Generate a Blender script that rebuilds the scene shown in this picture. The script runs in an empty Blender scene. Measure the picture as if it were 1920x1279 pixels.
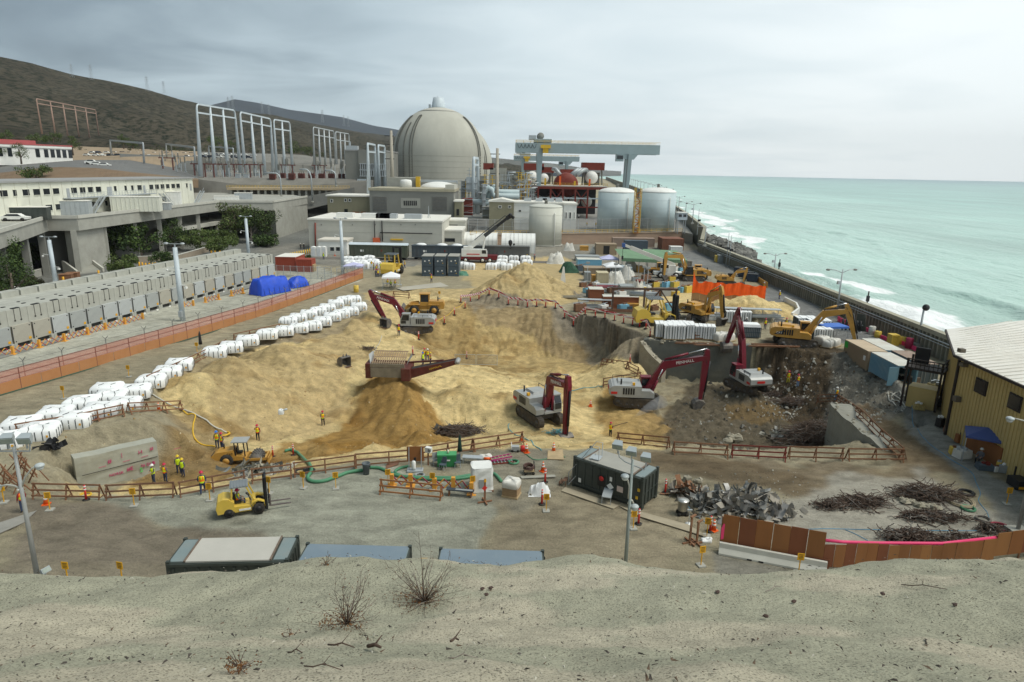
import bpy,bmesh,math,random
import numpy as np
from mathutils import Vector as V_,Matrix,Euler
rnd=random.Random(7)
npr=np.random.RandomState(11)
R=math.radians
cos,sin=math.cos,math.sin
ru=rnd.uniform
class I_:
 def __init__(s,n):s.n=n
 def __setitem__(s,k,v):s.n.inputs[k].default_value=v
scene=bpy.context.scene
C=scene.collection
F,Dm,He,CZ=1240.0,R(14.5),R(1.1),24.0
cd=bpy.data.cameras.new('camera');cam=bpy.data.objects.new('camera',cd);C.objects.link(cam)
cd.sensor_width=36.0;cd.lens=F/1920*36.0;cd.clip_start=0.2;cd.clip_end=90000
_f=V_((0,cos(Dm),-sin(Dm)));_u=V_((0,sin(Dm),cos(Dm)));_r=V_((1,0,0))
_rr=_r*cos(He)+_u*sin(He);_uu=-_r*sin(He)+_u*cos(He)
_m=Matrix((_rr,_uu,-_f)).transposed().to_4x4();_m.translation=(0,0,CZ)
cam.matrix_world=_m
scene.camera=cam
Cr,Dd=R(60),R(105)
w=bpy.data.worlds.new('World');scene.world=w;w.use_nodes=True
nt=w.node_tree;nt.nodes.clear()
def wn(t,**k):
 n=nt.nodes.new(t)
 for a,b in k.items():setattr(n,a,b)
 return n
L=nt.links.new
sky=wn('ShaderNodeTexSky',sky_type='NISHITA',sun_disc=False,sun_elevation=Cr,sun_rotation=Dd)
bg1=wn('ShaderNodeBackground');L(sky.outputs[0],bg1.inputs[0]);I_(bg1)[1]=0.06
tc=wn('ShaderNodeTexCoord');sp=wn('ShaderNodeSeparateXYZ');L(tc.outputs['Generated'],sp.inputs[0])
def wm(op,a,b=None,c=None):
 n=wn('ShaderNodeMath',operation=op)
 for i,v in enumerate((a,b,c)):
  if v is None:continue
  if isinstance(v,(int,float)):I_(n)[i]=v
  else:L(v,n.inputs[i])
 return n.outputs[0]
zz=wm('ADD',wm('MAXIMUM',sp.outputs[2],0.0),0.10)
cx=wm('DIVIDE',sp.outputs[0],zz);cy=wm('DIVIDE',sp.outputs[1],zz)
cb=wn('ShaderNodeCombineXYZ');L(cx,cb.inputs[0]);L(cy,cb.inputs[1])
mp=wn('ShaderNodeMapping');I_(mp)['Scale']=(0.75,0.9,1);I_(mp)['Rotation']=(0,0,R(28));L(cb.outputs[0],mp.inputs[0])
n1=wn('ShaderNodeTexNoise');I_(n1)['Scale']=1.25;I_(n1)['Detail']=7;I_(n1)['Roughness']=0.5;I_(n1)['Distortion']=0.5;L(mp.outputs[0],n1.inputs[0])
n2=wn('ShaderNodeTexNoise');I_(n2)['Scale']=0.3;I_(n2)['Detail']=3;L(mp.outputs[0],n2.inputs[0])
Jf=wm('MULTIPLY_ADD',sp.outputs[0],0.80,0.60)
Jf=wm('SUBTRACT',Jf,wm('MULTIPLY',wm('SUBTRACT',sp.outputs[2],0.12),0.35))
val=wm('ADD',Jf,wm('MULTIPLY',wm('SUBTRACT',n1.outputs[0],0.5),0.55))
val=wm('ADD',val,wm('MULTIPLY',wm('SUBTRACT',n2.outputs[0],0.5),0.35))
Jg=wn('ShaderNodeValToRGB');L(val,Jg.inputs[0])
e=Jg.color_ramp.elements
e[0].position=0.0;e[0].color=(0.085,0.115,0.138,1)
e[1].position=1.0;e[1].color=(0.66,0.705,0.71,1)
for p,c in((0.20,(0.16,0.208,0.242,1)),(0.40,(0.32,0.39,0.425,1)),(0.62,(0.48,0.55,0.575,1))):
 q=e.new(p);q.color=c
bg2=wn('ShaderNodeBackground');L(Jg.outputs[0],bg2.inputs[0]);I_(bg2)[1]=1.0
mx=wn('ShaderNodeMixShader');I_(mx)[0]=0.9
L(bg1.outputs[0],mx.inputs[1]);L(bg2.outputs[0],mx.inputs[2])
wo=wn('ShaderNodeOutputWorld');L(mx.outputs[0],wo.inputs[0])
sd=bpy.data.lights.new('sun','SUN');sun=bpy.data.objects.new('sun',sd);C.objects.link(sun)
sd.energy=1.5;sd.angle=R(22);sd.color=(1.0,0.965,0.87)
_d=V_((sin(Dd)*cos(Cr),cos(Dd)*cos(Cr),sin(Cr)))
sun.rotation_euler=_d.to_track_quat('Z','Y').to_euler();sun.location=_d*300
vs=scene.view_settings;vs.view_transform='Standard';vs.look='None';vs.exposure=0.72;vs.gamma=1
def ray(px,py):
 u=(px-960)/F;v=(639.5-py)/F
 return _f+_rr*u+_uu*v
def P(px,py,z=0.0):
 d=ray(px,py);t=(z-CZ)/d.z
 return V_((0,0,CZ))+d*t
def PD(px,py,Y):
 d=ray(px,py);return V_((0,0,CZ))+d*(Y/d.y)
Jh={}
def mat(name,col,rough=0.7,var=0.12,scale=1.5,metal=0.0,bump=0.0,grime=0.0,gcol=(0.10,0.08,0.06),gscale=0.35,stretch=None,emit=0.0,alpha=1.0,spec=0.35):
 if name in Jh:return Jh[name]
 m=bpy.data.materials.new(name);m.use_nodes=True;t=m.node_tree;N=t.nodes;LK=t.links.new
 b=N['Principled BSDF'];I_(b)['Roughness']=rough;I_(b)['Metallic']=metal
 I_(b)['Specular IOR Level']=spec
 co=N.new('ShaderNodeTexCoord');src=co.outputs['Object']
 if stretch:
  mp=N.new('ShaderNodeMapping');I_(mp)['Scale']=stretch;LK(src,mp.inputs[0]);src=mp.outputs[0]
 no=N.new('ShaderNodeTexNoise');I_(no)['Scale']=scale;I_(no)['Detail']=5;I_(no)['Roughness']=0.65;LK(src,no.inputs[0])
 mr=N.new('ShaderNodeMapRange');I_(mr)[1]=0.3;I_(mr)[2]=0.7;I_(mr)[3]=1-var;I_(mr)[4]=1+var;LK(no.outputs[0],mr.inputs[0])
 mu=N.new('ShaderNodeMix');mu.data_type='RGBA';mu.blend_type='MULTIPLY';I_(mu)[0]=1
 I_(mu)[6]=(*col,1);LK(mr.outputs[0],mu.inputs[7]);out=mu.outputs[2]
 if grime>0:
  n2=N.new('ShaderNodeTexNoise');I_(n2)['Scale']=gscale;I_(n2)['Detail']=8;I_(n2)['Roughness']=0.7;LK(src,n2.inputs[0])
  m2=N.new('ShaderNodeMapRange');I_(m2)[1]=0.45;I_(m2)[2]=0.75;I_(m2)[3]=0;I_(m2)[4]=grime;LK(n2.outputs[0],m2.inputs[0])
  mg=N.new('ShaderNodeMix');mg.data_type='RGBA';LK(m2.outputs[0],mg.inputs[0]);LK(out,mg.inputs[6]);I_(mg)[7]=(*gcol,1);out=mg.outputs[2]
 LK(out,b.inputs['Base Color'])
 if bump>0:
  bp=N.new('ShaderNodeBump');I_(bp)['Strength']=1;I_(bp)['Distance']=bump;LK(no.outputs[0],bp.inputs['Height']);LK(bp.outputs[0],b.inputs['Normal'])
 if alpha<1:I_(b)['Alpha']=alpha
 if emit>0:I_(b)['Emission Color']=(*col,1);I_(b)['Emission Strength']=emit
 Jh[name]=m
 return m
def frame(a,b):
 d=(V_(b)-V_(a));l=d.length or 1e-6;d/=l
 s=d.cross(V_((0,0,1)))
 if s.length<1e-4:s=V_((1,0,0))
 s.normalize();return d,s,s.cross(d).normalized(),l
class MB:
 def __init__(s):s.v=[];s.f=[];s.m=[];s.s=[]
 def add(s,vs,fs,mi=0,sm=False):
  o=len(s.v);s.v+=[tuple(p)for p in vs];s.f+=[tuple(i+o for i in f)for f in fs];s.m+=[mi]*len(fs);s.s+=[sm]*len(fs);return s
 def box(s,c,d,rz=0,mi=0,top=1.0,rx=0,ry=0):
  x,y,z=d[0]/2,d[1]/2,d[2]/2
  vs=[(-x,-y,-z),(x,-y,-z),(x,y,-z),(-x,y,-z),(-x*top,-y*top,z),(x*top,-y*top,z),(x*top,y*top,z),(-x*top,y*top,z)]
  if rz or rx or ry:
   m=Euler((rx,ry,rz)).to_matrix();vs=[m@V_(v)for v in vs]
  return s.add([(v[0]+c[0],v[1]+c[1],v[2]+c[2])for v in vs],[(0,3,2,1),(4,5,6,7),(0,1,5,4),(1,2,6,5),(2,3,7,6),(3,0,4,7)],mi)
 def bar(s,a,b,w,h=None,mi=0,w2=None,h2=None):
  h=h or w;w2=w2 or w;h2=h2 or h;d,sd,up,l=frame(a,b);a=V_(a);b=V_(b)
  vs=[]
  for p,ww,hh in((a,w,h),(b,w2,h2)):
   for i,j in((-1,-1),(1,-1),(1,1),(-1,1)):vs.append(p+sd*(i*ww/2)+up*(j*hh/2))
  return s.add(vs,[(0,1,2,3),(7,6,5,4),(0,4,5,1),(1,5,6,2),(2,6,7,3),(3,7,4,0)],mi)
 def tube(s,pts,r,n=6,mi=0,sm=True,cap=True):
  pts=[V_(p)for p in pts];k=len(pts);rs=r if isinstance(r,(list,tuple))else[r]*k
  vs=[];fs=[]
  ref=None
  for i,p in enumerate(pts):
   d=(pts[min(i+1,k-1)]-pts[max(i-1,0)]);d=d.normalized()if d.length>1e-9 else V_((0,0,1))
   if ref is None:
    ref=d.cross(V_((0,0,1)))
    if ref.length<1e-3:ref=V_((1,0,0))
   ref=ref-d*ref.dot(d);ref.normalize();u=d.cross(ref)
   for j in range(n):
    a=2*math.pi*j/n;vs.append(p+(ref*cos(a)+u*sin(a))*rs[i])
  for i in range(k-1):
   for j in range(n):fs.append((i*n+j,i*n+(j+1)%n,(i+1)*n+(j+1)%n,(i+1)*n+j))
  if cap:fs+=[tuple(range(n))[::-1],tuple((k-1)*n+j for j in range(n))]
  return s.add(vs,fs,mi,sm)
 def cyl(s,a,b,r,r2=None,n=12,mi=0,sm=True):return s.tube([a,b],[r,r if r2 is None else r2],n,mi,sm)
 def lathe(s,prof,n=16,c=(0,0,0),mi=0,sm=True):
  vs=[];fs=[]
  for r_,z in prof:
   for j in range(n):
    a=2*math.pi*j/n;vs.append((c[0]+r_*cos(a),c[1]+r_*sin(a),c[2]+z))
  k=len(prof)
  for i in range(k-1):
   for j in range(n):fs.append((i*n+j,i*n+(j+1)%n,(i+1)*n+(j+1)%n,(i+1)*n+j))
  fs+=[tuple(range(n))[::-1],tuple((k-1)*n+j for j in range(n))]
  return s.add(vs,fs,mi,sm)
 def sph(s,c,r,n=10,mi=0,sq=(1,1,1)):
  pr=[(max(1e-4,r*sin(math.pi*i/(n//2+1))),-r*cos(math.pi*i/(n//2+1)))for i in range(n//2+2)]
  o=len(s.v);s.lathe(pr,n,(0,0,0),mi)
  for i in range(o,len(s.v)):
   v=s.v[i];s.v[i]=(v[0]*sq[0]+c[0],v[1]*sq[1]+c[1],v[2]*sq[2]+c[2])
  return s
 def prism(s,pts,lo,hi,ax='y',mi=0):
  def q(p,t):return{'y':(p[0],t,p[1]),'x':(t,p[0],p[1]),'z':(p[0],p[1],t)}[ax]
  n=len(pts);vs=[q(p,lo)for p in pts]+[q(p,hi)for p in pts]
  fs=[tuple(range(n)),tuple(range(2*n-1,n-1,-1))]+[(i,i+n,(i+1)%n+n,(i+1)%n)for i in range(n)]
  return s.add(vs,fs,mi)
 def quad(s,*p,mi=0):return s.add(p,[tuple(range(len(p)))],mi)
 def xf(s,M_):
  s.v=[tuple(M_@V_(v))for v in s.v];return s
 def b(s,name,mats,parent=None,loc=None,rz=0):
  me=bpy.data.meshes.new(name);me.from_pydata(s.v,[],s.f)
  mats=mats if isinstance(mats,(list,tuple))else[mats]
  for m in mats:me.materials.append(m)
  if len(mats)>1:me.polygons.foreach_set('material_index',s.m)
  me.polygons.foreach_set('use_smooth',s.s)
  bm=bmesh.new();bm.from_mesh(me);bmesh.ops.recalc_face_normals(bm,faces=bm.faces);bm.to_mesh(me);bm.free()
  o=bpy.data.objects.new(name,me);C.objects.link(o)
  if parent is not None:o.parent=parent
  if loc is not None:o.location=loc
  if rz:o.rotation_euler.z=rz
  return o
def tag(o,label,cat,group=None):
 o['label']=label;o['category']=cat
 if group:o['group']=group
 return o
def Au(o,kind='structure'):o['kind']=kind;return o
def Aa(name,label,cat,loc=(0,0,0),rz=0,group=None):
 o=bpy.data.objects.new(name,None);C.objects.link(o);o.empty_display_size=0.3
 o.location=loc;o.rotation_euler=(0,0,rz)
 return tag(o,label,cat,group)
Ji={}
def dup(root,loc,rz=0,label=None,group=None,scale=None):
 r=root.copy();C.objects.link(r);r.location=loc;r.rotation_euler=(0,0,rz)
 if label:r['label']=label
 if group:r['group']=group
 if scale:r.scale=scale
 if root.name not in Ji:Ji[root.name]=[(c,[g for g in bpy.data.objects if g.parent==c])for c in bpy.data.objects if c.parent==root]
 for c,gs in Ji[root.name]:
  k=c.copy();C.objects.link(k);k.parent=r
  for g in gs:
   d=g.copy();C.objects.link(d);d.parent=k
 return r
class Rep:
 def __init__(s,maker):s.maker=maker;s.proto=None
 def __call__(s,loc,rz=0,label=None,group=None,scale=None):
  if s.proto is None:
   s.proto=s.maker();s.proto.location=loc;s.proto.rotation_euler=(0,0,rz)
   if label:s.proto['label']=label
   if group:s.proto['group']=group
   if scale:s.proto.scale=scale
   return s.proto
  return dup(s.proto,loc,rz,label,group,scale or(1,1,1))
ORD='first second third fourth fifth sixth seventh eighth ninth tenth eleventh twelfth thirteenth fourteenth fifteenth sixteenth seventeenth eighteenth nineteenth twentieth twenty-first twenty-second twenty-third twenty-fourth twenty-fifth twenty-sixth twenty-seventh twenty-eighth twenty-ninth thirtieth thirty-first thirty-second'.split()
def De(s,size,m,parent,loc,rot,depth=0.01,name='lettering'):
 cu=bpy.data.curves.new(name,'FONT');cu.body=s;cu.size=size;cu.extrude=depth;cu.align_x='CENTER';cu.align_y='CENTER';cu.resolution_u=2
 t=bpy.data.objects.new(name,cu);C.objects.link(t)
 dg=bpy.context.evaluated_depsgraph_get();me=bpy.data.meshes.new_from_object(t.evaluated_get(dg));bpy.data.objects.remove(t)
 me.materials.clear();me.materials.append(m)
 o=bpy.data.objects.new(name,me);C.objects.link(o);o.parent=parent;o.location=loc;o.rotation_euler=rot
 return o
def fbm(x,y,seed,octs=5,lac=2.0,gain=0.5):
 """value noise, vectorised"""
 out=np.zeros(np.broadcast(x,y).shape);amp=1.0
 for o in range(octs):
  rs=np.random.RandomState(seed+o*17);T=rs.rand(64,64)
  xi=np.floor(x).astype(int);yi=np.floor(y).astype(int);fx=x-xi;fy=y-yi
  fx=fx*fx*(3-2*fx);fy=fy*fy*(3-2*fy)
  a=T[xi%64,yi%64];b=T[(xi+1)%64,yi%64];c=T[xi%64,(yi+1)%64];d=T[(xi+1)%64,(yi+1)%64]
  out+=amp*((a*(1-fx)+b*fx)*(1-fy)+(c*(1-fx)+d*fx)*fy-0.5)
  amp*=gain;x=x*lac+5.3;y=y*lac+9.1
 return out
def Az(x,y,poly):
 r=np.zeros(x.shape,bool);n=len(poly)
 for i in range(n):
  x0,y0=poly[i];x1,y1=poly[(i+1)%n]
  c=((y0>y)!=(y1>y))&(x<(x1-x0)*(y-y0)/(y1-y0+1e-12)+x0)
  r^=c
 return r
CP=[]
def cp(z,*pts):
 for p in pts:CP.append((*P(p[0],p[1],z)[:2],z))
cp(0,(0,905),(65,935),(150,938),(250,935),(345,925),(430,903),(540,888),(620,873),(700,862),(800,855),(900,842),(980,836),(1165,838),(1250,848),(1350,860),(1450,866),(1560,868),(1690,872),(60,1000),(300,990),(600,990),(900,960),(1200,960),(1500,960),(1800,960),(700,900),(1100,880),(1400,890),(1750,880),(100,1060),(900,1060),(1500,1050),(95,850),(150,820),(240,765),(330,700),(400,655),(480,625),(580,600),(690,570),(730,535),(830,548),(870,562),(960,570),(1050,583),(1130,600),(1195,625),(1300,645),(1410,652),(1450,655),(1530,668),(1600,685),(1660,720),(1700,760),(1720,800),(1700,840),(0,760),(0,840),(200,700),(400,620),(600,560),(800,510),(1000,520),(1200,540),(1400,590),(1600,630),(1700,690),(1780,840),(1850,900),(900,470),(1250,480),(650,500),(480,560),(1500,610),(1100,560))
cp(0.3,(170,790),(260,790))
cp(-3.6,(200,905),(300,895),(345,885),(400,876),(250,905))
cp(-4.4,(470,848),(440,868));cp(-4.9,(484,825),(560,828));cp(-5.4,(606,798),(660,800),(640,830),(720,835),(830,825),(900,812))
cp(-1.6,(330,800),(300,840));cp(-3.0,(370,820));cp(-3.4,(400,790))
cp(-1.0,(470,640),(560,640),(640,640));cp(-2.0,(770,628),(720,640));cp(-2.8,(801,678),(760,680),(650,690));cp(-3.0,(680,715))
cp(-1.6,(840,600));cp(-4.8,(860,668),(820,650));cp(-5.8,(900,676),(960,680),(1040,682),(1100,680),(990,700),(1080,705));cp(-3.2,(1000,630),(900,620),(1080,640));cp(-4.2,(1140,668));cp(-1.8,(1150,640));cp(-2.6,(1190,690));cp(-2.2,(1160,678))
cp(-3.6,(850,715),(800,730));cp(-4.8,(1000,735),(1090,720),(930,760));cp(-5.2,(1010,795),(1060,770),(960,800));cp(-6.0,(1140,760),(1220,775),(1110,800));cp(-6.4,(1145,818));cp(-3.0,(1050,823));cp(-4.2,(930,815))
cp(-6.2,(1290,790),(1330,770),(1350,805),(1280,820),(1420,800),(1480,800));cp(-6.4,(1400,835),(1500,830));cp(-5.0,(1260,700),(1350,715),(1400,738),(1440,735));cp(-5.2,(1475,722),(1500,728));cp(-3.4,(1560,735));cp(-2.0,(1620,760));cp(-5.0,(1540,770));cp(-1.0,(1660,790))
CP=np.array(CP)
def tps(cps,lam=0.6):
 n=len(cps);d=np.hypot(cps[:,None,0]-cps[None,:,0],cps[:,None,1]-cps[None,:,1])
 K=np.where(d>0,d*d*np.log(d+1e-9),0)+np.eye(n)*lam
 Q=np.c_[np.ones(n),cps[:,:2]];A=np.r_[np.c_[K,Q],np.c_[Q.T,np.zeros((3,3))]]
 return np.linalg.solve(A,np.r_[cps[:,2],0,0,0])
def Cw(cps,wts,x,y):
 out=wts[-3]+wts[-2]*x+wts[-1]*y
 for i in range(len(cps)):
  r2=(x-cps[i,0])**2+(y-cps[i,1])**2
  out=out+wts[i]*0.5*r2*np.log(r2+1e-9)
 return out
def Bj(pts,z=0.0):return[tuple(P(a,b,z)[:2])for a,b in pts]
PIT=Bj([(20,925),(65,937),(150,939),(250,936),(345,926),(430,904),(540,889),(620,874),(700,863),(800,856),(900,843),(980,837),(1165,839),(1250,849),(1350,861),(1450,867),(1560,869),(1690,873),(1760,860),(1740,790),(1700,735),(1610,678),(1530,662),(1450,650),(1410,646),(1300,640),(1195,622),(1130,597),(1050,580),(960,567),(870,559),(820,545),(730,540),(690,566),(580,596),(480,621),(400,651),(330,696),(240,761),(150,816),(80,850)])
CUTS=[(Bj([(862,674),(930,668),(1010,669),(1095,671),(1122,680),(1080,708),(960,706),(895,697),(855,690)],-6.6),-6.6,.82),(Bj([(1203,704),(1403,717),(1412,760),(1420,850),(1300,850),(1252,828),(1238,770),(1232,730)],-5.6),-5.7,1.6),(Bj([(1400,722),(1440,738),(1535,792),(1553,814),(1580,845),(1540,855),(1405,852)],-5.6),-5.6,.8),(Bj([(172,908),(299,875),(335,862),(405,862),(440,878),(410,900),(345,916),(230,932),(180,928)],-3.8),-3.8,1.3),(Bj([(555,816),(606,790),(665,795),(720,832),(640,838),(560,832)],-5.4),-5.4,.55)]
LATE=[(1400,730,-4.3,.5,1.8,1,1),(1046,686,-3.4,0.66,0.4,1,1),(868,699,-2.6,0.66,0.3,1,1),(608,832,-3.2,0.58,0.4,1,1),(702,828,-2.4,0.58,0.4,1,1),(1310,790,-5.2,.3,1,1.5,1)]
def smin(a,b,k):
 h=np.clip(0.5+0.5*(b-a)/k,0,1);return b*(1-h)+a*h-k*h*(1-h)
PILES=[(720,706,-0.2,0.70,1.2,1,1),(700,768,-2.9,0.62,1.0,1.3,1),(792,806,-3.0,0.62,0.8,1,1),(655,742,-2.4,0.6,1.5,1,1),(430,668,1.2,0.55,2.5,1,1),(525,648,1.0,0.60,2.5,1.5,1),(365,695,0.9,0.55,2.0,1,1),(590,665,-0.3,0.6,1.5,1,1),(480,720,-1.8,0.55,1.5,1.2,1),(875,722,-2.4,0.62,1.2,1.3,1),(950,735,-3.3,0.6,1.2,1.2,1),(735,695,-0.9,0.62,.5,1,1),(664,600,0.7,0.62,.8,1.1,1),(690,585,0.4,.6,1,1,1),(1190,775,-5.1,.35,2.0,1.5,1),(985,490,6.3,0.64,.9,1,1),(950,512,4.6,0.62,.8,1,1),(1000,522,4.0,.62,.8,1,1),(1040,520,3.4,.6,.8,1,1),(1405,553,3.7,0.60,0.8,1.5,1),(1360,560,2.8,.6,0.8,1.3,1),(1450,566,1.9,.6,.8,1,1),(1255,570,0.7,.3,1.0,1,1),(1225,560,0.6,.3,1,1.3,1),(1530,658,1.2,.45,1.5,1.6,1),(1575,680,.6,.45,1.2,1.2,1),(1545,700,-1.6,.5,1.0,1.2,1),(1255,800,-5.0,.5,1,1,1)]
WT=tps(CP)
def Gi(x,y):
 """height of the worked ground"""
 Df=(x>-64)&(x<58)&(y>34)&(y<135)
 z=np.zeros(x.shape);xi,yi=x[Df],y[Df]
 q=Cw(CP,WT,xi,yi)
 dx=fbm(xi*.22,yi*.22,3,3)*1.6;dy=fbm(xi*.22,yi*.22,5,3)*1.6
 m=Az(xi+dx*.4,yi+dy*.4,PIT)
 q=np.where(m,np.clip(q,-7.2,0.9),np.clip(q,-0.12,0.12))
 z[Df]=q
 wob=fbm(x*.35,y*.35,21,4)
 def Dn(lst):
  for px,py,h,sl,rd,ex,ey in lst:
   c=P(px,py,h)
   Dz=(np.abs(x-c.x)<22)&(np.abs(y-c.y)<22)
   if not Dz.any():continue
   xx,yy=x[Dz],y[Dz];a=np.arctan2(yy-c.y,xx-c.x)
   d=np.hypot((xx-c.x)/ex,(yy-c.y)/ey)
   d=d*(1+0.13*fbm(a*6+19,d*.12+px,31,4))+wob[Dz]*.6
   ph=h-sl*(np.sqrt(np.maximum(d,0)**2+rd*rd*.3)-rd*.55)
   z[Dz]=-smin(-z[Dz],-ph,0.15)
 Dn(PILES)
 for pl,zc,sl in CUTS:
  d=np.full(x.shape,99.0);n=len(pl)
  sel=(x>min(p[0]for p in pl)-14)&(x<max(p[0]for p in pl)+14)&(y>min(p[1]for p in pl)-14)&(y<max(p[1]for p in pl)+14);xs,ys=x[sel],y[sel];ds=np.full(xs.shape,99.0)
  for i in range(n):
   ax,ay=pl[i];bx_,by_=pl[(i+1)%n];ex,ey=bx_-ax,by_-ay;t=np.clip(((xs-ax)*ex+(ys-ay)*ey)/(ex*ex+ey*ey+1e-9),0,1);ds=np.minimum(ds,np.hypot(xs-ax-t*ex,ys-ay-t*ey))
  ds=np.where(Az(xs,ys,pl),0,ds*(1+.35*fbm(xs*.3,ys*.3,33,3)));z[sel]=np.minimum(z[sel],zc+sl*ds+.15*fbm(xs*.5,ys*.5,35,3))
 pin=Az(x+fbm(x*.3,y*.3,37,3)*.8,y+fbm(x*.3,y*.3,39,3)*.8,PIT);z[:]=np.where(pin,z,np.maximum(z,-.12))
 Dn(LATE)
 wa_,wb2=P(160,910,-3.5),P(297,875,-3.5);wn=V_((wa_.y-wb2.y,wb2.x-wa_.x,0)).normalized();fm=Az(x,y,[tuple(q[:2])for q in(wa_+wn*.5,wb2+wn*.5,wb2+wn*6,wa_+wn*6)]);z[fm]=np.maximum(z[fm],-1.05)
 fl=Bj([(1563,764),(1668,852),(1700,864),(1750,850),(1720,790),(1640,750)],-.5);fm=Az(x,y,fl);z[fm]=np.maximum(z[fm],-.5)
 return z
def Ga(x,y):
 return Az(x,y,PIT)
Dp=[(-200,58.8),(211,58.8),(216,60.5),(305,76),(430,95),(780,138),(2300,306),(7000,500),(40000,3000)]
def xw(y):return np.interp(y,[p[0]for p in Dp],[p[1]for p in Dp])
GS=.27
fx=np.arange(-62,58.71,GS)
gx=np.r_[-5000,-3000,-1500,-900,-600,-420,-300,-230,-180,-150,-130,np.arange(-115,-62,3.0),fx,58.8,59.6,60.2,61.0]
fy=np.arange(36,141,GS)
gy=np.r_[-60,-20,0,15,25,31,fy,np.arange(142,240,2.5),250,270,300,340,400,500,640,780,1000,1400,2300,4000,6500]
U,V=np.meshgrid(gx,gy)
GXX=np.where(U>0,U*xw(V)/58.8,U);GXX=np.where(U>59.2,xw(V)+(U-58.8),GXX);GYY=V
ZZ=Gi(GXX,GYY)
mask=Ga(GXX,GYY)
pm=mask.astype(float)
for _ in range(3):pm=(pm+np.roll(pm,1,0)+np.roll(pm,-1,0)+np.roll(pm,1,1)+np.roll(pm,-1,1))/5
gy_,gx_=np.gradient(ZZ);Hx=np.clip(np.hypot(gx_,gy_)/GS,0,1.2)
Jj=np.clip(ZZ*2,0,1)*(GYY<160)*(GXX<58)
rough=np.maximum(pm,Jj)
ridg=np.abs(fbm(GXX*.5,GYY*.5,41,4));rill=np.abs(fbm(GXX*1.1+fbm(GXX*.3,GYY*.3,8,2)*2,GYY*.16,51,3))
ZZ+=rough*(fbm(GXX*.3,GYY*.3,61,5)*.42+(ridg-.12)*.6*(0.3+Hx)-rill*2.0*np.clip(Hx-.25,0,1)+fbm(GXX*1.3,GYY*1.3,71,3)*.15)
ZZ+=(1-rough)*fbm(GXX*.4,GYY*.4,81,4)*.07*((GYY<141)&(GXX>-62)&(GXX<58.6))
scp=fbm(GXX*.17,GYY*.24,131,5)*6;sc2=scp-np.floor(scp);ZZ+=rough*.20*(np.floor(scp)+np.clip((sc2-.86)/.14,0,1)-scp)
rubz=Az(GXX,GYY,Bj([(1235,790),(1300,720),(1440,720),(1500,735),(1590,750),(1570,840),(1300,845),(1240,825)],-5.5))|Az(GXX,GYY,Bj([(1440,655),(1600,680),(1700,740),(1640,790),(1500,745)],-1))
ZZ+=rubz*(np.abs(fbm(GXX*1.3,GYY*1.3,91,4))*.9-.12)
ZZ[U>59.2]=-1.5;ZZ[U>59.9]=-9;ZZ[U>60.5]=-14
SAND,SAND2,OCH=(.64,.495,.245),(.53,.40,.195),(.30,.165,.04)
DIRT,DIRTD,CONC,PADC,ASPH,RUB,BRN=(.33,.288,.195),(.20,.17,.125),(.35,.35,.28),(.43,.42,.345),(.165,.167,.152),(.115,.094,.064),(.165,.115,.065)
col=np.zeros(U.shape+(3,));col[:]=DIRT
jx=GXX+fbm(GXX*.25,GYY*.25,101,4)*3.0;jy=GYY+fbm(GXX*.25,GYY*.25,103,4)*3.0
def Ah(poly,c,a=1.0,jit=1.0,z=0.0,blur=1):
 pl=Bj(poly,z);m=Az(GXX+(jx-GXX)*jit,GYY+(jy-GYY)*jit,pl).astype(float)
 for _ in range(blur):m=(m*2+np.roll(m,1,0)+np.roll(m,-1,0)+np.roll(m,1,1)+np.roll(m,-1,1))/6
 m=(m*a)[...,None];col[:]=col*(1-m)+np.array(c)*m
m=(GXX<-58)|((GYY>165)&(GXX<-25));col[m]=ASPH
Ah([(-90,690),(60,640),(515,505),(600,500),(640,520),(681,525),(480,596),(150,697),(0,740),(-150,785)],PADC,1,0,blur=0)
Ah([(470,470),(620,500),(690,505),(900,485),(1000,500),(1100,480),(1300,470),(1300,455),(560,455)],(.24,.225,.19),.9)
Ah([(1180,475),(1320,468),(1760,690),(1600,650),(1440,600),(1430,530),(1330,505)],(.205,.205,.195),1,.4)
Ah([(1000,500),(1200,480),(1330,520),(1300,540),(1080,560)],(.25,.235,.205),.8)
Ah([(860,490),(1060,480),(1110,540),(1060,575),(880,580),(700,590),(690,550),(760,540),(880,540)],SAND2,.85,1.0)
Ah([(1180,555),(1340,545),(1480,570),(1500,605),(1300,590),(1190,580)],SAND,1,.8)
Ah([(120,905),(130,858),(285,815),(320,790),(335,765),(290,725),(395,648),(560,630),(690,575),(760,548),(870,562),(1000,575),(1130,600),(1208,630),(1210,700),(1240,790),(1255,842),(1160,840),(980,840),(700,866),(540,885),(430,905),(340,935),(200,935)],SAND,1,.5)
Ah([(360,700),(430,655),(560,640),(660,590),(700,600),(640,700),(560,740),(420,760)],(.475,.355,.18),.8,1)
Ah([(330,690),(480,630),(600,600),(700,565),(720,585),(600,625),(480,640),(340,712)],(.30,.245,.16),.75,.7)
Ah([(860,558),(1000,570),(1130,595),(1215,626),(1200,641),(1100,609),(980,586),(880,580)],(.25,.215,.165),.85,.5)
Ah([(590,790),(650,755),(720,690),(790,740),(870,830),(800,850),(690,845),(600,830)],OCH,.88,.8,-3.2,2)
Ah([(640,720),(740,690),(800,760),(700,780)],(.34,.215,.075),.6,1,-2,2)
Ah([(440,870),(600,810),(760,835),(700,865),(500,900)],OCH,.75,1,-4.8,2)
Ah([(230,915),(330,860),(430,850),(520,850),(500,890),(350,920)],(.27,.165,.06),.85,.8,-4,2)
Ah([(300,790),(380,780),(410,830),(350,870),(310,860)],(.29,.205,.10),.7,1,-2.5,2)
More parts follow.
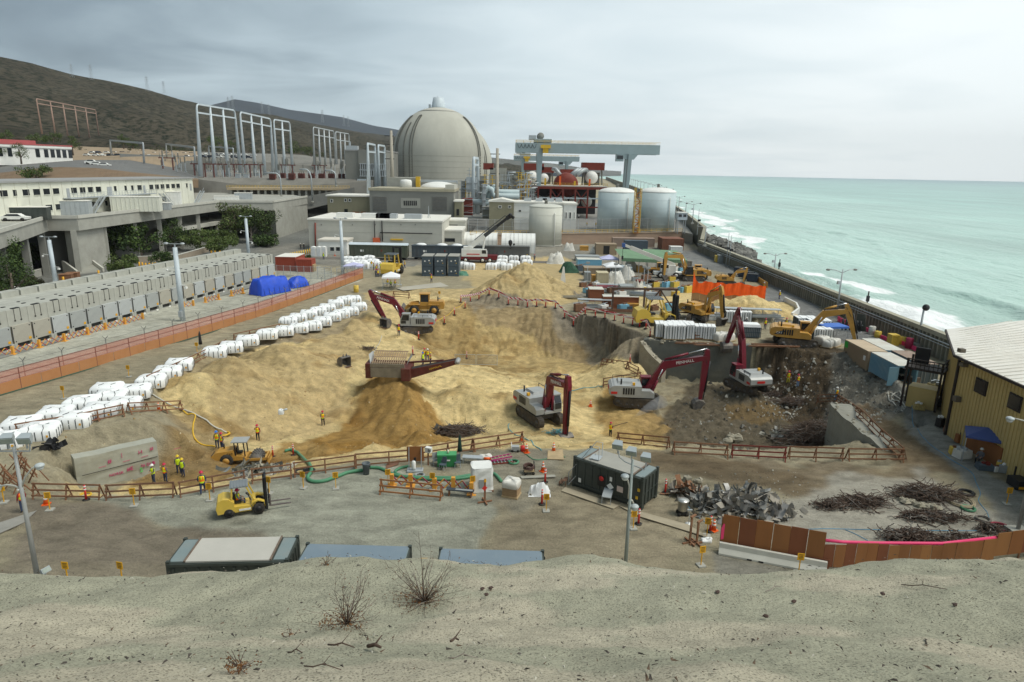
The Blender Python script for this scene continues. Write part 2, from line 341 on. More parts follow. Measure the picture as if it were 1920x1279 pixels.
Ah([(850,640),(900,615),(1010,620),(1110,650),(1120,680),(1000,674),(880,672)],(.36,.25,.105),.6,1.2,-4.5,2)
Ah([(760,610),(860,600),(930,660),(850,690),(780,660)],(.33,.22,.085),.7,1.1,-4,2)
Ah([(1130,745),(1200,760),(1260,790),(1270,850),(1180,835),(1120,790)],(.37,.235,.08),.8,1,-6,2)
Ah([(1235,790),(1300,720),(1440,715),(1500,735),(1600,750),(1580,850),(1300,850),(1260,835)],RUB,.92,.8,-5.6,2)
Ah([(1340,770),(1450,760),(1500,790),(1400,800)],(.20,.135,.06),.75,1,-6,2)
Ah([(1440,650),(1520,655),(1600,680),(1560,750),(1490,735),(1440,690)],(.082,.06,.037),.95,.6,-1.5,2)
Ah([(1570,670),(1640,700),(1720,760),(1640,790),(1560,750)],(.22,.205,.17),.85,1,-.5,2)
Ah([(1600,740),(1720,790),(1830,900),(1700,900),(1640,820)],BRN,.8,.8,0,2)
Ah([(1180,850),(1700,875),(1640,905),(1560,915),(1300,915),(1200,890)],BRN,.75,1.4,0,3)
Ah([(1240,868),(1500,880),(1520,900),(1250,885)],(.17,.125,.075),.6,1,0,2)
Ah([(1300,850),(1500,868),(1690,872),(1760,900),(1720,930),(1540,900)],(.32,.27,.19),.45,2,0,2)
Ah([(130,915),(345,925),(440,915),(540,890),(720,868),(800,900),(905,905),(925,960),(890,1050),(560,1050),(400,1010),(240,965)],CONC,.95,.25,0,1)
Ah([(780,860),(980,838),(1060,850),(1050,920),(950,950),(850,905)],(.30,.275,.21),.8,1,0,2)
Ah([(0,940),(160,935),(380,1005),(560,1040),(300,1100),(0,1100)],(.235,.20,.15),.9,.8,0,2)
Ah([(1040,900),(1340,960),(1330,1060),(920,1060),(930,960)],(.32,.27,.185),.7,1,0,2)
Ah([(1430,965),(1500,925),(1580,890),(1720,890),(1840,960),(1860,1010),(1850,1040),(1560,1040),(1430,1000)],(.40,.375,.315),.85,1.0,0,2)
Ah([(1660,700),(1780,790),(1830,870),(1960,960),(1960,1040),(1870,1030),(1840,930),(1760,850),(1700,780)],(.27,.265,.235),.9,.5,0,1)
Ah([(1340,1040),(1560,1080),(1340,1110)],(.26,.25,.21),.9,.4)
nr=fbm(GXX*.12,GYY*.12,111,5);col*=(1+.22*nr[...,None])
dmp=np.clip(fbm(GXX*.16+3,GYY*.30,113,5)*2.2-.25,0,.7)*rough*(1-rubz);col[:]=col*(1-dmp[...,None]*.48*np.array((.8,1.0,1.25)))
grit=fbm(GXX*1.9,GYY*1.9,117,3);col*=(1+.16*grit*(rough+.4))[...,None]
def track(pts,z,wdt,sep,dark=.18):
 c=[P(a,b,z)for a,b in pts]
 Jk=np.full(U.shape,99.0)
 for a,b in zip(c[:-1],c[1:]):
  dx,dy=b.x-a.x,b.y-a.y;l2=dx*dx+dy*dy+1e-9
  t=np.clip(((GXX-a.x)*dx+(GYY-a.y)*dy)/l2,0,1)
  Jk=np.minimum(Jk,np.hypot(GXX-a.x-t*dx,GYY-a.y-t*dy))
 mm=np.exp(-((Jk-sep)/wdt)**2)*(0.5+fbm(GXX*.8,GYY*.8,5,3))
 col[:]*=(1-dark*np.clip(mm,0,1))[...,None];ZZ[:]-=.05*np.clip(mm,0,1)*(GXX<58)
for t_ in(([(0,1010),(300,985),(600,1010),(900,985),(1300,990)],0,.35,1.0),([(60,1060),(300,1010),(520,950),(760,930),(950,960)],0,.3,.9),([(900,1010),(1100,950),(1300,930)],0,.35,1.0),([(250,940),(420,990),(700,1010),(1000,1050)],0,.3,.9),([(1230,880),(1400,885),(1560,890),(1700,880)],0,.5,1.2,.3),([(1220,900),(1500,895),(1640,850)],0,.4,1.1,.3),([(850,690),(960,700),(1120,698)],-5.5,.4,1.3,.3),([(900,775),(1050,745),(1230,790)],-5,.4,1.3,.35),([(600,800),(680,770),(790,690)],-4,.4,1.2,.3),([(690,690),(780,640),(870,590)],-2,.4,1.3,.3),([(560,700),(640,690),(700,720)],-2,.35,1.2,.25),([(0,800),(300,690),(600,570),(720,525)],0,.5,1.3),([(60,770),(400,645),(660,540)],0,.4,1.2),([(740,575),(860,545),(1100,560),(1260,600),(1420,615)],0,.5,1.2,.25)):track(*t_)
nyx,nxx=U.shape
vs_=np.c_[GXX.ravel(),GYY.ravel(),ZZ.ravel()]
ii=np.arange(nyx*nxx).reshape(nyx,nxx)
fc_=np.c_[ii[:-1,:-1].ravel(),ii[:-1,1:].ravel(),ii[1:,1:].ravel(),ii[1:,:-1].ravel()]
def Bk(name,v,f,smooth=True):
 me=bpy.data.meshes.new(name);me.vertices.add(len(v));me.vertices.foreach_set('co',np.asarray(v,np.float32).ravel())
 k=f.shape[1];me.loops.add(f.size);me.loops.foreach_set('vertex_index',f.astype(np.int32).ravel())
 me.polygons.add(len(f));me.polygons.foreach_set('loop_start',np.arange(0,f.size,k,dtype=np.int32));me.polygons.foreach_set('loop_total',np.full(len(f),k,np.int32))
 me.update(calc_edges=True);me.polygons.foreach_set('use_smooth',np.full(len(f),smooth));me.validate();return me
def Jm(me,c):
 a=me.color_attributes.new('earth','FLOAT_COLOR','POINT');a.data.foreach_set('color',np.c_[c,np.ones(len(c))].astype(np.float32).ravel())
def Cm(name,sc=1.0,bump=.12,streak=(1,1,1),var=.3,rough_=.95,speck=0.0):
 m=bpy.data.materials.new(name);m.use_nodes=True;t=m.node_tree;N=t.nodes;K=t.links.new;b=N['Principled BSDF']
 I_(b)['Roughness']=rough_;I_(b)['Specular IOR Level']=.15
 at_=N.new('ShaderNodeAttribute');at_.attribute_name='earth'
 ge=N.new('ShaderNodeNewGeometry');mp=N.new('ShaderNodeMapping');I_(mp)['Scale']=streak;K(ge.outputs['Position'],mp.inputs[0])
 a1=N.new('ShaderNodeTexNoise');I_(a1)['Scale']=.9*sc;I_(a1)['Detail']=9;I_(a1)['Roughness']=.68;K(mp.outputs[0],a1.inputs[0])
 a2=N.new('ShaderNodeTexNoise');I_(a2)['Scale']=7*sc;I_(a2)['Detail']=6;I_(a2)['Roughness']=.75;K(ge.outputs['Position'],a2.inputs[0])
 r1=N.new('ShaderNodeMapRange');I_(r1)[1]=.3;I_(r1)[2]=.7;I_(r1)[3]=1-var;I_(r1)[4]=1+var;K(a1.outputs[0],r1.inputs[0])
 r2=N.new('ShaderNodeMapRange');I_(r2)[1]=.3;I_(r2)[2]=.7;I_(r2)[3]=1-var*.6;I_(r2)[4]=1+var*.6;K(a2.outputs[0],r2.inputs[0])
 mm=N.new('ShaderNodeMath');mm.operation='MULTIPLY';K(r1.outputs[0],mm.inputs[0]);K(r2.outputs[0],mm.inputs[1])
 fac=mm.outputs[0]
 if speck>0:
  vo=N.new('ShaderNodeTexNoise');I_(vo)['Scale']=24*sc;I_(vo)['Detail']=3;K(ge.outputs['Position'],vo.inputs[0])
  r3=N.new('ShaderNodeMapRange');I_(r3)[1]=.53;I_(r3)[2]=.63;I_(r3)[3]=1;I_(r3)[4]=1-speck;K(vo.outputs[0],r3.inputs[0])
  m4=N.new('ShaderNodeMath');m4.operation='MULTIPLY';K(fac,m4.inputs[0]);K(r3.outputs[0],m4.inputs[1]);fac=m4.outputs[0]
 mu=N.new('ShaderNodeMix');mu.data_type='RGBA';mu.blend_type='MULTIPLY';I_(mu)[0]=1;K(at_.outputs[0],mu.inputs[6]);K(fac,mu.inputs[7]);K(mu.outputs[2],b.inputs['Base Color'])
 ad=N.new('ShaderNodeMath');ad.operation='MULTIPLY_ADD';K(a2.outputs[0],ad.inputs[0]);I_(ad)[1]=.42;K(a1.outputs[0],ad.inputs[2])
 bp=N.new('ShaderNodeBump');I_(bp)['Distance']=bump;I_(bp)['Strength']=1;K(ad.outputs[0],bp.inputs['Height']);K(bp.outputs[0],b.inputs['Normal'])
 return m
gme=Bk('ground',vs_,fc_);Jm(gme,np.clip(col.reshape(-1,3),.02,.8));gme.materials.append(Cm('earth',1.0,.42,(.55,1.1,1)))
Gj=bpy.data.objects.new('ground',gme);C.objects.link(Gj);Au(Gj)
i0=np.where(gx==fx[0])[0][0];j0=np.where(gy==fy[0])[0][0]
HF=ZZ[j0:j0+len(fy),i0:i0+len(fx)]
def hz(x,y):
 a=(x-fx[0])/GS;b=(y-fy[0])/GS
 if a<0 or b<0 or a>=len(fx)-1 or b>=len(fy)-1:return 0.0
 i,j=int(a),int(b);a-=i;b-=j
 return float((HF[j,i]*(1-a)+HF[j,i+1]*a)*(1-b)+(HF[j+1,i]*(1-a)+HF[j+1,i+1]*a)*b)
def at(px,py):
 """the point of the ground seen at a pixel of the photograph"""
 d=ray(px,py);o=V_((0,0,CZ));t=34.0;Jn=t
 while t<400:
  p=o+d*t
  if p.z<=hz(p.x,p.y):
   for _ in range(20):
    mid=(Jn+t)/2;p=o+d*mid
    if p.z<=hz(p.x,p.y):t=mid
    else:Jn=mid
   p=o+d*t;return V_((p.x,p.y,hz(p.x,p.y)))
  Jn=t;t+=0.4
 return P(px,py,0)
BC=[]
for px,py,Y in((-160,1100,8.0),(0,1095,8.2),(150,1092,8.0),(300,1091,7.8),(400,1080,7.6),(480,1066,7.4),(560,1050,7.6),(620,1046,7.8),(680,1052,8.0),(760,1056,8.0),(850,1057,8.0),(950,1063,7.8),(1020,1056,7.8),(1090,1050,7.8),(1150,1055,7.6),(1200,1066,7.4),(1290,1078,7.4),(1400,1080,7.2),(1480,1082,7.4),(1540,1070,7.8),(1620,1058,8.0),(1700,1064,8.2),(1790,1058,8.2),(1860,1062,8.0),(1930,1080,8.0),(2080,1095,8.0)):
 p=PD(px,py,Y);BC.append(tuple(p));BC.append((p.x,p.y+.9,p.z-1.05));BC.append((p.x*1.02,p.y+2.4,p.z-3.6))
for px in range(-200,2200,220):
 for py,Y in((1279,3.1),(1170,5.0)):
  p=PD(px,py,Y);BC.append((p.x,p.y,p.z+.05*sin(px*.013+py)))
for x in(-7,-3.5,0,3.5,7):BC.append((x,0.3,22.5));BC.append((x,-2,23.2))
BC=np.array(BC);WB=tps(BC,.02)
bx,by=np.meshgrid(np.arange(-16,16.01,.09),np.r_[np.arange(-2,11.2,.09)])
bz=Cw(BC,WB,np.clip(bx,-9.5,9.5),by)
bz+=fbm(bx*.7,by*.9,201,5)*.15*np.clip((by+1)/4,.3,1)+fbm(bx*4,by*4,205,4)*.05
far_=np.array([(12.5,14.0),(17,8.0),(24,1.0),(30,-3)])
ex_=[];ez_=[]
Dq=bz[-1]
rows=[np.c_[bx[-1],np.full(bx.shape[1],yy),Dq-(Dq-zt)*1.0*np.ones(bx.shape[1])]for yy,zt in far_]
bv=np.r_[np.c_[bx.ravel(),by.ravel(),bz.ravel()],np.concatenate(rows)]
nyb,nxb=by.shape[0]+len(rows),bx.shape[1]
ii=np.arange(nyb*nxb).reshape(nyb,nxb)
bf=np.c_[ii[:-1,:-1].ravel(),ii[:-1,1:].ravel(),ii[1:,1:].ravel(),ii[1:,:-1].ravel()]
bme=Bk('bluff',bv,bf)
bn=fbm(bv[:,0]*.55,bv[:,1]*1.3,211,5);pale=np.clip((bn-.05)*7,0,1)[:,None]
Jm(bme,np.array((.375,.362,.268))*(1-pale)+np.array((.47,.425,.32))*pale);bme.materials.append(Cm('bluff_earth',2.6,.05,(1,1,1),.16,.95,.55))
Hy=bpy.data.objects.new('bluff',bme);C.objects.link(Hy);Au(Hy)
def Bw(px,py):
 d=ray(px,py);o=V_((0,0,CZ));t=2.0
 while t<14:
  p=o+d*t
  i=int((p.x+16)/.09);j=int((p.y+2)/.09)
  if 0<=i<bx.shape[1]and 0<=j<by.shape[0]and p.z<=bz[j,i]:return V_((p.x,p.y,bz[j,i]))
  t+=.01
 return PD(px,py,6)
mb=MB()
for k in range(2600):
 px=ru(-40,1960);py=1060+230*rnd.random()
 Yb=8.2-(py-1050)/235*5.2;p=PD(px,py,Yb);i=int((p.x+16)/.09);j=int((p.y+2)/.09)
 if not(0<=i<bx.shape[1]and 0<=j<by.shape[0]):continue
 z=bz[j,i];s=rnd.choice((.003,.004,.004,.005,.006,.010))*ru(.6,1.3);a=rnd.random()*6.3
 q=V_((p.x,p.y,z));e1=V_((cos(a),sin(a),ru(-.3,.3)))*s*ru(1,2.6);e2=V_((-sin(a),cos(a),ru(-.3,.3)))*s
 mb.add([q-e1-e2,q+e1-e2*.6,q+e1*.7+e2,q+V_((0,0,s*.9))],[(0,1,3),(1,2,3),(2,0,3)],rnd.choice((0,0,0,1,2)))
Au(mb.b('ground_litter',[mat('litter_dark',(.07,.06,.05),.9),mat('litter_brown',(.13,.09,.06),.9),mat('litter_pale',(.42,.40,.33),.9)]),'stuff')
sy=np.r_[np.arange(30,420,1.6),np.geomspace(424,11000,100)]
su=np.r_[np.arange(0.0,120,1.3),np.geomspace(121.5,14000,100)]
SU,SV=np.meshgrid(su,sy);SX=xw(SV)+.3+SU
sz_=-7+0*SX
dn=SU+fbm(SX*.02,SV*.03,301,4)*14
for d0,amp,wd in((26,.9,3.0),(52,1.1,4.0),(88,.8,5.0),(130,.6,6.0),(190,.6,8.0)):
 q=dn+fbm(SX*.012+d0,SV*.012,303,3)*16-d0;sz_+=amp*np.where(q<0,np.exp(-(q/(wd*.6))**2),np.exp(-(q/(wd*1.6))**2))*np.clip(.5+fbm(SX*.01,SV*.02+d0,305,2)*2.2,0,1.2)
sz_+=fbm(SX*.25,SV*.12,311,4)*.5*np.clip(1-SU/900,0,1)
Gk=np.clip(1.55-dn/25,0,1)*.85
for d0,wd in((30,5),(54,4),(36,8)):
 q=dn+fbm(SX*.012+d0,SV*.012,303,3)*16-d0;Gk=np.maximum(Gk,np.exp(-(q/wd)**2)*np.clip(fbm(SX*.02,SV*.02+d0,307,3)*3.2+.05,0,.9))
Gk=np.clip(Gk,0,1)
sv_=np.c_[SX.ravel(),SV.ravel(),sz_.ravel()]
a_,b_=SU.shape;ii=np.arange(a_*b_).reshape(a_,b_)
sf_=np.c_[ii[:-1,:-1].ravel(),ii[:-1,1:].ravel(),ii[1:,1:].ravel(),ii[1:,:-1].ravel()]
sme=Bk('sea',sv_,sf_)
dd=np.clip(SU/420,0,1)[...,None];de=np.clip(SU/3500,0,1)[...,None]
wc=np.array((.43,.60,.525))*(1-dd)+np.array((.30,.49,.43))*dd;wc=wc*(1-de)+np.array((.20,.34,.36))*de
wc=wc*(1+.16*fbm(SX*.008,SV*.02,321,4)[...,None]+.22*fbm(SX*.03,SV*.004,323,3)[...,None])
a=sme.color_attributes.new('earth','FLOAT_COLOR','POINT');a.data.foreach_set('color',np.c_[wc.reshape(-1,3),Gk.ravel()].astype(np.float32).ravel())
m=bpy.data.materials.new('sea_water');m.use_nodes=True;t=m.node_tree;N=t.nodes;K=t.links.new;b=N['Principled BSDF']
at_=N.new('ShaderNodeAttribute');at_.attribute_name='earth';ge=N.new('ShaderNodeNewGeometry')
mp=N.new('ShaderNodeMapping');I_(mp)['Scale']=(1,.55,1);K(ge.outputs['Position'],mp.inputs[0])
f1=N.new('ShaderNodeTexNoise');I_(f1)['Scale']=.22;I_(f1)['Detail']=9;I_(f1)['Roughness']=.72;I_(f1)['Distortion']=1.2;K(mp.outputs[0],f1.inputs[0])
s1=N.new('ShaderNodeMath');s1.operation='ADD';K(at_.outputs['Alpha'],s1.inputs[0]);K(f1.outputs[0],s1.inputs[1])
r1=N.new('ShaderNodeMapRange');I_(r1)[1]=.86;I_(r1)[2]=1.12;K(s1.outputs[0],r1.inputs[0])
mu=N.new('ShaderNodeMix');mu.data_type='RGBA';K(r1.outputs[0],mu.inputs[0]);K(at_.outputs[0],mu.inputs[6]);I_(mu)[7]=(.85,.87,.86,1);K(mu.outputs[2],b.inputs['Base Color'])
rr_=N.new('ShaderNodeMapRange');I_(rr_)[3]=.32;I_(rr_)[4]=.9;K(r1.outputs[0],rr_.inputs[0]);K(rr_.outputs[0],b.inputs['Roughness']);I_(b)['Specular IOR Level']=.2
f2=N.new('ShaderNodeTexNoise');I_(f2)['Scale']=.35;I_(f2)['Detail']=8;I_(f2)['Roughness']=.65;K(mp.outputs[0],f2.inputs[0])
mp2=N.new('ShaderNodeMapping');I_(mp2)['Scale']=(1,.16,1);I_(mp2)['Rotation']=(0,0,.12);K(ge.outputs['Position'],mp2.inputs[0]);f3=N.new('ShaderNodeTexNoise');I_(f3)['Scale']=.055;I_(f3)['Detail']=5;K(mp2.outputs[0],f3.inputs[0]);ad=N.new('ShaderNodeMath');ad.operation='MULTIPLY_ADD';K(f3.outputs[0],ad.inputs[0]);I_(ad)[1]=3.5;K(f2.outputs[0],ad.inputs[2])
bp=N.new('ShaderNodeBump');I_(bp)['Distance']=1.1;K(ad.outputs[0],bp.inputs['Height']);K(bp.outputs[0],b.inputs['Normal'])
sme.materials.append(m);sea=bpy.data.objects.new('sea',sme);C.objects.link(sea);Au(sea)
def Jp(name,prof,foot,seed,cbase,cshrub,sc,amp,rows=60):
 """prof: pixel outline with the distance of the ridge; foot: distance of the lower edge; real ground between them"""
 xs=np.linspace(prof[0][0],prof[-1][0],260);ys=np.interp(xs,[p[0]for p in prof],[p[1]for p in prof]);Ys=np.interp(xs,[p[0]for p in prof],[p[2]for p in prof])
 top=np.array([tuple(PD(a,b,c))for a,b,c in zip(xs,ys,Ys)])
 v=[]
 for k in range(rows+8):
  t=k/rows
  if t<=1:
   f0=Ys*foot if foot<1 else foot;d=f0+(Ys-f0)*t;s=t**1.25
   x=top[:,0]*d/Ys;z=top[:,2]*s+(1-s)*8-40*(t<.001)*(foot>=1)-14*(foot<1)*(1-s)+amp*fbm(x*sc,d*sc,seed,5)*min(1,3.2*t*(1-t)+.10)*2
  else:
   d=Ys*(1+(t-1)*1.2);x=top[:,0]*d/Ys;z=top[:,2]*(1-(t-1)*3)
  v.append(np.c_[x,d,z])
 v=np.array(v);n=len(xs);ii=np.arange((rows+8)*n).reshape(rows+8,n)
 f=np.c_[ii[:-1,:-1].ravel(),ii[:-1,1:].ravel(),ii[1:,1:].ravel(),ii[1:,:-1].ravel()]
 v=v.reshape(-1,3);me=Bk(name,v,f)
 q=fbm(v[:,0]*sc*2,v[:,1]*sc*2,seed+3,5)[:,None];Jm(me,np.array(cbase)*(1+.5*q))
 m=bpy.data.materials.new(name+'_brush');m.use_nodes=True;t=m.node_tree;N=t.nodes;K=t.links.new;b=N['Principled BSDF'];I_(b)['Roughness']=1;I_(b)['Specular IOR Level']=.05
 at_=N.new('ShaderNodeAttribute');at_.attribute_name='earth';ge=N.new('ShaderNodeNewGeometry');mp=N.new('ShaderNodeMapping');I_(mp)['Scale']=(1,.5,1.6);K(ge.outputs['Position'],mp.inputs[0])
 a1=N.new('ShaderNodeTexNoise');I_(a1)['Scale']=.13;I_(a1)['Detail']=8;I_(a1)['Roughness']=.7;K(mp.outputs[0],a1.inputs[0])
 r1=N.new('ShaderNodeMapRange');I_(r1)[1]=.45;I_(r1)[2]=.60;K(a1.outputs[0],r1.inputs[0])
 mu=N.new('ShaderNodeMix');mu.data_type='RGBA';K(r1.outputs[0],mu.inputs[0]);K(at_.outputs[0],mu.inputs[6]);I_(mu)[7]=(*cshrub,1);K(mu.outputs[2],b.inputs['Base Color'])
 bp=N.new('ShaderNodeBump');I_(bp)['Distance']=5;K(a1.outputs[0],bp.inputs['Height']);K(bp.outputs[0],b.inputs['Normal'])
 me.materials.append(m);o=bpy.data.objects.new(name,me);C.objects.link(o);Au(o);return o
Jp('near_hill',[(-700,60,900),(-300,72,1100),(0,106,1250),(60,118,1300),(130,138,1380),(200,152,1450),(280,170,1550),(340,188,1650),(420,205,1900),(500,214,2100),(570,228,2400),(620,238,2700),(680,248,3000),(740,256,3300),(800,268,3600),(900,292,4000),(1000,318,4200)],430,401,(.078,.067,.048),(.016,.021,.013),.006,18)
Jp('far_hill',[(330,215,5200),(400,196,5300),(440,186,5400),(480,192,5500),(540,205,5700),(600,214,5900),(640,220,6100),(700,236,6300),(745,244,6500),(800,262,7000),(900,292,7500),(1000,308,8000),(1100,318,8500)],3000,411,(.040,.052,.066),(.028,.038,.05),.002,30)  # bluish fade of distant haze is put into this hill's colours
Jp('coast_hill',[(880,296,2600),(940,297,2800),(985,302,3200),(1030,306,3700),(1070,311,4300),(1110,318,5200),(1165,321.5,7000)],.8,421,(.16,.16,.15),(.10,.11,.10),.003,10,40)
Ba=mat('concrete',(.36,.355,.31),.9,.10,.5,0,.01,.5,(.20,.19,.16),.18)
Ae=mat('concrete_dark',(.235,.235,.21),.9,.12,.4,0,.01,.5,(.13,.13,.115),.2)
Av=mat('concrete_light',(.50,.49,.43),.88,.08,.5,0,0,.35,(.30,.28,.23),.2)
Jq=mat('dome_concrete',(.44,.43,.37),.9,.07,.12,0,0,.55,(.30,.29,.245),.07,(1,1,.28))
Ad=mat('white_paint',(.74,.74,.70),.6,.06,.5,0,0,.25,(.45,.42,.36),.3)
Gm=mat('cream_panel',(.66,.66,.56),.7,.05,.6,0,0,.2,(.45,.42,.34),.2)
Bs=mat('white_roof',(.72,.70,.63),.8,.06,.4,0,0,.35,(.48,.43,.36),.15)
Aj=mat('dark_glass',(.018,.022,.026),.12,.1,1,0,0,0,spec=.5)
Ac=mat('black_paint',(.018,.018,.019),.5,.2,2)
Bb=mat('rubber',(.022,.021,.02),.85,.25,3,0,0,.5,(.12,.10,.07),2)
Ab=mat('galvanised_steel',(.42,.45,.46),.5,.10,1,.3,0,.2,(.3,.3,.29),.5)
Ag=mat('blue_grey_steel',(.52,.58,.61),.5,.08,.6,0,0,.25,(.26,.29,.30),.2)
Cn=mat('tank_paint',(.44,.52,.53),.5,.05,.3,0,0,.25,(.32,.38,.385),.12,(1,1,.2))
tankw=mat('tank_white',(.55,.55,.48),.6,.05,.3,0,0,.4,(.38,.37,.31),.12,(1,1,.2))
Bq=mat('crane_paint',(.30,.37,.38),.5,.06,.3,0,0,.2,(.28,.33,.33),.2)
Ck=mat('rusty_steel',(.20,.105,.06),.85,.3,2,.0,0,.4,(.10,.06,.045),.8)
Jr=mat('pink_rust',(.34,.23,.18),.85,.15,1,0,0,.3,(.22,.17,.14),.8)
As=mat('red_oxide',(.20,.035,.022),.6,.15,.8,0,0,.3,(.10,.03,.025),.4)
Ca=mat('maroon_paint',(.155,.010,.024),.38,.12,1,0,0,.35,(.10,.05,.035),.6)
An=mat('machine_yellow',(.50,.27,.055),.42,.12,1,0,0,.4,(.24,.15,.06),.8)
Ap=mat('forklift_yellow',(.66,.46,.075),.4,.08,1,0,0,.2,(.35,.25,.10),.8)
yel=mat('safety_yellow',(.68,.42,.03),.5,.08,1,0,0,.15)
Bm=mat('sign_orange',(.70,.36,.015),.5,.05,1)
Cs=mat('safety_orange',(.80,.13,.02),.55,.06,1)
Gb=mat('red_paint',(.55,.03,.025),.5,.08,1)
Gn=mat('pink_sheet',(.72,.05,.16),.55,.10,.5)
Aq=mat('machine_grey',(.36,.37,.36),.42,.08,.8,.1,0,.35,(.22,.20,.16),.6)
Cb=mat('container_dark',(.045,.055,.048),.5,.2,.6,0,0,.3,(.09,.085,.07),.4)
ply=mat('plywood',(.27,.108,.034),.75,.22,.35,0,0,.35,(.19,.085,.035),.3,(1,1,.25))
ply2=mat('plywood_light',(.30,.135,.045),.75,.2,.35,0,0,.3,(.25,.12,.05),.3,(1,1,.25))
Bf=mat('timber',(.23,.115,.06),.85,.25,1.5,0,0,.4,(.14,.08,.055),.8)
Bt=mat('timber_pale',(.43,.32,.18),.8,.2,1.5,0,0,.3,(.28,.2,.12),.8)
Bx=mat('white_bag',(.80,.81,.80),.75,.04,1.2,0,.05,.15,(.60,.60,.57),.8)
tarpb=mat('blue_tarp',(.018,.075,.52),.45,.15,.8,0,.06,.2,(.03,.05,.28),.5)
greenp=mat('green_paint',(.03,.20,.07),.5,.12,1)
hoseg=mat('green_hose',(.06,.20,.10),.55,.15,2)
Gp=mat('olive_siding',(.255,.235,.155),.75,.08,.5)
Dr=mat('tan_siding',(.52,.40,.165),.7,.07,.4,0,0,.25,(.26,.20,.09),.25,(1,1,.3))
Am=mat('dark_trim',(.035,.028,.024),.7,.2,1)
Cx=mat('transformer_red',(.15,.06,.05),.6,.15,.6)
Ai=[mat('leaf_dark',(.030,.056,.014),.8,.35,1.5),mat('leaf_mid',(.07,.11,.025),.8,.35,1.5),mat('leaf_light',(.10,.13,.035),.8,.3,1.5)]
Cy=[mat('leaf_dry',(.065,.060,.030),.8,.3,1.5),mat('leaf_olive',(.05,.055,.025),.8,.3,1.5)]
bark=mat('bark',(.14,.11,.085),.95,.3,2)
bark_p=mat('pale_bark',(.38,.33,.28),.9,.2,2)
Ds=mat('riprap',(.16,.155,.14),.95,.3,.6,0,.1)
def Cp(px0,px1,pyt,pyb,Y):
 a=PD(px0,pyb,Y);b=PD(px1,pyb,Y);t=PD((px0+px1)/2,pyt,Y);zb=PD((px0+px1)/2,pyb,Y).z
 return a.x,b.x,zb,t.z
class Bld:
 """a building with a front face at distance Y facing the viewer; parts placed on that face by where they are seen"""
 def __init__(s,name,label,cat,px0,px1,pyt,pyb,Y,depth,wall,roof=None,z0=None,ov=.3,group=None,roof_t=.5):
  s.x0,s.x1,s.z0,s.z1=Cp(px0,px1,pyt,pyb,Y);s.Y=Y;s.d=depth
  if z0 is not None:s.z0=z0
  s.t=Aa(name,label,cat,((s.x0+s.x1)/2,Y,s.z0),0,group);s.cx=(s.x0+s.x1)/2
  w_=s.x1-s.x0;h=s.z1-s.z0
  MB().box((0,depth/2,h/2),(w_,depth,h)).b('wall',wall,s.t)
  if roof:MB().box((0,depth/2,h+roof_t/2-.12),(w_+ov*2,depth+ov*2,roof_t)).b('roof',roof,s.t)
  s.w=w_;s.h=h
 def rect(s,name,m,px0,py0,px1,py1,t=.12,rec=0,frame=None):
  a=PD(px0,py1,s.Y);b=PD(px1,py0,s.Y);cx,cz=(a.x+b.x)/2-s.cx,(a.z+b.z)/2-s.z0;w_,h=abs(b.x-a.x),abs(b.z-a.z)
  o=MB().box((cx,-t/2-.003+rec,cz),(w_,t,h)).b(name,m,s.t)
  if frame:
   f=MB()
   for dz in(-h/2,h/2):f.box((cx,-t/2-.05,cz+dz),(w_+.2,t+.1,.14))
   for dx in(-w_/2,w_/2):f.box((cx+dx,-t/2-.055,cz),(.14,t+.1,h-.15))
   f.b('frame',frame,o)
  return o
 def part(s,name,mb,m):return mb.b(name,m,s.t)
def Cz(name,rows,m,xs):
 v=[]
 for Y,pts in rows:
  ys=np.interp(xs,[p[0]for p in pts],[p[1]for p in pts])
  v+=[tuple(PD(a,b,Y))for a,b in zip(xs,ys)]
 n=len(xs);ii=np.arange(len(rows)*n).reshape(len(rows),n)
 f=np.c_[ii[:-1,:-1].ravel(),ii[:-1,1:].ravel(),ii[1:,1:].ravel(),ii[1:,:-1].ravel()]
 me=Bk(name,np.array(v),f,False);me.materials.append(m);o=bpy.data.objects.new(name,me);C.objects.link(o);return Au(o)
Hf=mat('brown_slope',(.185,.125,.075),.95,.15,.2,0,0,.4,(.26,.20,.13),.08)
Da=mat('grey_gravel_slope',(.12,.12,.108),.95,.15,.3)
asph_m=mat('asphalt',(.15,.148,.14),.9,.15,.15)
dust_m=mat('dusty_earth',(.30,.225,.145),.95,.15,.1)
XS=np.linspace(-260,372,60)
Cz('embankment',[(238,[(-260,372),(330,352),(372,352)]),(240,[(-260,345),(0,341),(330,336),(372,338)]),(262,[(-260,330),(0,324),(60,317),(110,313),(180,315),(250,323),(372,335)])],Hf,XS)
Cz('access_road',[(262,[(-260,330),(0,324),(60,317),(110,313),(180,315),(250,323),(372,335)]),(300,[(-260,318),(0,312),(110,306),(200,306),(260,318),(372,333)]),(335,[(-260,308),(0,306),(150,300),(240,300),(372,322)])],asph_m,XS)
Cz('mesa_slope',[(335,[(-260,308),(0,306),(150,300),(240,300),(372,322)]),(380,[(-260,306),(150,300),(230,293),(372,295)]),(440,[(-260,300),(150,290),(250,286),(372,288)]),(620,[(-260,280),(0,268),(372,284)])],dust_m,XS)
XS2=np.linspace(355,700,50)
Cz('switchyard',[(292,[(355,420),(430,398),(520,380),(700,372)]),(296,[(355,334),(450,346),(560,348),(700,340)]),(300,[(355,333),(700,336)]),(470,[(355,318),(700,326)]),(474,[(355,293),(700,320)]),(480,[(355,290),(700,316)]),(640,[(355,284),(560,290),(700,306)])],mat('switchyard_gravel',(.20,.19,.165),.95,.15,.2),XS2)
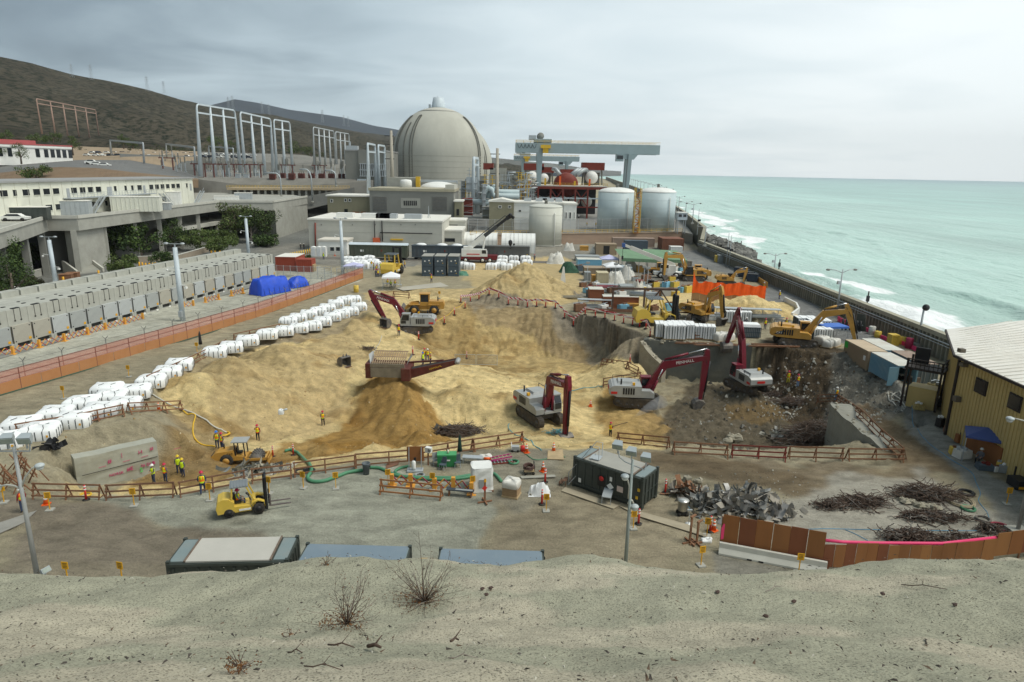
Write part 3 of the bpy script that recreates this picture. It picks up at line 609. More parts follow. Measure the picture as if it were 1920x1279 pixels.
Cz('gravel_slope',[(302,[(225,322),(262,330),(372,333)]),(390,[(225,288),(262,290),(372,293)])],Da,np.linspace(225,372,20))
def Ar(name,label,tl,tr,bl,br,Yl,Yr,n,m,r0,r1,drop=.12,grp=None):
 """a line portal: tapered legs, a top beam with rounded ends and a lower beam; corners given where they are seen"""
 BL,BR,TL,TR=PD(*bl,Yl),PD(*br,Yr),PD(*tl,Yl),PD(*tr,Yr)
 o=BL.copy();t=Aa(name,label,'portal frame',o,0,grp)
 rel=lambda p:p-o
 ht=TL.z-BL.z;rad=ht*.06
 ax=(TR-TL).normalized()
 for k in range(n):
  f=k/(n-1);b=BL.lerp(BR,f);tp=TL.lerp(TR,f);lean=V_((0,0,0))
  if k in(0,n-1):
   s_=1 if k==0 else-1;pts=[rel(b),rel(tp-V_((0,0,rad)))]
   for q in(30,60,90):a=R(q);pts.append(rel(tp+V_((0,0,-rad))+ax*s_*rad*(1-cos(a))+V_((0,0,rad*sin(a)))))
   rr=[r0,r1]+[r1*.95]*3
  else:pts=[rel(b),rel(tp)];rr=[r0,r1]
  MB().tube(pts,rr,7).b('leg',m,t)
 MB().bar(rel(TL+ax*rad),rel(TR-ax*rad),r1*1.6).b('top_beam',m,t)
 MB().bar(rel(TL.lerp(BL,drop)),rel(TR.lerp(BR,drop)),r1*1.5).b('lower_beam',m,t)
 return t
g='tall line portals of the switchyard'
Ar('line_portal','tallest pale grey four-legged line portal, nearest of the switchyard row',(368,195),(440,207),(377,331),(452,331),300,332,4,Ag,1.05,.42,.115,g)
Ar('line_portal','pale grey four-legged line portal second from the left in the switchyard',(450,210),(507,223),(461,333),(513,331),326,365,4,Ag,1.0,.42,.13,g)
Ar('line_portal','pale grey three-legged line portal right of the two big four-legged ones',(513,224),(543,229),(520,331),(549,331),375,395,3,Ag,1.0,.42,.16,g)
Ar('line_portal','distant five-legged grey line portal left of the concrete plant building',(587,238),(626,246),(590,322),(631,322),472,505,5,Ab,.9,.42,.17,g)
Ar('line_portal','farthest four-legged grey line portal beside the concrete plant building',(629,247),(654,251),(632,322),(656,322),510,540,4,Ab,.9,.4,.2,g)
Ar('line_portal','rusty six-legged line portal standing alone on the brush hillside',(68,185),(179,206),(79,251),(186,260),600,730,6,Jr,.75,.5,.13)
Ar('line_portal','small grey single arch frame by the road below the hill',(206,263),(268,268),(209,292),(271,316),380,330,2,Ab,.55,.4,.02)
Ar('line_portal','small grey single arch frame left of the tallest line portal',(311,270),(364,276),(313,300),(367,322),380,325,2,Ab,.5,.38,.02)
Ar('line_portal','small grey arch frame seen between the legs of the tallest portal',(391,274),(437,278),(393,310),(438,318),420,400,2,Ab,.5,.38,.02)
Ar('line_portal','grey hooped frame standing in front of the concrete plant building',(689,269),(703,272),(692,366),(706,357),262,285,2,Ag,.95,.42,.16)
Ar('line_portal','slimmer grey hooped frame right of the one before the concrete plant building',(709,272),(721,274),(711,350),(722,350),285,300,2,Ag,.8,.4,.16)
Ar('line_portal','tall narrow grey frame in front of the right side of the big dome',(888,296),(896,297),(887,402),(896,402),262,275,2,Ag,.9,.6,.12)
for k,(px,pt,pb,dx)in enumerate([(528,325,368,-30),(586,318,380,-22),(630,320,350,-20)]):
 b=PD(px,pb,270);tp=PD(px,pt,270);t=Aa('bent_pole','pale bent pole arching left below the switchyard, %s from the left'%ORD[k],'pole',b)
 h=tp.z-b.z;MB().tube([(0,0,0),(0,0,h*.78),(-.6,0,h*.93),(-1.6,0,h),(-abs(dx)*.2,0,h)],.28,6).b('pole',Ab,t);MB().cyl((0,0,0),(0,0,.5),.5).b('base',Ba,t)
def Hg():
 t=Aa('insulator_post','grey ribbed insulator post among the switchyard gear','insulator')
 m=MB().bar((0,0,0),(0,0,4.2),.35);m.box((0,0,.15),(.9,.9,.3));m.b('stand',Ab,t)
 pr=[]
 for i in range(8):pr+=[(.2,4.2+i*.34),(.42,4.3+i*.34),(.2,4.45+i*.34)]
 MB().lathe(pr,7).b('insulator',Ae,t);return t
def mk_tee():
 t=Aa('bus_support','red steel bus support with a cross beam in the switchyard','support')
 MB().bar((-2.4,0,0),(-2.4,0,6),.5).b('column',Cx,t);MB().bar((2.4,0,0),(2.4,0,6),.5).b('column',Cx,t);MB().bar((-4,0,6.25),(4,0,6.25),.5).b('cross_beam',Cx,t)
 for x in(-3.4,0,3.4):MB().cyl((x,0,6.5),(x,0,8.6),.2,.14,6).b('insulator',Ae,t)
 return t
def Gq():
 t=Aa('transformer','red transformer with tall bushings on the switchyard deck','transformer')
 MB().box((0,0,1.7),(4.2,2.6,3.4)).b('tank',Cx,t);f=MB()
 for i in range(9):f.box((-2+i*.5,-1.55,1.7),(.12,.5,2.8))
 f.b('cooling_fin',Cx,t)
 for x in(-1.3,0,1.3):MB().cyl((x,0,3.4),(x*1.5,0,6.2),.22,.12,6).b('bushing',Ae,t)
 return t
def Hh():
 t=Aa('breaker_cabinet','small pale cabinet among the switchyard gear','cabinet')
 MB().box((0,0,1.1),(2.2,1.6,2.2)).b('cabinet',Ab,t);MB().box((0,0,2.3),(2.4,1.8,.15)).b('lid',Av,t);return t
post,tee,trafo,boxg=Rep(Hg),Rep(mk_tee),Rep(Gq),Rep(Hh)
def Dt(px,f):
 Y=300+170*f;y=334.5-12*f+(px-355)*.012;return PD(px,y,Y)
for k in range(58):p=Dt(372+rnd.random()*280,rnd.random()**1.2);post(p,rnd.random(),None,'insulator posts of the switchyard',(1,1,ru(.8,1.5)))
for k,(px,f)in enumerate([(376,.05),(392,.02),(412,.1),(450,.12),(480,.06),(316,.1),(540,.15),(600,.3)]):tee(Dt(px,f)if px>370 else PD(px,322,320),0,None,'red bus supports of the switchyard')
for k,(px,f)in enumerate([(512,.0),(530,.02),(548,.0),(566,.02),(585,.05),(604,.04),(622,.06),(641,.05)]):trafo(Dt(px,f),0,None,'red transformers of the switchyard',(.62,.7,.8))
for k in range(16):boxg(Dt(385+rnd.random()*260,rnd.random()*.8),0,None,'cabinets of the switchyard')
for k in range(10):post(PD(ru(300,372),ru(300,328),ru(310,370)),0,None,'insulator posts of the switchyard')
p0,p1=PD(425,352,284),PD(655,353,290)
t=Aa('transformer_deck','long beige deck on grey columns along the foot of the switchyard','deck',p0);dv=p1-p0
Gc=mat('deck_beige',(.42,.33,.21),.9,.1,.3)
m=MB();n_=V_((-dv.y,dv.x,0)).normalized();m.add([(0,0,0),dv,dv+n_*14,n_*14,(0,0,-.9),dv+V_((0,0,-.9)),dv+n_*14+V_((0,0,-.9)),n_*14+V_((0,0,-.9))],[(0,1,2,3),(4,5,1,0),(5,6,2,1),(7,4,0,3),(6,7,3,2)]);m.b('slab',Gc,t)
for k in range(18):q=dv*(k+.5)/18;MB().bar(q+n_*1+V_((0,0,-5)),q+n_*1+V_((0,0,-.9)),.8).b('column',Ba,t)
m=MB()
for h in(.5,1.0):m.bar(V_((0,0,h)),dv+V_((0,0,h)),.09)
for k in range(40):q=dv*k/39;m.bar(q,q+V_((0,0,1.05)),.08)
m.b('railing',yel,t)
m=MB();m.add([n_*5+V_((0,0,-6)),n_*5+dv+V_((0,0,-6)),n_*5+dv+V_((0,0,-1)),n_*5+V_((0,0,-1))],[(0,1,2,3)]);m.b('back_wall',Ae,t)
p0,p1=PD(555,372,272),PD(660,352,276);q0,q1=PD(555,398,268),PD(660,372,272)
o=MB().add([q0,q1,p1,p0,q0+V_((0,6,0)),q1+V_((0,6,0)),p1+V_((0,4,0)),p0+V_((0,4,0))],[(0,1,2,3),(3,2,6,7),(0,3,7,4),(1,5,6,2),(4,7,6,5),(0,4,5,1)]).b('retaining_wall',Da);tag(o,'sloping dark gravel-faced retaining wall below the beige transformer deck','wall')
def pylon(px,pyt,pyb,Y,label):
 b=PD(px,pyb,Y);tp=PD(px,pyt,Y);h=tp.z-b.z;t=Aa('lattice_pylon',label,'pylon',b,0,'lattice pylons along the ridge');m=MB();w0=h*.11;r=h*.006
 for sx in(-1,1):
  for sy_ in(-1,1):m.bar((sx*w0,sy_*w0,0),(sx*w0*.12,sy_*w0*.12,h),r)
 for k in range(7):
  z0=h*k/7;z1=h*(k+1)/7;a=w0*(1-.88*k/7);c=w0*(1-.88*(k+1)/7)
  for s_ in(-1,1):m.bar((-s_*a,-a,z0),(s_*c,-c,z1),r*.8);m.bar((-s_*a,a,z0),(s_*c,c,z1),r*.8)
 m.b('tower',Ab,t)
 for z in(.68,.80,.92):MB().bar((-h*.16,0,h*z),(h*.16,0,h*z),r*1.6,r*2).b('cross_arm',Ab,t)
for a in((136,120,148,1350,'lattice pylon on the dark hillside, first from the left'),(172,121,152,1400,'lattice pylon on the dark hillside, second from the left'),(277,143,172,1500,'lattice pylon on the ridge above the tallest portal, left of its pair'),(308,152,176,1560,'lattice pylon on the ridge above the tallest portal, right of its pair'),(429,182,208,1900,'lattice pylon where the near and far ridges cross, left one'),(437,180,209,1900,'lattice pylon where the near and far ridges cross, right one'),(492,191,213,2050,'lattice pylon on the ridge over the three-legged portal, left one'),(505,195,216,2100,'lattice pylon on the ridge over the three-legged portal, right one'),(605,206,230,2500,'lattice pylon on the ridge over the five-legged portal'),(645,216,236,2800,'lattice pylon on the ridge left of the dome, left one'),(653,218,238,2850,'lattice pylon on the ridge left of the dome, right one')):pylon(*a)
def tree(label,base,h,cw,mats,seed,trunk=.35,dens=1.0,low=.25,name='tree',barkm=None,group=None,flat=1.0):
 r=random.Random(seed);t=Aa(name,label,'tree',base,0,group)
 tm=MB();tm.tube([(0,0,-.4),(r.uniform(-.2,.2),0,h*.3),(r.uniform(-.4,.4),r.uniform(-.3,.3),h*.7)],[trunk,trunk*.75,trunk*.3],6)
 cl=[]
 for k in range(int(19*dens)):
  u=V_((r.gauss(0,1),r.gauss(0,1),r.gauss(0,1))).normalized()*r.random()**.45*.95;zc=h*(low+1)/2
  c=V_((u.x*cw*.5,u.y*cw*.5,zc+u.z*h*(1-low)*.5));cl.append((c,(cw+h)*.5*r.uniform(.13,.21)))
  if k<7:tm.tube([(0,0,h*r.uniform(.2,.4)),c*.6+V_((0,0,h*.12)),c],[trunk*.4,trunk*.22,.04],5)
 tm.b('trunk',barkm or bark,t)
 m=MB()
 for c,s in cl:
  for q in range(int(140*dens)):
   u=V_((r.gauss(0,1),r.gauss(0,1),r.gauss(0,.75)*flat));u.normalize();p=c+u*s*(r.random()**.4);p.z=max(p.z,h*low*.6)
   l=(cw*.5+.9)*.035*r.uniform(.6,1.5);a=V_((r.gauss(0,1),r.gauss(0,1),r.gauss(0,.6))).normalized()*l;b=a.cross(V_((r.gauss(0,1),r.gauss(0,1),r.gauss(0,1)))).normalized()*l*.7
   m.add([p-a,p+b,p+a,p-b],[(0,1,2,3)],r.randrange(len(mats)))
 m.b('crown',mats,t);return t
for k,(px,pb,pt,cw,Y,lb)in enumerate([(12,266,243,30,420,'dark tree behind the left end of the red-roofed office'),(70,268,250,40,420,'wide dark tree behind the middle of the red-roofed office'),(100,268,249,34,425,'dark tree rising behind the roof of the office, right of the wide one'),(137,290,255,26,350,'dark round tree at the right end of the red-roofed office'),(40,306,268,26,300,'olive tree in front of the red-roofed office'),(5,300,267,22,300,'olive tree at the left frame edge in front of the office'),(232,278,248,24,450,'dark tree behind the small arch frame by the road'),(250,278,263,20,455,'low dark tree right of the one behind the small arch frame'),(403,285,252,34,500,'dark tree seen through the legs of the tallest portal'),(430,286,258,26,510,'smaller dark tree right of the one seen through the tallest portal'),(548,290,266,34,560,'dark tree behind the three-legged portal'),(576,290,274,22,570,'small dark tree left of the five-legged portal'),(70,337,310,60,245,'dark spreading tree on the brown embankment')]):
 b=PD(px,pb,Y);h=PD(px,pt,Y).z-b.z;tree(lb,b,h,cw*Y/1240,Ai,50+k,.4,.8,.12)
for k in range(26):
 px=ru(150,660);Y=ru(470,640);b=PD(px,np.interp(px,[150,400,560,700],[284,286,291,306])+ru(-3,1),Y)
 tree('small dark scrub tree along the road at the foot of the hill',b,ru(3,6),ru(5,12),Ai[:2]+Cy,200+k,.2,.35,.05,'scrub_tree',None,'scrub trees at the foot of the hill')
def mk_car():
 t=Aa('parked_car','pale car parked on the mesa','car');cm=Ad
 MB().prism([(-2.1,.35),(2.1,.35),(2.15,.8),(1.3,.95),(.7,1.45),(-1.0,1.45),(-1.7,1.0),(-2.15,.95)],-.85,.85).b('body',cm,t)
 MB().prism([(.55,1.0),(1.15,.98),(.66,1.4),(-.95,1.4),(-1.5,1.03)],-.87,.87).b('window',Aj,t)
 for x in(-1.3,1.3):
  for y in(-.8,.8):MB().cyl((x,y-.12,.33),(x,y+.12,.33),.33,None,10).b('wheel',Bb,t)
 return t
def Hi():
 t=Aa('parked_car','dark car parked on the mesa','car')
 MB().prism([(-2.2,.35),(2.2,.35),(2.25,.85),(1.2,1.0),(.8,1.6),(-1.9,1.6),(-2.2,1.0)],-.88,.88).b('body',mat('car_dark',(.05,.06,.08),.3,.1),t)
 MB().prism([(.75,1.05),(1.1,1.03),(.72,1.53),(-1.8,1.53),(-2.0,1.06)],-.9,.9).b('window',Aj,t)
 for x in(-1.35,1.35):
  for y in(-.82,.82):MB().cyl((x,y-.12,.34),(x,y+.12,.34),.34,None,10).b('wheel',Bb,t)
 return t
Hj,carB=Rep(mk_car),Rep(Hi)
for k in range(44):
 px=165+k*7.2+ru(-2,2);Y=ru(455,470)if k%2 else ru(395,420);base=287.5 if k%2 else 292.5
 (Hj if rnd.random()<.6 else carB)(PD(px,base+(px-165)*.016,Y),rnd.choice((0,0,.2,1.57)),None,'cars parked on the mesa')
for k,(px,py,Y,lb)in enumerate([(172,308,290,'white van parked on the paved shelf above the embankment'),(182,310,288,'white car parked on the shelf above the embankment, left of the two'),(196,312,286,'white car parked on the shelf above the embankment, right of the two'),(30,414,140,'pale pickup on the concrete deck beside the dark green container')]):
 Hj(PD(px,py,Y)if k<3 else P(px,py,12.02),.3,lb,None,(1.15,1.15,1.3 if k==0 else 1))
def Du(name,label,cat,a,b,h,depth,wall,roofm,t_roof=.6):
 a,b=V_(a),V_(b);d=b-a;L_=V_((d.x,d.y,0)).length;rz=math.atan2(d.y,d.x);t=Aa(name,label,cat,a,rz)
 MB().box((L_/2,depth/2,h/2),(L_,depth,h)).b('wall',wall,t);MB().box((L_/2,depth/2,h+t_roof/2-.1),(L_+.8,depth+.8,t_roof)).b('roof',roofm,t)
 return t,L_,a,d.normalized()
def Cc(px,py,a,d):
 """along-wall distance and height above a where a pixel's ray meets the wall plane"""
 r=ray(px,py);n=V_((d.y,-d.x,0)).normalized();s=(a-V_((0,0,CZ))).dot(n)/r.dot(n);p=V_((0,0,CZ))+r*s
 return(p-a).dot(V_((d.x,d.y,0)).normalized()),p.z-a.z
Db,Dc=PD(-60,309,285),PD(137,303,330);Dc.z=Db.z
t,L_,a,d=Du('office_block','white office block with a pink-red flat roof on the mesa at far left','building',Db,Dc,9.0,22,Ad,mat('pink_roof',(.38,.10,.10),.8,.1,.3))
MB().box((L_/2,11,10.3),(L_*.5,8,1.8)).b('roof_screen',mat('pink_roof',(1,1,1)),t)
for px in(0,18,70,86,98,109,120,131):
 s0,z0=Cc(px,284,a,d);f=MB().box((s0,-.02,5.6),(1.9,.3,3.6)).b('window',Aj,t)
MB().box((L_/2,-.2,8.3),(L_,.5,.9)).b('fascia',Ad,t)
m=MB()
for k in range(2):m.box((L_*.55+k*5,9,9.9),(3.6,3,1.5))
m.b('air_handler',Ab,t)
DZ=12.0
A_=P(145,410,DZ);B_=P(410,380,DZ);C_=P(512,380,DZ);D_=P(576,370,DZ);L1=P(88,410,DZ);L0=P(-60,455,DZ)
t=Aa('concrete_building','long grey concrete building with a thick flat deck roof and deep shaded bays','building',(A_.x,A_.y,0));o_=V_((A_.x,A_.y,0))
out=[p-o_ for p in(L0,L1,A_,B_,C_,D_)];Hk=[D_-o_+V_((-28,46,0)),V_((-70,120,DZ)),V_((-70,-40,DZ))]
MB().prism([(p.x,p.y)for p in out+Hk],DZ-2.6,DZ,'z').b('deck',Ba,t)
m=MB();rim=[out[0],out[1],out[2],out[3],out[4],out[5]]
for p,q in zip(rim[:-1],rim[1:]):m.bar(V_((p.x,p.y,DZ+.35)),V_((q.x,q.y,DZ+.35)),.4,.7)
m.b('parapet',Av,t)
def Dv(p,q,dd):
 n=V_((-(q.y-p.y),q.x-p.x,0)).normalized();return p+n*dd,q+n*dd
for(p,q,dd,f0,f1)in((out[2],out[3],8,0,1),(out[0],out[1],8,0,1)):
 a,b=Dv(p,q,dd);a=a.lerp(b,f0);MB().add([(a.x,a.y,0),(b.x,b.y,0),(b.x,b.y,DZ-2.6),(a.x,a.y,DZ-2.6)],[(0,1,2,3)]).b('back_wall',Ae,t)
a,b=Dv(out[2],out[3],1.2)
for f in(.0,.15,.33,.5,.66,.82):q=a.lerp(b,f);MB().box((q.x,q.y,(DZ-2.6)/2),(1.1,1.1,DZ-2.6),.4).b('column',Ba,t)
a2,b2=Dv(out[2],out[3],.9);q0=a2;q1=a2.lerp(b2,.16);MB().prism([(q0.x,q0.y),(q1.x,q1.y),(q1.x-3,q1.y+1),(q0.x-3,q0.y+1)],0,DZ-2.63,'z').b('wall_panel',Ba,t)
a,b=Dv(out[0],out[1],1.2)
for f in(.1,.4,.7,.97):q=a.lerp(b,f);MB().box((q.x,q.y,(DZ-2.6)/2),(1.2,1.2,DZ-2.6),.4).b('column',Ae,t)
c4,c5=out[4]+V_((.25,.6,0)),out[5]+V_((-.3,.3,0));MB().prism([(c4.x,c4.y),(c5.x,c5.y),(c5.x-22,c5.y+30),(c4.x-14,c4.y+14)],0,DZ-2.62,'z').b('end_block',Ba,t)
q0,q1=c4.lerp(c5,.62),c4.lerp(c5,.95);MB().add([(q0.x,q0.y-.3,6.2),(q1.x,q1.y-.3,6.2),(q1.x,q1.y-.3,8.6),(q0.x,q0.y-.3,8.6)],[(0,1,2,3)]).b('opening',Aj,t)
for k,(pts,z,lb)in enumerate([([(286,420),(400,405),(412,415),(298,432)],6.0,'low white flat canopy roof beside the trees before the concrete building'),([(392,402),(432,405),(432,412),(392,410)],6.5,'short grey canopy roof left of the tall trees before the concrete building')]):
 c=[P(a,b,z)for a,b in pts];o_2=V_((c[0].x,c[0].y,0));tt=Aa('canopy_roof',lb,'canopy',o_2)
 MB().prism([(p.x-o_2.x,p.y-o_2.y)for p in c],z-1.1,z,'z').b('roof_slab',Av,tt)
 for p in c:q=(p-o_2);cen=sum(c,V_())/4-o_2;q=q.lerp(cen,.12);MB().bar((q.x,q.y,0),(q.x,q.y,z-1.1),.7).b('column',Ba,tt)
wa,wb_=P(-40,419,DZ),P(365,380,DZ)
t,L_,a,d=Du('modular_office','long white two-storey modular office with dark windows and outside stairs','building',wa,wb_,7.6,14,Gm,mat('grey_roof',(.30,.30,.29),.8,.1,.3),.35)
win_u=[(25,1112,0),(108,1108,1),(192,1105,0),(271,1102,0),(346,1099,0),(417,1096,0),(552,1090,0),(616,1087,0),(676,1085,0),(735,1082,0),(861,1077,1),(939,1073,1),(989,1070,1),(1043,1068,0),(1131,1063,0),(1174,1062,0),(1215,1060,0),(1255,1057,0),(1295,1055,0),(1332,1054,0),(1398,1050,1)]
win_l=[(130,1222,0),(212,1215,0),(363,1205,0),(435,1198,0),(502,1190,0),(556,1187,1),(692,1179,0),(738,1177,1),(793,1172,1),(905,1160,0),(960,1155,0),(1010,1150,0),(1135,1145,1),(1184,1140,0),(1225,1135,0),(1340,1128,0)]
for row,zc in((win_u,5.45),(win_l,1.95)):
 for zx,zy,nar in row:
  s0,z0=Cc(zx/3.996,80+zy/3.996,a,d);ww=.95 if nar else 1.9
  o=MB().box((s0,.0,zc),(ww,.12,1.25)).b('window',Aj,t)
  f=MB();f.box((s0,-.06,zc-.68),(ww+.2,.16,.1));f.box((s0,-.06,zc+.68),(ww+.2,.16,.1));f.b('frame',Gm,o)
for zx,zy in((505,1092),(808,1080),(825,1079),(1077,1066),(310,1212),(822,1175),(1270,1135),(1290,1133),(1425,1052)):
 s0,z0=Cc(zx/3.996,80+zy/3.996,a,d);MB().box((s0,-.02,(4.9 if zy<1110 else 1.2)),(.95,.14,2.1)).b('door',mat('door_grey',(.32,.34,.35),.6),t)
m=MB()
for k in range(24):m.box((L_*k/24,-.03,3.75),(.08,.08,7.4))
m.b('panel_joint',mat('joint',(.55,.54,.46),.8),t)
sA=Cc(115,358,a,d)[0];sB=Cc(280,350,a,d)[0]
m=MB();m.box(((sA+sB)/2,-1.0,3.75),(sB-sA,1.9,.22));m.b('walkway',Ab,t)
m=MB()
for h in(.5,1.05):m.bar((sA,-1.9,3.85+h),(sB,-1.9,3.85+h),.06)
for k in range(30):x=sA+(sB-sA)*k/29;m.bar((x,-1.9,3.8),(x,-1.9,4.95),.06)
m.b('railing',Ab,t)
for px,sgn in((172,-1),(285,1),(365,-1)):
 s0=Cc(px,365,a,d)[0];m=MB()
 for k in range(14):m.box((s0+sgn*k*.34,-2.6,3.6-k*.26),(.34,1.3,.08))
 m.bar((s0,-3.2,3.7),(s0+sgn*4.8,-3.2,0.1),.12,.35);m.bar((s0,-2.0,3.7),(s0+sgn*4.8,-2.0,.1),.12,.35);m.bar((s0,-3.2,4.7),(s0+sgn*4.8,-3.2,1.1),.07)
 m.b('stair',Ab,t)
for k,(px,py,w_,h,dd,mm,lb)in enumerate([(42,413,9,2.6,3,Cb,'dark green storage container on the concrete deck at far left'),(130,404,8,3.2,4,Ab,'grey air-handling unit on the concrete deck before the modular office'),(255,397,11,3.6,5,Gm,'white plant room with a ribbed roof on the concrete deck'),(318,385,6,3.8,4,Ad,'small white box building on the concrete deck by the right stairs'),(292,394,7,1.8,3,Ab,'low grey ribbed unit on the concrete deck right of the white plant room'),(457,374,6,2.2,3,Ab,'grey air unit on the right end of the concrete deck roof'),(425,375,8,1.2,3,Ad,'long low white unit on the concrete deck roof'),(380,360,7,1.6,3,mat('teal_box',(.10,.17,.16),.6),'teal cabinet beyond the right end of the modular office'),(410,357,4,3,3,Ag,'pale blue grey cabinet near the transformer deck'),(425,361,8,2.2,3,Cb,'dark green container below the transformer deck')]):
 p=P(px,py,DZ);tt=Aa('rooftop_unit',lb,'unit',p,.35);MB().box((0,dd/2,h/2),(w_,dd,h)).b('casing',mm,tt);m=MB()
 for q in range(int(w_)):m.box((-w_/2+q+.5,-.04,h/2),(.12,.1,h*.9))
 m.b('rib',mm,tt);MB().box((0,dd/2,h+.06),(w_+.2,dd+.2,.12)).b('lid',Bs,tt)
for k,(px,pb,pt,cw,lb,mm,fl,trunk)in enumerate([(5,560,440,70,'dark tree at the left frame edge behind the storage modules',Ai[:2],1,.3),(30,585,480,60,'big dark rounded tree at the far left beside the light mast',Ai[:2],1,.4),(58,500,462,72,'low bright green shrub tree below the left wing of the concrete building',Ai[1:],.7,.25),(60,548,515,42,'reddish dark bush by the white car behind the storage modules',Cy,1,.15),(15,548,518,30,'small reddish bush at far left behind the storage modules',Cy,1,.12),(205,487,450,48,'round clipped tree at the left of the shady grove',Ai,.8,.3),(265,485,418,100,'broad dark tree in the middle of the shady grove',Ai[:2],.8,.5),(325,470,411,52,'tall narrow dark tree right of the broad one in the grove',Ai[:2],1,.35),(377,470,425,58,'open flat-topped tree before the low white canopy roof',[Ai[1],Ai[2]],.5,.3),(410,478,440,55,'light green leafy tree right of the flat-topped one',Ai[1:],.8,.25),(232,515,478,55,'bushy green shrub tree in front of the shady grove',Ai[1:],1,.25),(305,510,470,45,'dark bush left of the middle light mast',Ai[:2],1,.25),(444,455,380,66,'tall eucalyptus at the left of the trees by the concrete end block',[Ai[1],Ai[2],Cy[0]],1,.4),(472,455,390,50,'pale-trunked eucalyptus in the middle of the trees by the end block',Ai,1,.4),(500,455,388,50,'dark eucalyptus nearest the concrete end block',Ai[:2]+[Cy[1]],1,.4),(425,458,430,40,'low green tree under the tall eucalyptus',Ai[1:],.8,.25),(500,462,440,60,'dark clipped hedge bush at the foot of the eucalyptus trees',Ai[:2],.7,.2),(435,492,478,45,'low flat bush by the red kerb of the left road',Ai[:2],.5,.12),(572,488,478,22,'small dark bush by the yellow bollards',Ai[:2],.8,.12)]):
 b=P(px,pb,0);Y=b.y;h=PD(px,pt,Y).z;tree(lb,b,h,cw*1.15*Y/1240,mm,300+k,trunk,1.15,.12 if pb-pt<50 else.25,'tree',bark_p if'pale-trunked' in lb else None,None,fl)
Z4=3.6
o=MB().prism([(-14,214.4),(44,234.2),(60.2,240.2),(60.5,216),(62,245),(76,305),(92,410),(-100,620),(-100,300),(-20,245)][:3]+[(62.2,232),(76,305),(92,410),(-100,620),(-100,300),(-14,250)],.02,Z4,'z').b('plant_terrace',mat('terrace_paving',(.22,.215,.195),.9,.12,.1));Au(o)
def dome(c,Rr,hc,label,detail=True):
 t=Aa('containment_dome',label,'dome',c);pr=[(Rr,-6),(Rr,6),(Rr,12),(Rr,18),(Rr,hc)]
 for k in range(1,25):a=R(90*k/24);pr.append((max(.01,Rr*cos(a)),hc+Rr*sin(a)))
 MB().lathe(pr,72).b('shell',Jq,t)
 m=MB()
 for z in list(np.arange(2,hc,2.6)):m.lathe([(Rr+.02,z-.05),(Rr+.06,z),(Rr+.02,z+.05)],72)
 m.b('pour_line',mat('pour_line',(.30,.29,.235),.95),t)
 def arc(az,r_off,a0,a1,lat=0):
  pts=[]
  for z in np.linspace(a0,hc,8):
   if a0<hc:pts.append(V_((cos(az)*(Rr+r_off),sin(az)*(Rr+r_off),z)))
  for k in range(1,14):
   e_=R(a1)*k/13;pts.append(V_((cos(az)*cos(e_)*(Rr+r_off),sin(az)*cos(e_)*(Rr+r_off),hc+sin(e_)*(Rr+r_off))))
  return pts
 rail=mat('dome_rail',(.17,.17,.15),.7)
 for az in((R(214),R(241),R(335))if detail else(R(330),)):
  m=MB()
  for da in(-R(2.1),R(2.1)):m.tube(arc(az+da,.2,0,52 if detail else 60),.15,5)
  A1,A2=arc(az-R(2.1),.3,0,52),arc(az+R(2.1),.3,0,52)
  m.bar(A1[-1],A2[-1],.35)
  m.b('ladder_rail',rail,t);m=MB()
  for i in range(len(A1)-1):
   for f in(0,.33,.66):a_,b_=A1[i].lerp(A1[i+1],f),A2[i].lerp(A2[i+1],f);m.box(a_*1.004,(.4,.4,.3));m.box(b_*1.004,(.4,.4,.3))
  m.b('bracket',rail,t)
 if detail:
  m=MB();A1=arc(R(229),.2,0,40)
  for i in range(len(A1)-1):
   for f in(0,.25,.5,.75):m.box(A1[i].lerp(A1[i+1],f),(.5,.5,.55))
  m.b('cable_cleat',rail,t)
  MB().lathe([(Rr*.45,hc+Rr*.896),(Rr*.30,hc+Rr*.957),(Rr*.1,hc+Rr+.02)],40).b('pale_cap',mat('dome_cap',(.50,.48,.42),.9,.06,.2),t)
 MB().lathe([(3.6,hc+Rr-.6),(3.5,hc+Rr+.3),(2.6,hc+Rr+4.6),(2.3,hc+Rr+4.7)],18).b('vent_stack',Ag,t)
 m=MB();m.bar((-4.4,0,hc+Rr-.7),(-4.4,0,hc+Rr+1.4),1.0);m.bar((-.5,0,hc+Rr+4.6),(-.5,0,hc+Rr+5.4),.3);m.b('beacon',Ab,t)
 return t
c1=PD(823,300,352);dome((c1.x,352,4.5),23.3,26.0,'big grey concrete dome with dark ladder rails, nearer of the two')
c2=PD(842,300,430);dome((c2.x+1,430,4.5),26.0,22.5,'second concrete dome mostly hidden behind the right side of the first',False)
b=Bld('fuel_building','grey concrete plant building with hanging galleries left of the dome','building',650,726,283,362,300,30,Ae,mat('grey_roof',(1,1,1)),None,.2)
b.rect('louvre',Ac,659,356,674,364);b.rect('wall_pier',Ae,675,281,690,362,.8)
for(x0,y0,x1,y1)in((676,308,722,319),(676,319,724,330)):
 m=MB();A=PD(x0,y1,300);B2=PD(x1,y0,300);w_,h=B2.x-A.x,B2.z-A.z;cx0=A.x-b.cx;cz0=A.z-b.z0
 m.box((cx0+w_/2,-.9,cz0+h),(w_,1.8,.3));m.box((cx0+w_/2,-.9,cz0),(w_,1.8,.3));m.b('gallery_slab',Ab,b.t);m=MB()
 for k in range(12):m.box((cx0+w_*(k+.5)/12,-1.5,cz0+h/2),(w_/30,.5,h-.3))
 m.b('gallery_post',Ab,b.t)
b.rect('equipment_box',Ag,672,336,688,346,2.0);m=MB()
for k in range(22):m.box((-6+k*.7,-2.0,.5+(k%3)*.5),(.3,.5,2.2))
m.b('pipe_rack',Ab,b.t)
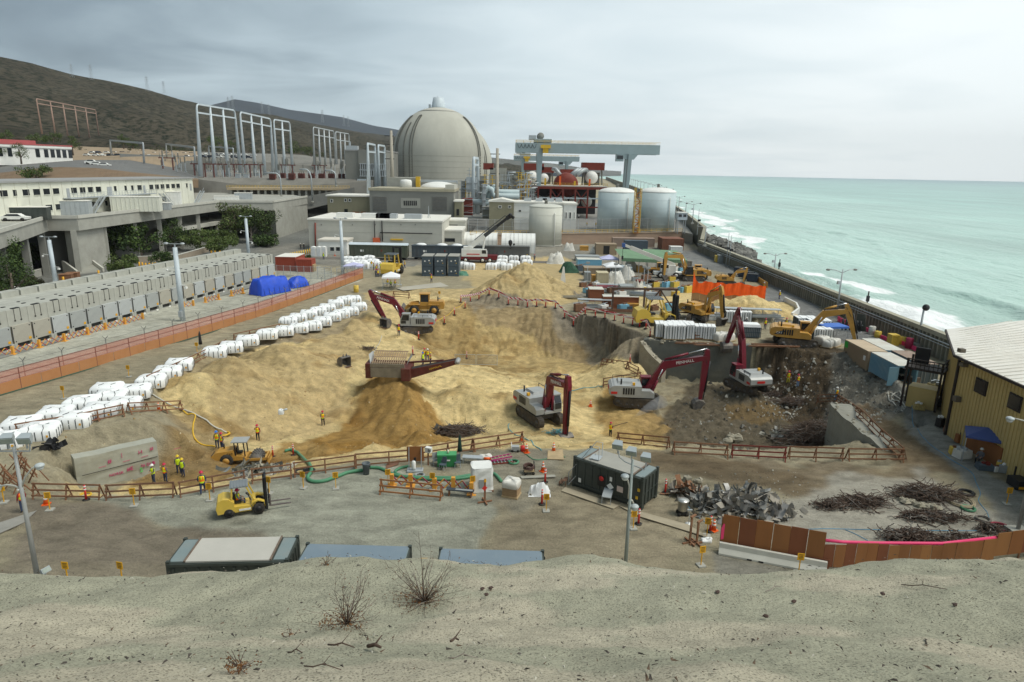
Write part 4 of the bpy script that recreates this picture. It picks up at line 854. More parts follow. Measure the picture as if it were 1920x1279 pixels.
m=MB();m.bar((-8,6,b.h),(-8,6,b.h+4),.5);m.box((-7,6,b.h+1.2),(5,3,2));m.b('roof_unit',Ab,b.t)
for k,(px,pt,pb,Y,arms,lb)in enumerate([(736,245,352,268,(255,271,298),'tall grey power pole with dark crossarms in front of the dome'),(931,278,414,252,(289,326,349),'grey power pole with dark crossarms right of the domes')]):
 p=PD(px,pb,Y);h=PD(px,pt,Y).z-p.z;t=Aa('power_pole',lb,'pole',p);MB().cyl((0,0,-3),(0,0,h),.85,.5,10).b('pole',mat('pole_grey',(.36,.33,.27),.85),t)
 for a in arms:z=PD(px,a,Y).z-p.z;MB().bar((-2.6,0,z),(1.0,0,z),.28).b('cross_arm',Ac,t)
b=Bld('concrete_building','weathered grey concrete block building with louvred panels and a row of slots','building',694,851,358,404,238,20,Ae,mat('tan_roof',(.36,.33,.24),.9,.12,.3),3,.3,None,.9)
for x0,x1 in((700,725),(811,838)):
 o=b.rect('louvre_panel',mat('louvre_grey',(.16,.165,.16),.7),x0,369,x1,395,.14);m=MB();A=PD(x0,395,238);B2=PD(x1,369,238)
 for k in range(10):m.box(((A.x+B2.x)/2-b.cx,-.2,A.z-b.z0+(B2.z-A.z)*(k+.5)/10),(B2.x-A.x,.12,.08))
 m.b('slat',mat('slat_brown',(.22,.19,.14),.8),o)
for k in range(7):b.rect('slot',Ac,757+k*3.7,376.5,759.3+k*3.7,385.5,.08)
b.rect('slot_surround',Ba,752,372,788,390,.04)
MB().box((b.w/2-1.5,8,b.h+1.2),(3.2,14,2.2)).b('parapet',Av,b.t)
m=MB();m.lathe([(2.2,0),(2.2,2.6),(1.9,3.2),(.1,3.4)],16,(-b.w*.14,14,b.h+.3));m.b('roof_tank',Ad,b.t)
b=Bld('concrete_block','plain grey concrete box between the power pole and the dome','building',727,780,333,360,262,14,Ba,None,3)
m=MB();m.box((b.w/2+1.0,-1,b.h-6),(1.6,1.6,13));m.b('yellow_stair',yel,b.t)
p=PD(820,360,262);t=Aa('domed_tank','low tank with a shallow white dome roof behind the slotted concrete building','tank',(p.x,268,4.5));r=35*262/1240
MB().lathe([(r,0),(r,p.z-4.5+1.2)],40).b('shell',Cn,t);MB().lathe([(r+.1,p.z-3.3)]+[(max(.01,r*cos(R(a))),p.z-3.3+2.6*sin(R(a)))for a in range(8,91,8)],40).b('roof',Ad,t)
p=PD(780,337,275);q=PD(858,335,275);t=Aa('pipe_bridge','flat grey pipe bridge crossing before the foot of the dome','bridge',p);MB().box(((q.x-p.x)/2,0,-.4),(q.x-p.x,2.5,.8)).b('deck',Ab,t)
for x in(.2,q.x-p.x-.2):MB().bar((x,0,-.8),(x,0,4.5-p.z),.5).b('leg',Ab,t)
b=Bld('olive_building','olive-green metal building with a white sloping roof left of the slotted building','building',615,694,368,404,246,18,Gp,Bs,0,.4,None,.5)
for(x0,y0,x1,y1)in((646,373,650,378),(654,373,658,378),(620,374,624,379)):b.rect('window',Aj,x0,y0,x1,y1,.1,0,Ad)
b.rect('door',Aj,646,392,652,400);b.rect('hatch',ply,662,397,674,404);b.rect('hatch',ply,677,397,686,404)
b=Bld('olive_shed','small olive shed with a white roof at the foot of the dome','shed',852,866,378,404,236,9,Gp,Bs,3,.3)
b.rect('door',Ac,856,392,861,404)
b=Bld('olive_building','olive gable building with two small windows left of the white office','building',917,963,379,412,232,12,Gp,None,3)
MB().prism([(-b.w/2-.4,b.h),(b.w/2+.4,b.h),(b.w/2+.4,b.h+.25),(0,b.h+1.2),(-b.w/2-.4,b.h+.25)],-.3,12.3).b('roof',Bs,b.t)
b.rect('window',Aj,935,386,940,390,.1,0,Ad);b.rect('window',Aj,953,386,958,390,.1,0,Ad)
b=Bld('white_office','white two-storey office with tall dark windows behind the round white tank','building',963,1058,381,416,233,14,Ad,Bs,3,.3)
for z in range(5):MB().box((0,-.03,b.h*(z+.5)/5),(b.w,.06,.06)).b('panel_joint',mat('joint',(1,1,1)),b.t)
b.rect('window',Aj,973,394,977,397)
for x in(-4,0,4,7):MB().box((x,5,b.h+.9),(2.4,2,1.2)).b('roof_unit',Ab,b.t)
b=Bld('white_office','short white office wing with tall dark windows beside the grey storage tanks','building',1056,1080,383,418,232,14,Ad,Bs,3,.3)
for x0,x1 in((1060,1063),(1067,1071),(1076,1078)):b.rect('window',Aj,x0,398,x1,410,.1,0,Ad)
b=Bld('stair_tower','tall plain concrete tower right of the domes','tower',918,948,315,378,285,10,Ba,None,3)
MB().prism([(b.w/2-.02,b.h*.15),(b.w/2-.02,b.h*.5),(b.w/2+3.2,b.h*.5)],1,9).b('buttress',Ae,b.t)
b=Bld('plant_room','grey concrete plant room behind the stair tower with round vents','building',948,972,322,372,300,12,Ae,mat('grey_roof',(1,1,1)),3)
for px in(957,966):
 p=PD(px,333,299.5);MB().cyl((p.x-b.cx,-.5,p.z-b.z0),(p.x-b.cx,.1,p.z-b.z0),1.0).b('vent',Ba,b.t)
b=Bld('maroon_plant','dark red cladding box high beside the second dome','building',906,925,306,318,285,6,As,None)
p=PD(905,372,258);t=Aa('pipe_run','fat pale pipes with bends running to the red turbine hall','pipe',p)
MB().tube([(0,0,0),(1,0,3.0),(2.2,0,4.0),(3.5,0,3.2),(4.2,0,1),(14,0,1.0)],1.1,10).b('pipe',Cn,t);MB().tube([(2,2,0),(3,2,3.4),(4.2,2,4.3),(5.4,2,3.4),(6,2,2.4),(14,2,2.4)],1.1,10).b('pipe',Cn,t);MB().tube([(-6,1,-1.5),(5,1,-1.5)],1.2,10).b('pipe',Cn,t)
for x in(-4,1,8):MB().bar((x,1,-1),(x,1,-7),.4).b('support',Ab,t)
for k,(px,pt,pb,Y,w_,mm,lb)in enumerate([(907,345,405,255,1.2,Ab,'slim grey pipe mast beside the narrow frame'),(876,372,404,250,3.6,As,'dark red cabinet tower at the foot of the dome'),(884,332,360,262,4.0,Ab,'grey louvred platform house before the right foot of the dome'),(868,340,400,262,1.4,Ae,'dark pipe chase on the right foot of the dome'),(900,330,400,275,5.0,Ae,'grey concrete bay between the dome and the stair tower'),(915,388,410,244,4.0,Ae,'dark open plant bay left of the olive gable building')]):
 p=PD(px,pb,Y);h=PD(px,pt,Y).z-p.z;t=Aa('plant_module',lb,'plant equipment',p);MB().box((0,2,h/2),(w_,min(w_,4),h)).b('casing',mm,t)
 m=MB()
 for z in np.arange(1,h,2.4):m.box((0,1.6,z),(w_+.5,min(w_,4)+.6,.15));m.bar((-w_/2-.2,-.4+1.6-min(w_,4)/2,z),(w_/2+.2,-.4+1.6-min(w_,4)/2,z+1),.08)
 m.b('platform',Ab,t)
for k in range(26):
 px=ru(866,1000);py=ru(350,385);Y=ru(262,280);p=PD(px,py,Y);t=Aa('pipe_rack','tangle of grey pipes and platforms between the dome and the turbine hall','pipe rack',p,0,'pipe racks between dome and turbine hall');m=MB();h=ru(3,8)
 for x in(-1.5,1.5):m.bar((x,0,-4),(x,0,h),.25)
 for z in np.arange(0,h,1.6):m.bar((-2.5,0,z),(2.5,0,z),.2)
 m.bar((-1.5,0,0),(1.5,0,h),.14);m.b('frame',rnd.choice((Ab,Ab,Ae,yel)),t);MB().tube([(-3,-.4,h*.4),(ru(-1,1),-.4,h*.4),(ru(0,1),-.4,h),(3,-.4,h)],.3,6).b('pipe',Ab,t)
YT=300
p0=PD(985,400,YT);p1=PD(1126,346,YT);x0,x1=p0.x,PD(1126,350,YT).x;zt=PD(1050,348,YT).z;zb=Z4
t=Aa('turbine_hall','open red-oxide steel turbine hall with a white deck and a red turbine on top','turbine hall',((x0+x1)/2,YT,zb));w_=x1-x0;h=zt-zb
MB().box((0,40,h-.4),(w_+6,80,.8)).b('deck',mat('deck_white',(.62,.58,.50),.85,.1,.2),t)
MB().box((0,0,h-.95),(w_+6,.6,1.1)).b('edge_beam',As,t)
for k in range(7):MB().bar((-w_/2+w_*k/6,0.1,0),(-w_/2+w_*k/6,.1,h-1.5),.7).b('column',As,t)
for zf in(.35,.62):MB().bar((-w_/2,.1,h*zf),(w_/2,.1,h*zf),.5).b('girder',As if zf<.5 else Ag,t)
m=MB()
for k in(0,2,4):
 a,b_=-w_/2+w_*k/6,-w_/2+w_*(k+1)/6;m.bar((a,.1,h*.35),(b_,.1,h-1.5),.35);m.bar((b_,.1,h*.35),(a,.1,h-1.5),.35)
m.b('brace',As,t)
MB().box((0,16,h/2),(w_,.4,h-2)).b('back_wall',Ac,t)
for k in range(5):x=-w_/2+w_*(k+.5)/6+3;MB().sph((x,6,h*.5),2.5,14).b('heater_end',Av,t)
m=MB()
for z in(h+.5,h+1.1):m.bar((-w_/2-3,-.1,z),(w_/2+3,-.1,z),.1)
for k in range(24):x=-w_/2-3+(w_+6)*k/23;m.bar((x,-.1,h),(x,-.1,h+1.1),.1)
m.b('railing',yel,t)
MB().box((-w_/2-3.2,2,h*.5),(6.4,10,h*.72)).b('annex',As,t)
m=MB();m.bar((-w_/2-6.2,-3.2,0),(-w_/2-.2,-3.2,h*.8),.35);m.bar((-w_/2-.2,-3.2,0),(-w_/2-6.2,-3.2,h*.8),.35);m.b('annex_brace',As,t)
def on_deck(px,py):q=PD(px,py,YT);return q
def tpt(px,Y):return PD(px,340,Y).x-(x0+x1)/2
m=MB();cxT=tpt(1062,312);prof=[(2.2,0),(5.2,.4),(5.6,3),(5.6,8),(5.0,8.5),(5.2,9),(5.2,16),(4.4,17),(4.4,24),(3.6,26),(3.6,34),(1,35)]
m.lathe(prof,28);m.xf(Matrix.Translation((cxT,10,h))@Matrix.Rotation(R(-90),4,'X'))
m.b('turbine_casing',As,t)
for px,Y,s in((1000,330,1.2),(1022,330,1.0),(1110,322,1.3),(1063,350,.9)):
 q=tpt(px,Y);MB().box((q,Y-YT,h+6.6*s),(8*s,7,2.6*s)).b('reheater_house',As,t)
 m=MB()
 for sx in(-1,1):m.bar((q+sx*3.6*s,Y-YT,h),(q+sx*3.3*s,Y-YT,h+5.4*s),.7)
 m.box((q,Y-YT+2,h+2.6),(5.5*s,3,5*s));m.b('reheater_stand',Ae,t)
 MB().sph((q-.8,Y-YT-4.2,h+2.7*s),2.3*s,16).b('separator_end',Ad,t)
for a,b_ in((1036,1050),(1098,1080),(1092,1074),(1086,1070)):
 qa,qb=tpt(a,320),tpt(b_,312);MB().tube([(qa,18,h+7),(qa*.7+qb*.3,15,h+7),(qb,12,h+4.5)],.9,8).b('crossover_pipe',Ab,t)
for k in range(5):q=-w_/2+2+k*w_/5;MB().bar((q,3,h),(q,3,h+2+k%3),.8).b('bollard',yel if k%2 else Cs,t)
def Gr(label,xl,xr,yt,yb,lx,rx,ybase,Y,lw):
 a,b_=PD(xl,yb,Y),PD(xr,yb+5,Y);zT=PD((xl+xr)/2,(yt+yb)/2-(yb-yt)/2+2,Y).z;zB=PD((xl+xr)/2,yb,Y).z
 t=Aa('gantry_crane',label,'gantry crane',(a.x,Y,zB));L_=b_.x-a.x;hb=zT-zB
 for dy in(0,7):MB().box((L_/2,dy,hb/2),(L_,1.6,hb)).b('girder',Bq,t)
 for x in(0.4,L_-.4):MB().box((x,3.5,hb/2),(.9,5.3,hb*.8)).b('end_tie',Bq,t)
 m=MB()
 for dy in(-.9,7.9):
  for z in(hb+.55,hb+1.1):m.bar((0,dy,z),(L_,dy,z),.1)
  for k in range(int(L_/3)):m.bar((k*3+.5,dy,hb),(k*3+.5,dy,hb+1.1),.09)
 m.b('railing',yel,t)
 zg=PD((xl+xr)/2,ybase,Y).z-zB
 for i,(px,wd)in enumerate(((lx,lw),(rx,lw*1.5))):
  x=PD(px,yb,Y).x-a.x
  for dy in(0,7):
   MB().bar((x,dy,-.02),(x+(0 if i==0 else-wd*.1),dy,zg),wd,1.6,0,wd*.62,1.4).b('leg',Bq,t)
  if i==1:
   m=MB();m.prism([(x-wd*1.3,-.01),(x+wd*.9,-.01),(x+wd*.45,-2.2),(x-wd*.45,-2.2)],-.7,.7);m.b('haunch',Bq,t)
 xt=PD(lx,yb,Y).x-a.x
 m=MB();m.box((xt+1.2,3.5,hb+1.0),(7.5,8,1.4));m.b('trolley',Bq,t)
 m=MB();m.cyl((xt+.2,1,hb+2.9),(xt+.2,6,hb+2.9),1.5,None,14);m.b('hoist_drum',Ae,t);MB().box((xt-3.2,3.5,hb+2.3),(3.2,5,1.8)).b('hoist_motor',Ab,t)
 m=MB();m.box((xt+2.4,-1.8,hb*.5),(4.2,1.8,.4));m.box((xt+2.4,-2.6,hb*.5+.7),(4.2,.12,1.0));m.box((xt+2.4,-1.7,hb*.5-1.2),(2.4,1.2,2.0));m.b('hoist_platform',yel,t)
 xr_=PD(rx,yb,Y).x-a.x;m=MB();m.box((xr_-4.4,-.4,-1.6),(3.2,3,2.8));c=m.b('operator_cab',Bq,t);MB().box((xr_-4.4,-1.95,-1.3),(2.6,.12,1.5)).b('window',Aj,c)
 m=MB()
 for k in range(5):
  pts=[(1+k*1.6+q*.16,-1.0,hb*.85-1.6*sin(math.pi*q/10))for q in range(11)];m.tube(pts,.08,4)
 m.b('festoon_cable',Ac,t);return t
Gr('huge pale grey gantry crane spanning the turbine hall',966,1236,268,288,1012,1181,351,296,2.6)
Gr('smaller grey gantry crane farther back under the huge one',963,1086,291,302,981,1064,330,470,2.6)
def tank(label,px0,px1,pyt,pyb,z0,m_,dome_h,ringm,Y=None):
 c=P((px0+px1)/2,pyb,z0);r=(px1-px0)/2*c.y/1240;Y=c.y+r;c=PD((px0+px1)/2,400,Y);r=(px1-px0)/2*Y/1240;h=PD((px0+px1)/2,pyt,Y-r*.7).z-z0
 t=Aa('storage_tank',label,'tank',(c.x,Y,z0));MB().lathe([(r,0),(r,h)],56).b('shell',m_,t)
 MB().lathe([(r+.06,h)]+[(max(.01,r*cos(R(a))),h+dome_h*sin(R(a)))for a in range(6,91,7)],56).b('roof',Ad if ringm else m_,t)
 m=MB()
 for k in range(1,5):m.lathe([(r+.005,h*k/5-.03),(r+.03,h*k/5),(r+.005,h*k/5+.03)],56)
 m.b('seam',m_,t)
 m=MB();a=R(-62);q=V_((cos(a),sin(a),0))*(r+.35);m.tube([q,q+V_((0,0,h-2)),q*.99+V_((0,0,h-1.6))],.16,6);m.b('pipe',Ad,t)
 MB().lathe([(.5,h+dome_h-.1),(.5,h+dome_h+.9),(.9,h+dome_h+1),(.1,h+dome_h+1.2)],10).b('vent',Ae,t)
 m=MB();m.lathe([(r+.4,0),(r+.4,.4)],56);m.b('ring_base',Ba,t);return t,r,h
tank('pale blue-grey storage tank with a white roof, left of the pair by the sea wall',1121,1188,361,434,Z4,Cn,1.7,True)
tank('pale blue-grey storage tank with a white roof, right of the pair by the sea wall',1198,1264,361,435,Z4,Cn,1.7,True)
tank('round off-white storage tank standing in front of the retaining wall',993,1054,389,463,0,tankw,1.0,False)
p=PD(1193,434,232);t=Aa('stair_tower','yellow steel stair tower squeezed between the two grey storage tanks','stairs',(p.x,233,Z4));hh=PD(1193,358,232).z-Z4;m=MB()
for sx in(-1,1):
 for sy_ in(-1,1):m.bar((sx*1.0,sy_*1.2,0),(sx*1.0,sy_*1.2,hh+1),.22)
m.b('frame',yel,t);m=MB()
for k in range(8):z=hh*k/8;s_=1 if k%2 else-1;m.bar((-s_*.9,0,z),(s_*.9,0,z+hh/8),.9,.12);m.box((0,0,z),(2.2,2.6,.1));m.bar((-1,-1.2,z+1),(1,-1.2,z+1),.1)
m.b('stair_flight',mat('orange_rust',(.42,.16,.02),.7,.2,1),t)
Cq=bpy.data.materials.new('block_wall');Cq.use_nodes=True;_N=Cq.node_tree.nodes;_b=_N['Principled BSDF'];I_(_b)['Roughness']=.95
_t=_N.new('ShaderNodeTexBrick');I_(_t)['Color1']=(.36,.245,.175,1);I_(_t)['Color2']=(.41,.285,.20,1);I_(_t)['Mortar']=(.24,.185,.14,1);I_(_t)['Scale']=.55;I_(_t)['Mortar Size']=.03
_c=_N.new('ShaderNodeTexCoord');_mp=_N.new('ShaderNodeMapping');I_(_mp)['Rotation']=(R(90),0,0);Cq.node_tree.links.new(_c.outputs['Object'],_mp.inputs[0]);Cq.node_tree.links.new(_mp.outputs[0],_t.inputs[0]);Cq.node_tree.links.new(_t.outputs[0],_b.inputs['Base Color'])
ra,rb=V_((-14,213.6,0)),V_((60.5,239.6,0));rd=rb-ra;rl=rd.length;rz_=math.atan2(rd.y,rd.x)
t=Aa('retaining_wall','long brown block retaining wall below the storage tanks','wall',ra,rz_)
MB().box((rl/2,.4,1.75),(rl,.8,3.5)).b('wall',Cq,t);MB().box((rl/2,.35,3.62),(rl,1.1,.25)).b('coping',mat('coping',(.36,.28,.20),.9,.15,.4),t)
t=Aa('guard_rail','yellow two-bar guard rail along the top of the block retaining wall','railing',ra+V_((0,0,3.75)),rz_);m=MB()
for z in(.5,1.0):m.bar((0,.3,z),(rl,.3,z),.09)
m.b('rail',yel,t);m=MB()
for k in range(38):m.bar((rl*k/37,.3,0),(rl*k/37,.3,1.05),.09)
m.b('post',yel,t)
Ct=bpy.data.materials.new('chain_link');Ct.use_nodes=True;_N=Ct.node_tree.nodes;_b=_N['Principled BSDF'];I_(_b)['Base Color']=(.22,.22,.215,1);I_(_b)['Roughness']=.6;I_(_b)['Alpha']=.28
def Ax(label,a,b,h,n,z0=0.0,alpha_m=None,name='chain_link_fence'):
 a,b=V_(a),V_(b);d=b-a;l=d.length;t=Aa(name,label,'fence',a,math.atan2(d.y,d.x));sl=d.z
 m=MB();m.quad((0,0,.05),(l,0,.05+sl),(l,0,h+sl),(0,0,h));m.b('wire_mesh',alpha_m or Ct,t)
 for k in range(n+1):MB().bar((l*k/n,0,sl*k/n),(l*k/n,0,h+.15+sl*k/n),.08).b('post',Ab,t)
 m=MB();m.bar((0,0,h),(l,0,h+sl),.05);m.bar((0,0,h*.5),(l,0,h*.5+sl),.04);m.bar((0,0,.1),(l,0,.1+sl),.04);m.b('rail',Ab,t);return t
u_=rd.normalized();n_=V_((-u_.y,u_.x,0))
Ax('tall chain-link fence above the block retaining wall',ra+n_*2.5+V_((0,0,3.6)),rb+n_*2.5+V_((-1,0,3.6)),4.6,26)
Ax('chain-link fence along the front of the slotted concrete building',P(826,418,0)+V_((0,8,0)),ra+V_((0,3,0)),6.5,6)
Hz=mat('sheet_pile',(.24,.225,.17),.85,.2,.6,0,0,.6,(.07,.065,.055),.5,(1,1,.25));Ja=mat('wall_cap',(.36,.34,.26),.9,.12,.5,0,0,.4,(.2,.18,.14),.4)
def Hm(label,y0,y1,x,h,n):
 t=Aa('sea_wall',label,'wall',(x,y0,0));m=MB();L_=y1-y0;pitch=.95;k=int(L_/pitch);vs=[]
 out_=[]
 for i in range(k):
  y=i*pitch;out_+=[(0,y),(-.42,y+.18),(-.42,y+.52),(0,y+.70)]
 out_+=[(0,L_),(.5,L_),(.5,0)]
 m.prism(out_,-.3,h-.5,'z');m.b('sheet_piling',Hz,t)
 MB().box((.08,L_/2,h-.2),(1.05,L_,.6)).b('cap_beam',Ja,t)
 m=MB();m.tube([(-.55,0,h*.72),(-.55,L_,h*.72)],.09,6);m.tube([(-.5,0,h*.6),(-.5,L_,h*.6)],.06,6)
 for i in range(int(L_/5)):m.bar((-.6,i*5,h*.74),(.0,i*5,h*.74),.08)
 m.b('pipe',Ab,t);return t
Hm('long ribbed steel sheet-pile sea wall with a pale concrete cap',40,211,58.75,3.5,0)
pts=[(59.2,211.4,3.6),(61.5,217,7.0),(76,305,7.4),(95,430,7.6),(138,780,7.6),(306,2300,7.6)]
t=Aa('sea_wall','far dark sea wall leg running past the storage tanks','wall',(59.2,211.4,0));m=MB();m2=MB()
for a,b_ in zip(pts[:-1],pts[1:]):
 A,B2=V_(a)-V_((59.2,211.4,0)),V_(b_)-V_((59.2,211.4,0));m.add([(A.x,A.y,-6),(B2.x,B2.y,-6),B2,A,(A.x+.8,A.y,-6),(B2.x+.8,B2.y,-6),(B2.x+.8,B2.y,B2.z),(A.x+.8,A.y,A.z)],[(0,1,2,3),(3,2,6,7),(5,4,7,6)])
 m2.bar(A+V_((.4,0,.15)),B2+V_((.4,0,.15)),1.1,.3)
m.b('wall',Hz,t);m2.b('cap_beam',Ja,t)
def Gs(mb,c,s,r):
 vs=[];n=7
 base=MB().sph((0,0,0),1,6);
 for v in base.v:
  k=r.uniform(.65,1.25);vs.append((c[0]+v[0]*s*k*1.2,c[1]+v[1]*s*k,c[2]+v[2]*s*k*.75))
 mb.add(vs,base.f,0)
rr_=random.Random(5)
for k in range(190):
 f=rr_.random()**.7;y=128+112*f;ox=rr_.random()**.8*(3+17*f);x=xw(y)+1.2+ox;s=rr_.uniform(.7,1.5)*(.7+.6*f);mb=MB();Gs(mb,(0,0,0),s,rr_)
 o=mb.b('boulder',Ds);o.location=(x,y,max(-7,3.0*min(1,max(0,f*1.6-.16))-.30*ox+rr_.random()*.9-6*(1-min(1,max(0,f*1.6-.16)))));tag(o,'grey riprap boulder heaped against the outside of the sea wall','boulder','riprap boulders outside the sea wall')
o=MB().prism([(59.5,211.5),(62,218),(66,236),(72,236),(70,212),(64,190),(60,180)],-9,-1.5,'z').b('riprap_bed',Ds);Au(o)
bulb=mat('lamp_glass',(.55,.58,.56),.25,.05)
def lamp(label,base,h,arms,group=None,flood=False,r=.14,m_=None):
 t=Aa('lamp_post',label,'lamp post',base,0,group);mm=m_ or Ab
 MB().cyl((0,0,0),(0,0,h),r*1.3,r*.8,8).b('pole',mm,t);MB().box((0,0,.25),(.9,.9,.5)).b('footing',Ba,t)
 for a,l,Hn in arms:
  e=V_((cos(a)*l,sin(a)*l,Hn));am=MB().tube([(0,0,h-.6),V_((e.x*.5,e.y*.5,h-.6+Hn*.85)),V_((e.x,e.y,h-.6+Hn))],r*.5,5).b('arm',mm,t)
  hd=MB();hd.sph((e.x,e.y,h-.66+Hn),.42,8,0,(1,.7,.45));hd.b('lamp_head',Ae,t)
 if flood:
  f=MB();f.box((-.45,-.1,h*.72),(.5,.55,.55),0,0,.8);f.b('flood_lamp',Ab,t)
 return t
sea_l=[(1568,592,505,'tall twin-arm lamp post by the sea wall left of the ball-topped one',1),(1449,528,475,'twin-arm lamp post by the sea wall above the dark blue bins',1),(1321,462,424,'twin-arm lamp post where the sea wall bends',0),(1298,420,381,'twin-arm lamp post right of the watch tower',1),(1285,405,378,'twin-arm lamp post just behind the watch tower',0),(1272,398,368,'twin-arm lamp post left of the watch tower',0),(1267,396,378,'small lamp post at the edge of the right storage tank',0)]
for px,pb,pt,lb,fl in sea_l:
 z0=0 if pb>470 else Z4 if pb>455 else 7;b_=P(px,pb,z0);h=PD(px,pt,b_.y).z-z0;lamp(lb,b_,h,((R(170),2.4,.5),(R(10),2.4,.6)),'lamp posts along the sea wall',fl)
p=P(1719,655,0);t=Aa('ball_lamp','tall grey pole with a round dark ball lamp by the sea wall','lamp post',p);h=PD(1733,580,p.y).z;MB().cyl((0,0,.8),(0,0,h),.2,.13,8).b('pole',Ab,t);MB().box((0,0,.45),(1.3,1.3,.9)).b('footing',Ba,t);MB().sph((.25,0,h+.25),.48,14).b('lamp_ball',Ac,t);MB().cyl((0,0,h-.1),(.2,0,h+.1),.1).b('bracket',Ab,t)
for px,pb,pt,lb in((1361,500,437,'slim grey camera mast by the sea wall, left of a pair'),(1366,502,441,'slim grey camera mast by the sea wall, right of a pair'),(1307,440,391,'slim mast with small aerials where the sea wall bends')):
 b_=P(px,pb,0 if pb>480 else 6);h=PD(px,pt,b_.y).z-b_.z;t=Aa('camera_mast',lb,'mast',b_);MB().cyl((0,0,0),(0,0,h),.12,.07,6).b('pole',Ab,t);MB().box((.3,0,h*.55),(.8,.5,.6)).b('camera',Ac,t);MB().bar((0,0,h*.8),(1.2,0,h*.85),.06).b('aerial',Ab,t)
for px,py,h,lb in((1388,469,3.2,'dark wooden stake in the surf beyond the boulders'),(1460,503,2.6,'short dark stake in the surf beside the middle of the sea wall'),(1625,569,2.6,'short dark stake on the sea side of the wall near the ball lamp')):
 d_=PD(px,py,P(px,py,-2).y);t=Aa('mooring_stake',lb,'stake',(d_.x,d_.y,-7));MB().cyl((0,0,0),(.1,0,5+h),.18,.14,7).b('stake',Am,t);MB().box((.1,0,5+h*.4),(.5,.5,1.2)).b('marker',Ac,t)
p=PD(1275,436,235);t=Aa('watch_tower','small grey watch tower on thin legs beside the right storage tank','tower',(p.x,235,Z4));h=PD(1275,412,235).z-Z4
for sx in(-1,1):
 for sy_ in(-1,1):MB().bar((sx*1.3,sy_*1.3,-.1),(sx*1.3,sy_*1.3,h),.25).b('leg',Ab,t)
c=MB().box((0,0,h+1.2),(3.4,3.4,2.4)).b('cabin',Ag,t)
for x in(-.8,.8):MB().box((x,-1.73,h+1.5),(1.1,.1,.9)).b('window',Aj,c)
MB().box((0,0,h+2.5),(3.9,3.9,.2)).b('roof',Ad,t)
for k in range(14):
 y=330+k*45;x=xw(y)-5;lamp('distant lamp post along the far leg of the sea wall',(x,y,Z4),13,((R(170),2.2,.4),(R(10),2.2,.4)),'distant lamp posts along the sea wall',False,.25)
b=Bld('long_building','long low grey-white building with a white roof behind the green rail wagon','building',581,829,414,470,196,26,mat('pale_panel',(.50,.49,.43),.8,.05,.4,0,0,.3,(.40,.38,.31),.3),Bs,0,.25,None,.5)
MB().box((0,13,b.h+.28),(b.w-1.5,24.5,.12)).b('roof_membrane',mat('membrane',(.70,.66,.57),.9,.06,.2),b.t)
for z in(.33,.62,.84):MB().box((0,-.02,b.h*z),(b.w,.05,.06)).b('panel_joint',mat('joint',(1,1,1)),b.t)
for px in(602,660,703,751,778):b.rect('vent',Ae,px,420,px+1.6,422.5)
o=MB().tube([(PD(592,470,196).x-b.cx,-.3,0),(PD(592,425,196).x-b.cx,-.3,8)],.22,6).b('standpipe',As,b.t)
m=MB();xx=lambda p_:PD(p_,440,196).x-b.cx
m.tube([(xx(703),-.3,b.h),(xx(703),-.3,3.5)],.12,6);m.tube([(xx(717),-.3,b.h),(xx(717),-.3,3)],.16,6);m.tube([(xx(713),-.4,3),(xx(713),-.4,b.h*.62),(xx(811),-.4,b.h*.62)],.14,6);m.b('pipe',Ac,b.t)
for px,w_,dd in((713,4.2,Ac),(723,5,Ab),(770,5,Ab),(688,5,Ad),(640,5,Ad)):MB().box((xx(px),6,b.h+1.0),(w_,3,1.5)).b('roof_unit',dd,b.t)
b.rect('hatch',mat('orange_hatch',(.62,.13,.05),.7),700,446,713,455,.6);b.rect('loading_frame',yel,733,448,756,450,.8)
m=MB();m.bar((xx(796),10,b.h),(xx(796),10,b.h+4),.15);m.bar((xx(793),10,b.h+.2),(xx(796),10,b.h+2),.1);m.bar((xx(800),10,b.h+.2),(xx(796),10,b.h+2),.1);m.b('roof_mast',Ab,b.t)
b=Bld('annex','small grey-white annex with a high slot window right of the long building','building',817,866,433,470,203,14,mat('pale_panel',(1,1,1)),Bs,0,.2)
b.rect('window_band',Aj,822,447,853,453)
b=Bld('annex','taller recessed annex behind the one with the slot window','building',826,872,414,440,218,10,mat('pale_panel',(1,1,1)),Bs,0,.2);b.rect('window_band',Ae,832,421,858,424)
b=Bld('site_trailer','white site trailer with two windows at the left end of the long building','trailer',598,651,452,477,186,7,Ad,mat('trailer_roof',(.62,.58,.50),.85,.08,.4),0,.2)
for x in(619,630):b.rect('window',Aj,x,463,x+8,471,.1,0,Ad)
b.rect('air_conditioner',Ab,641,468,645,473,.5)
def Gd():
 t=Aa('portable_toilet','white portable toilet','portable toilet');MB().box((0,0,1.1),(1.15,1.15,2.2),0,0,.93).b('cabin',Ad,t);MB().box((0,-.57,1.05),(.75,.06,1.8)).b('door',mat('toilet_door',(.66,.68,.68),.6),t);MB().sph((0,0,2.2),.55,10,0,(1,1,.35)).b('roof',Ad,t);return t
toil=Rep(Gd)
for px,lb in((589,'white portable toilet at the left of the three before the long building'),(599,'white portable toilet in the middle of the three before the long building'),(608,'white portable toilet at the right of the three, nearest the trailer')):toil(P(px,481,0),0,lb,'portable toilets by the site trailer',(1.15,1.15,1.2))
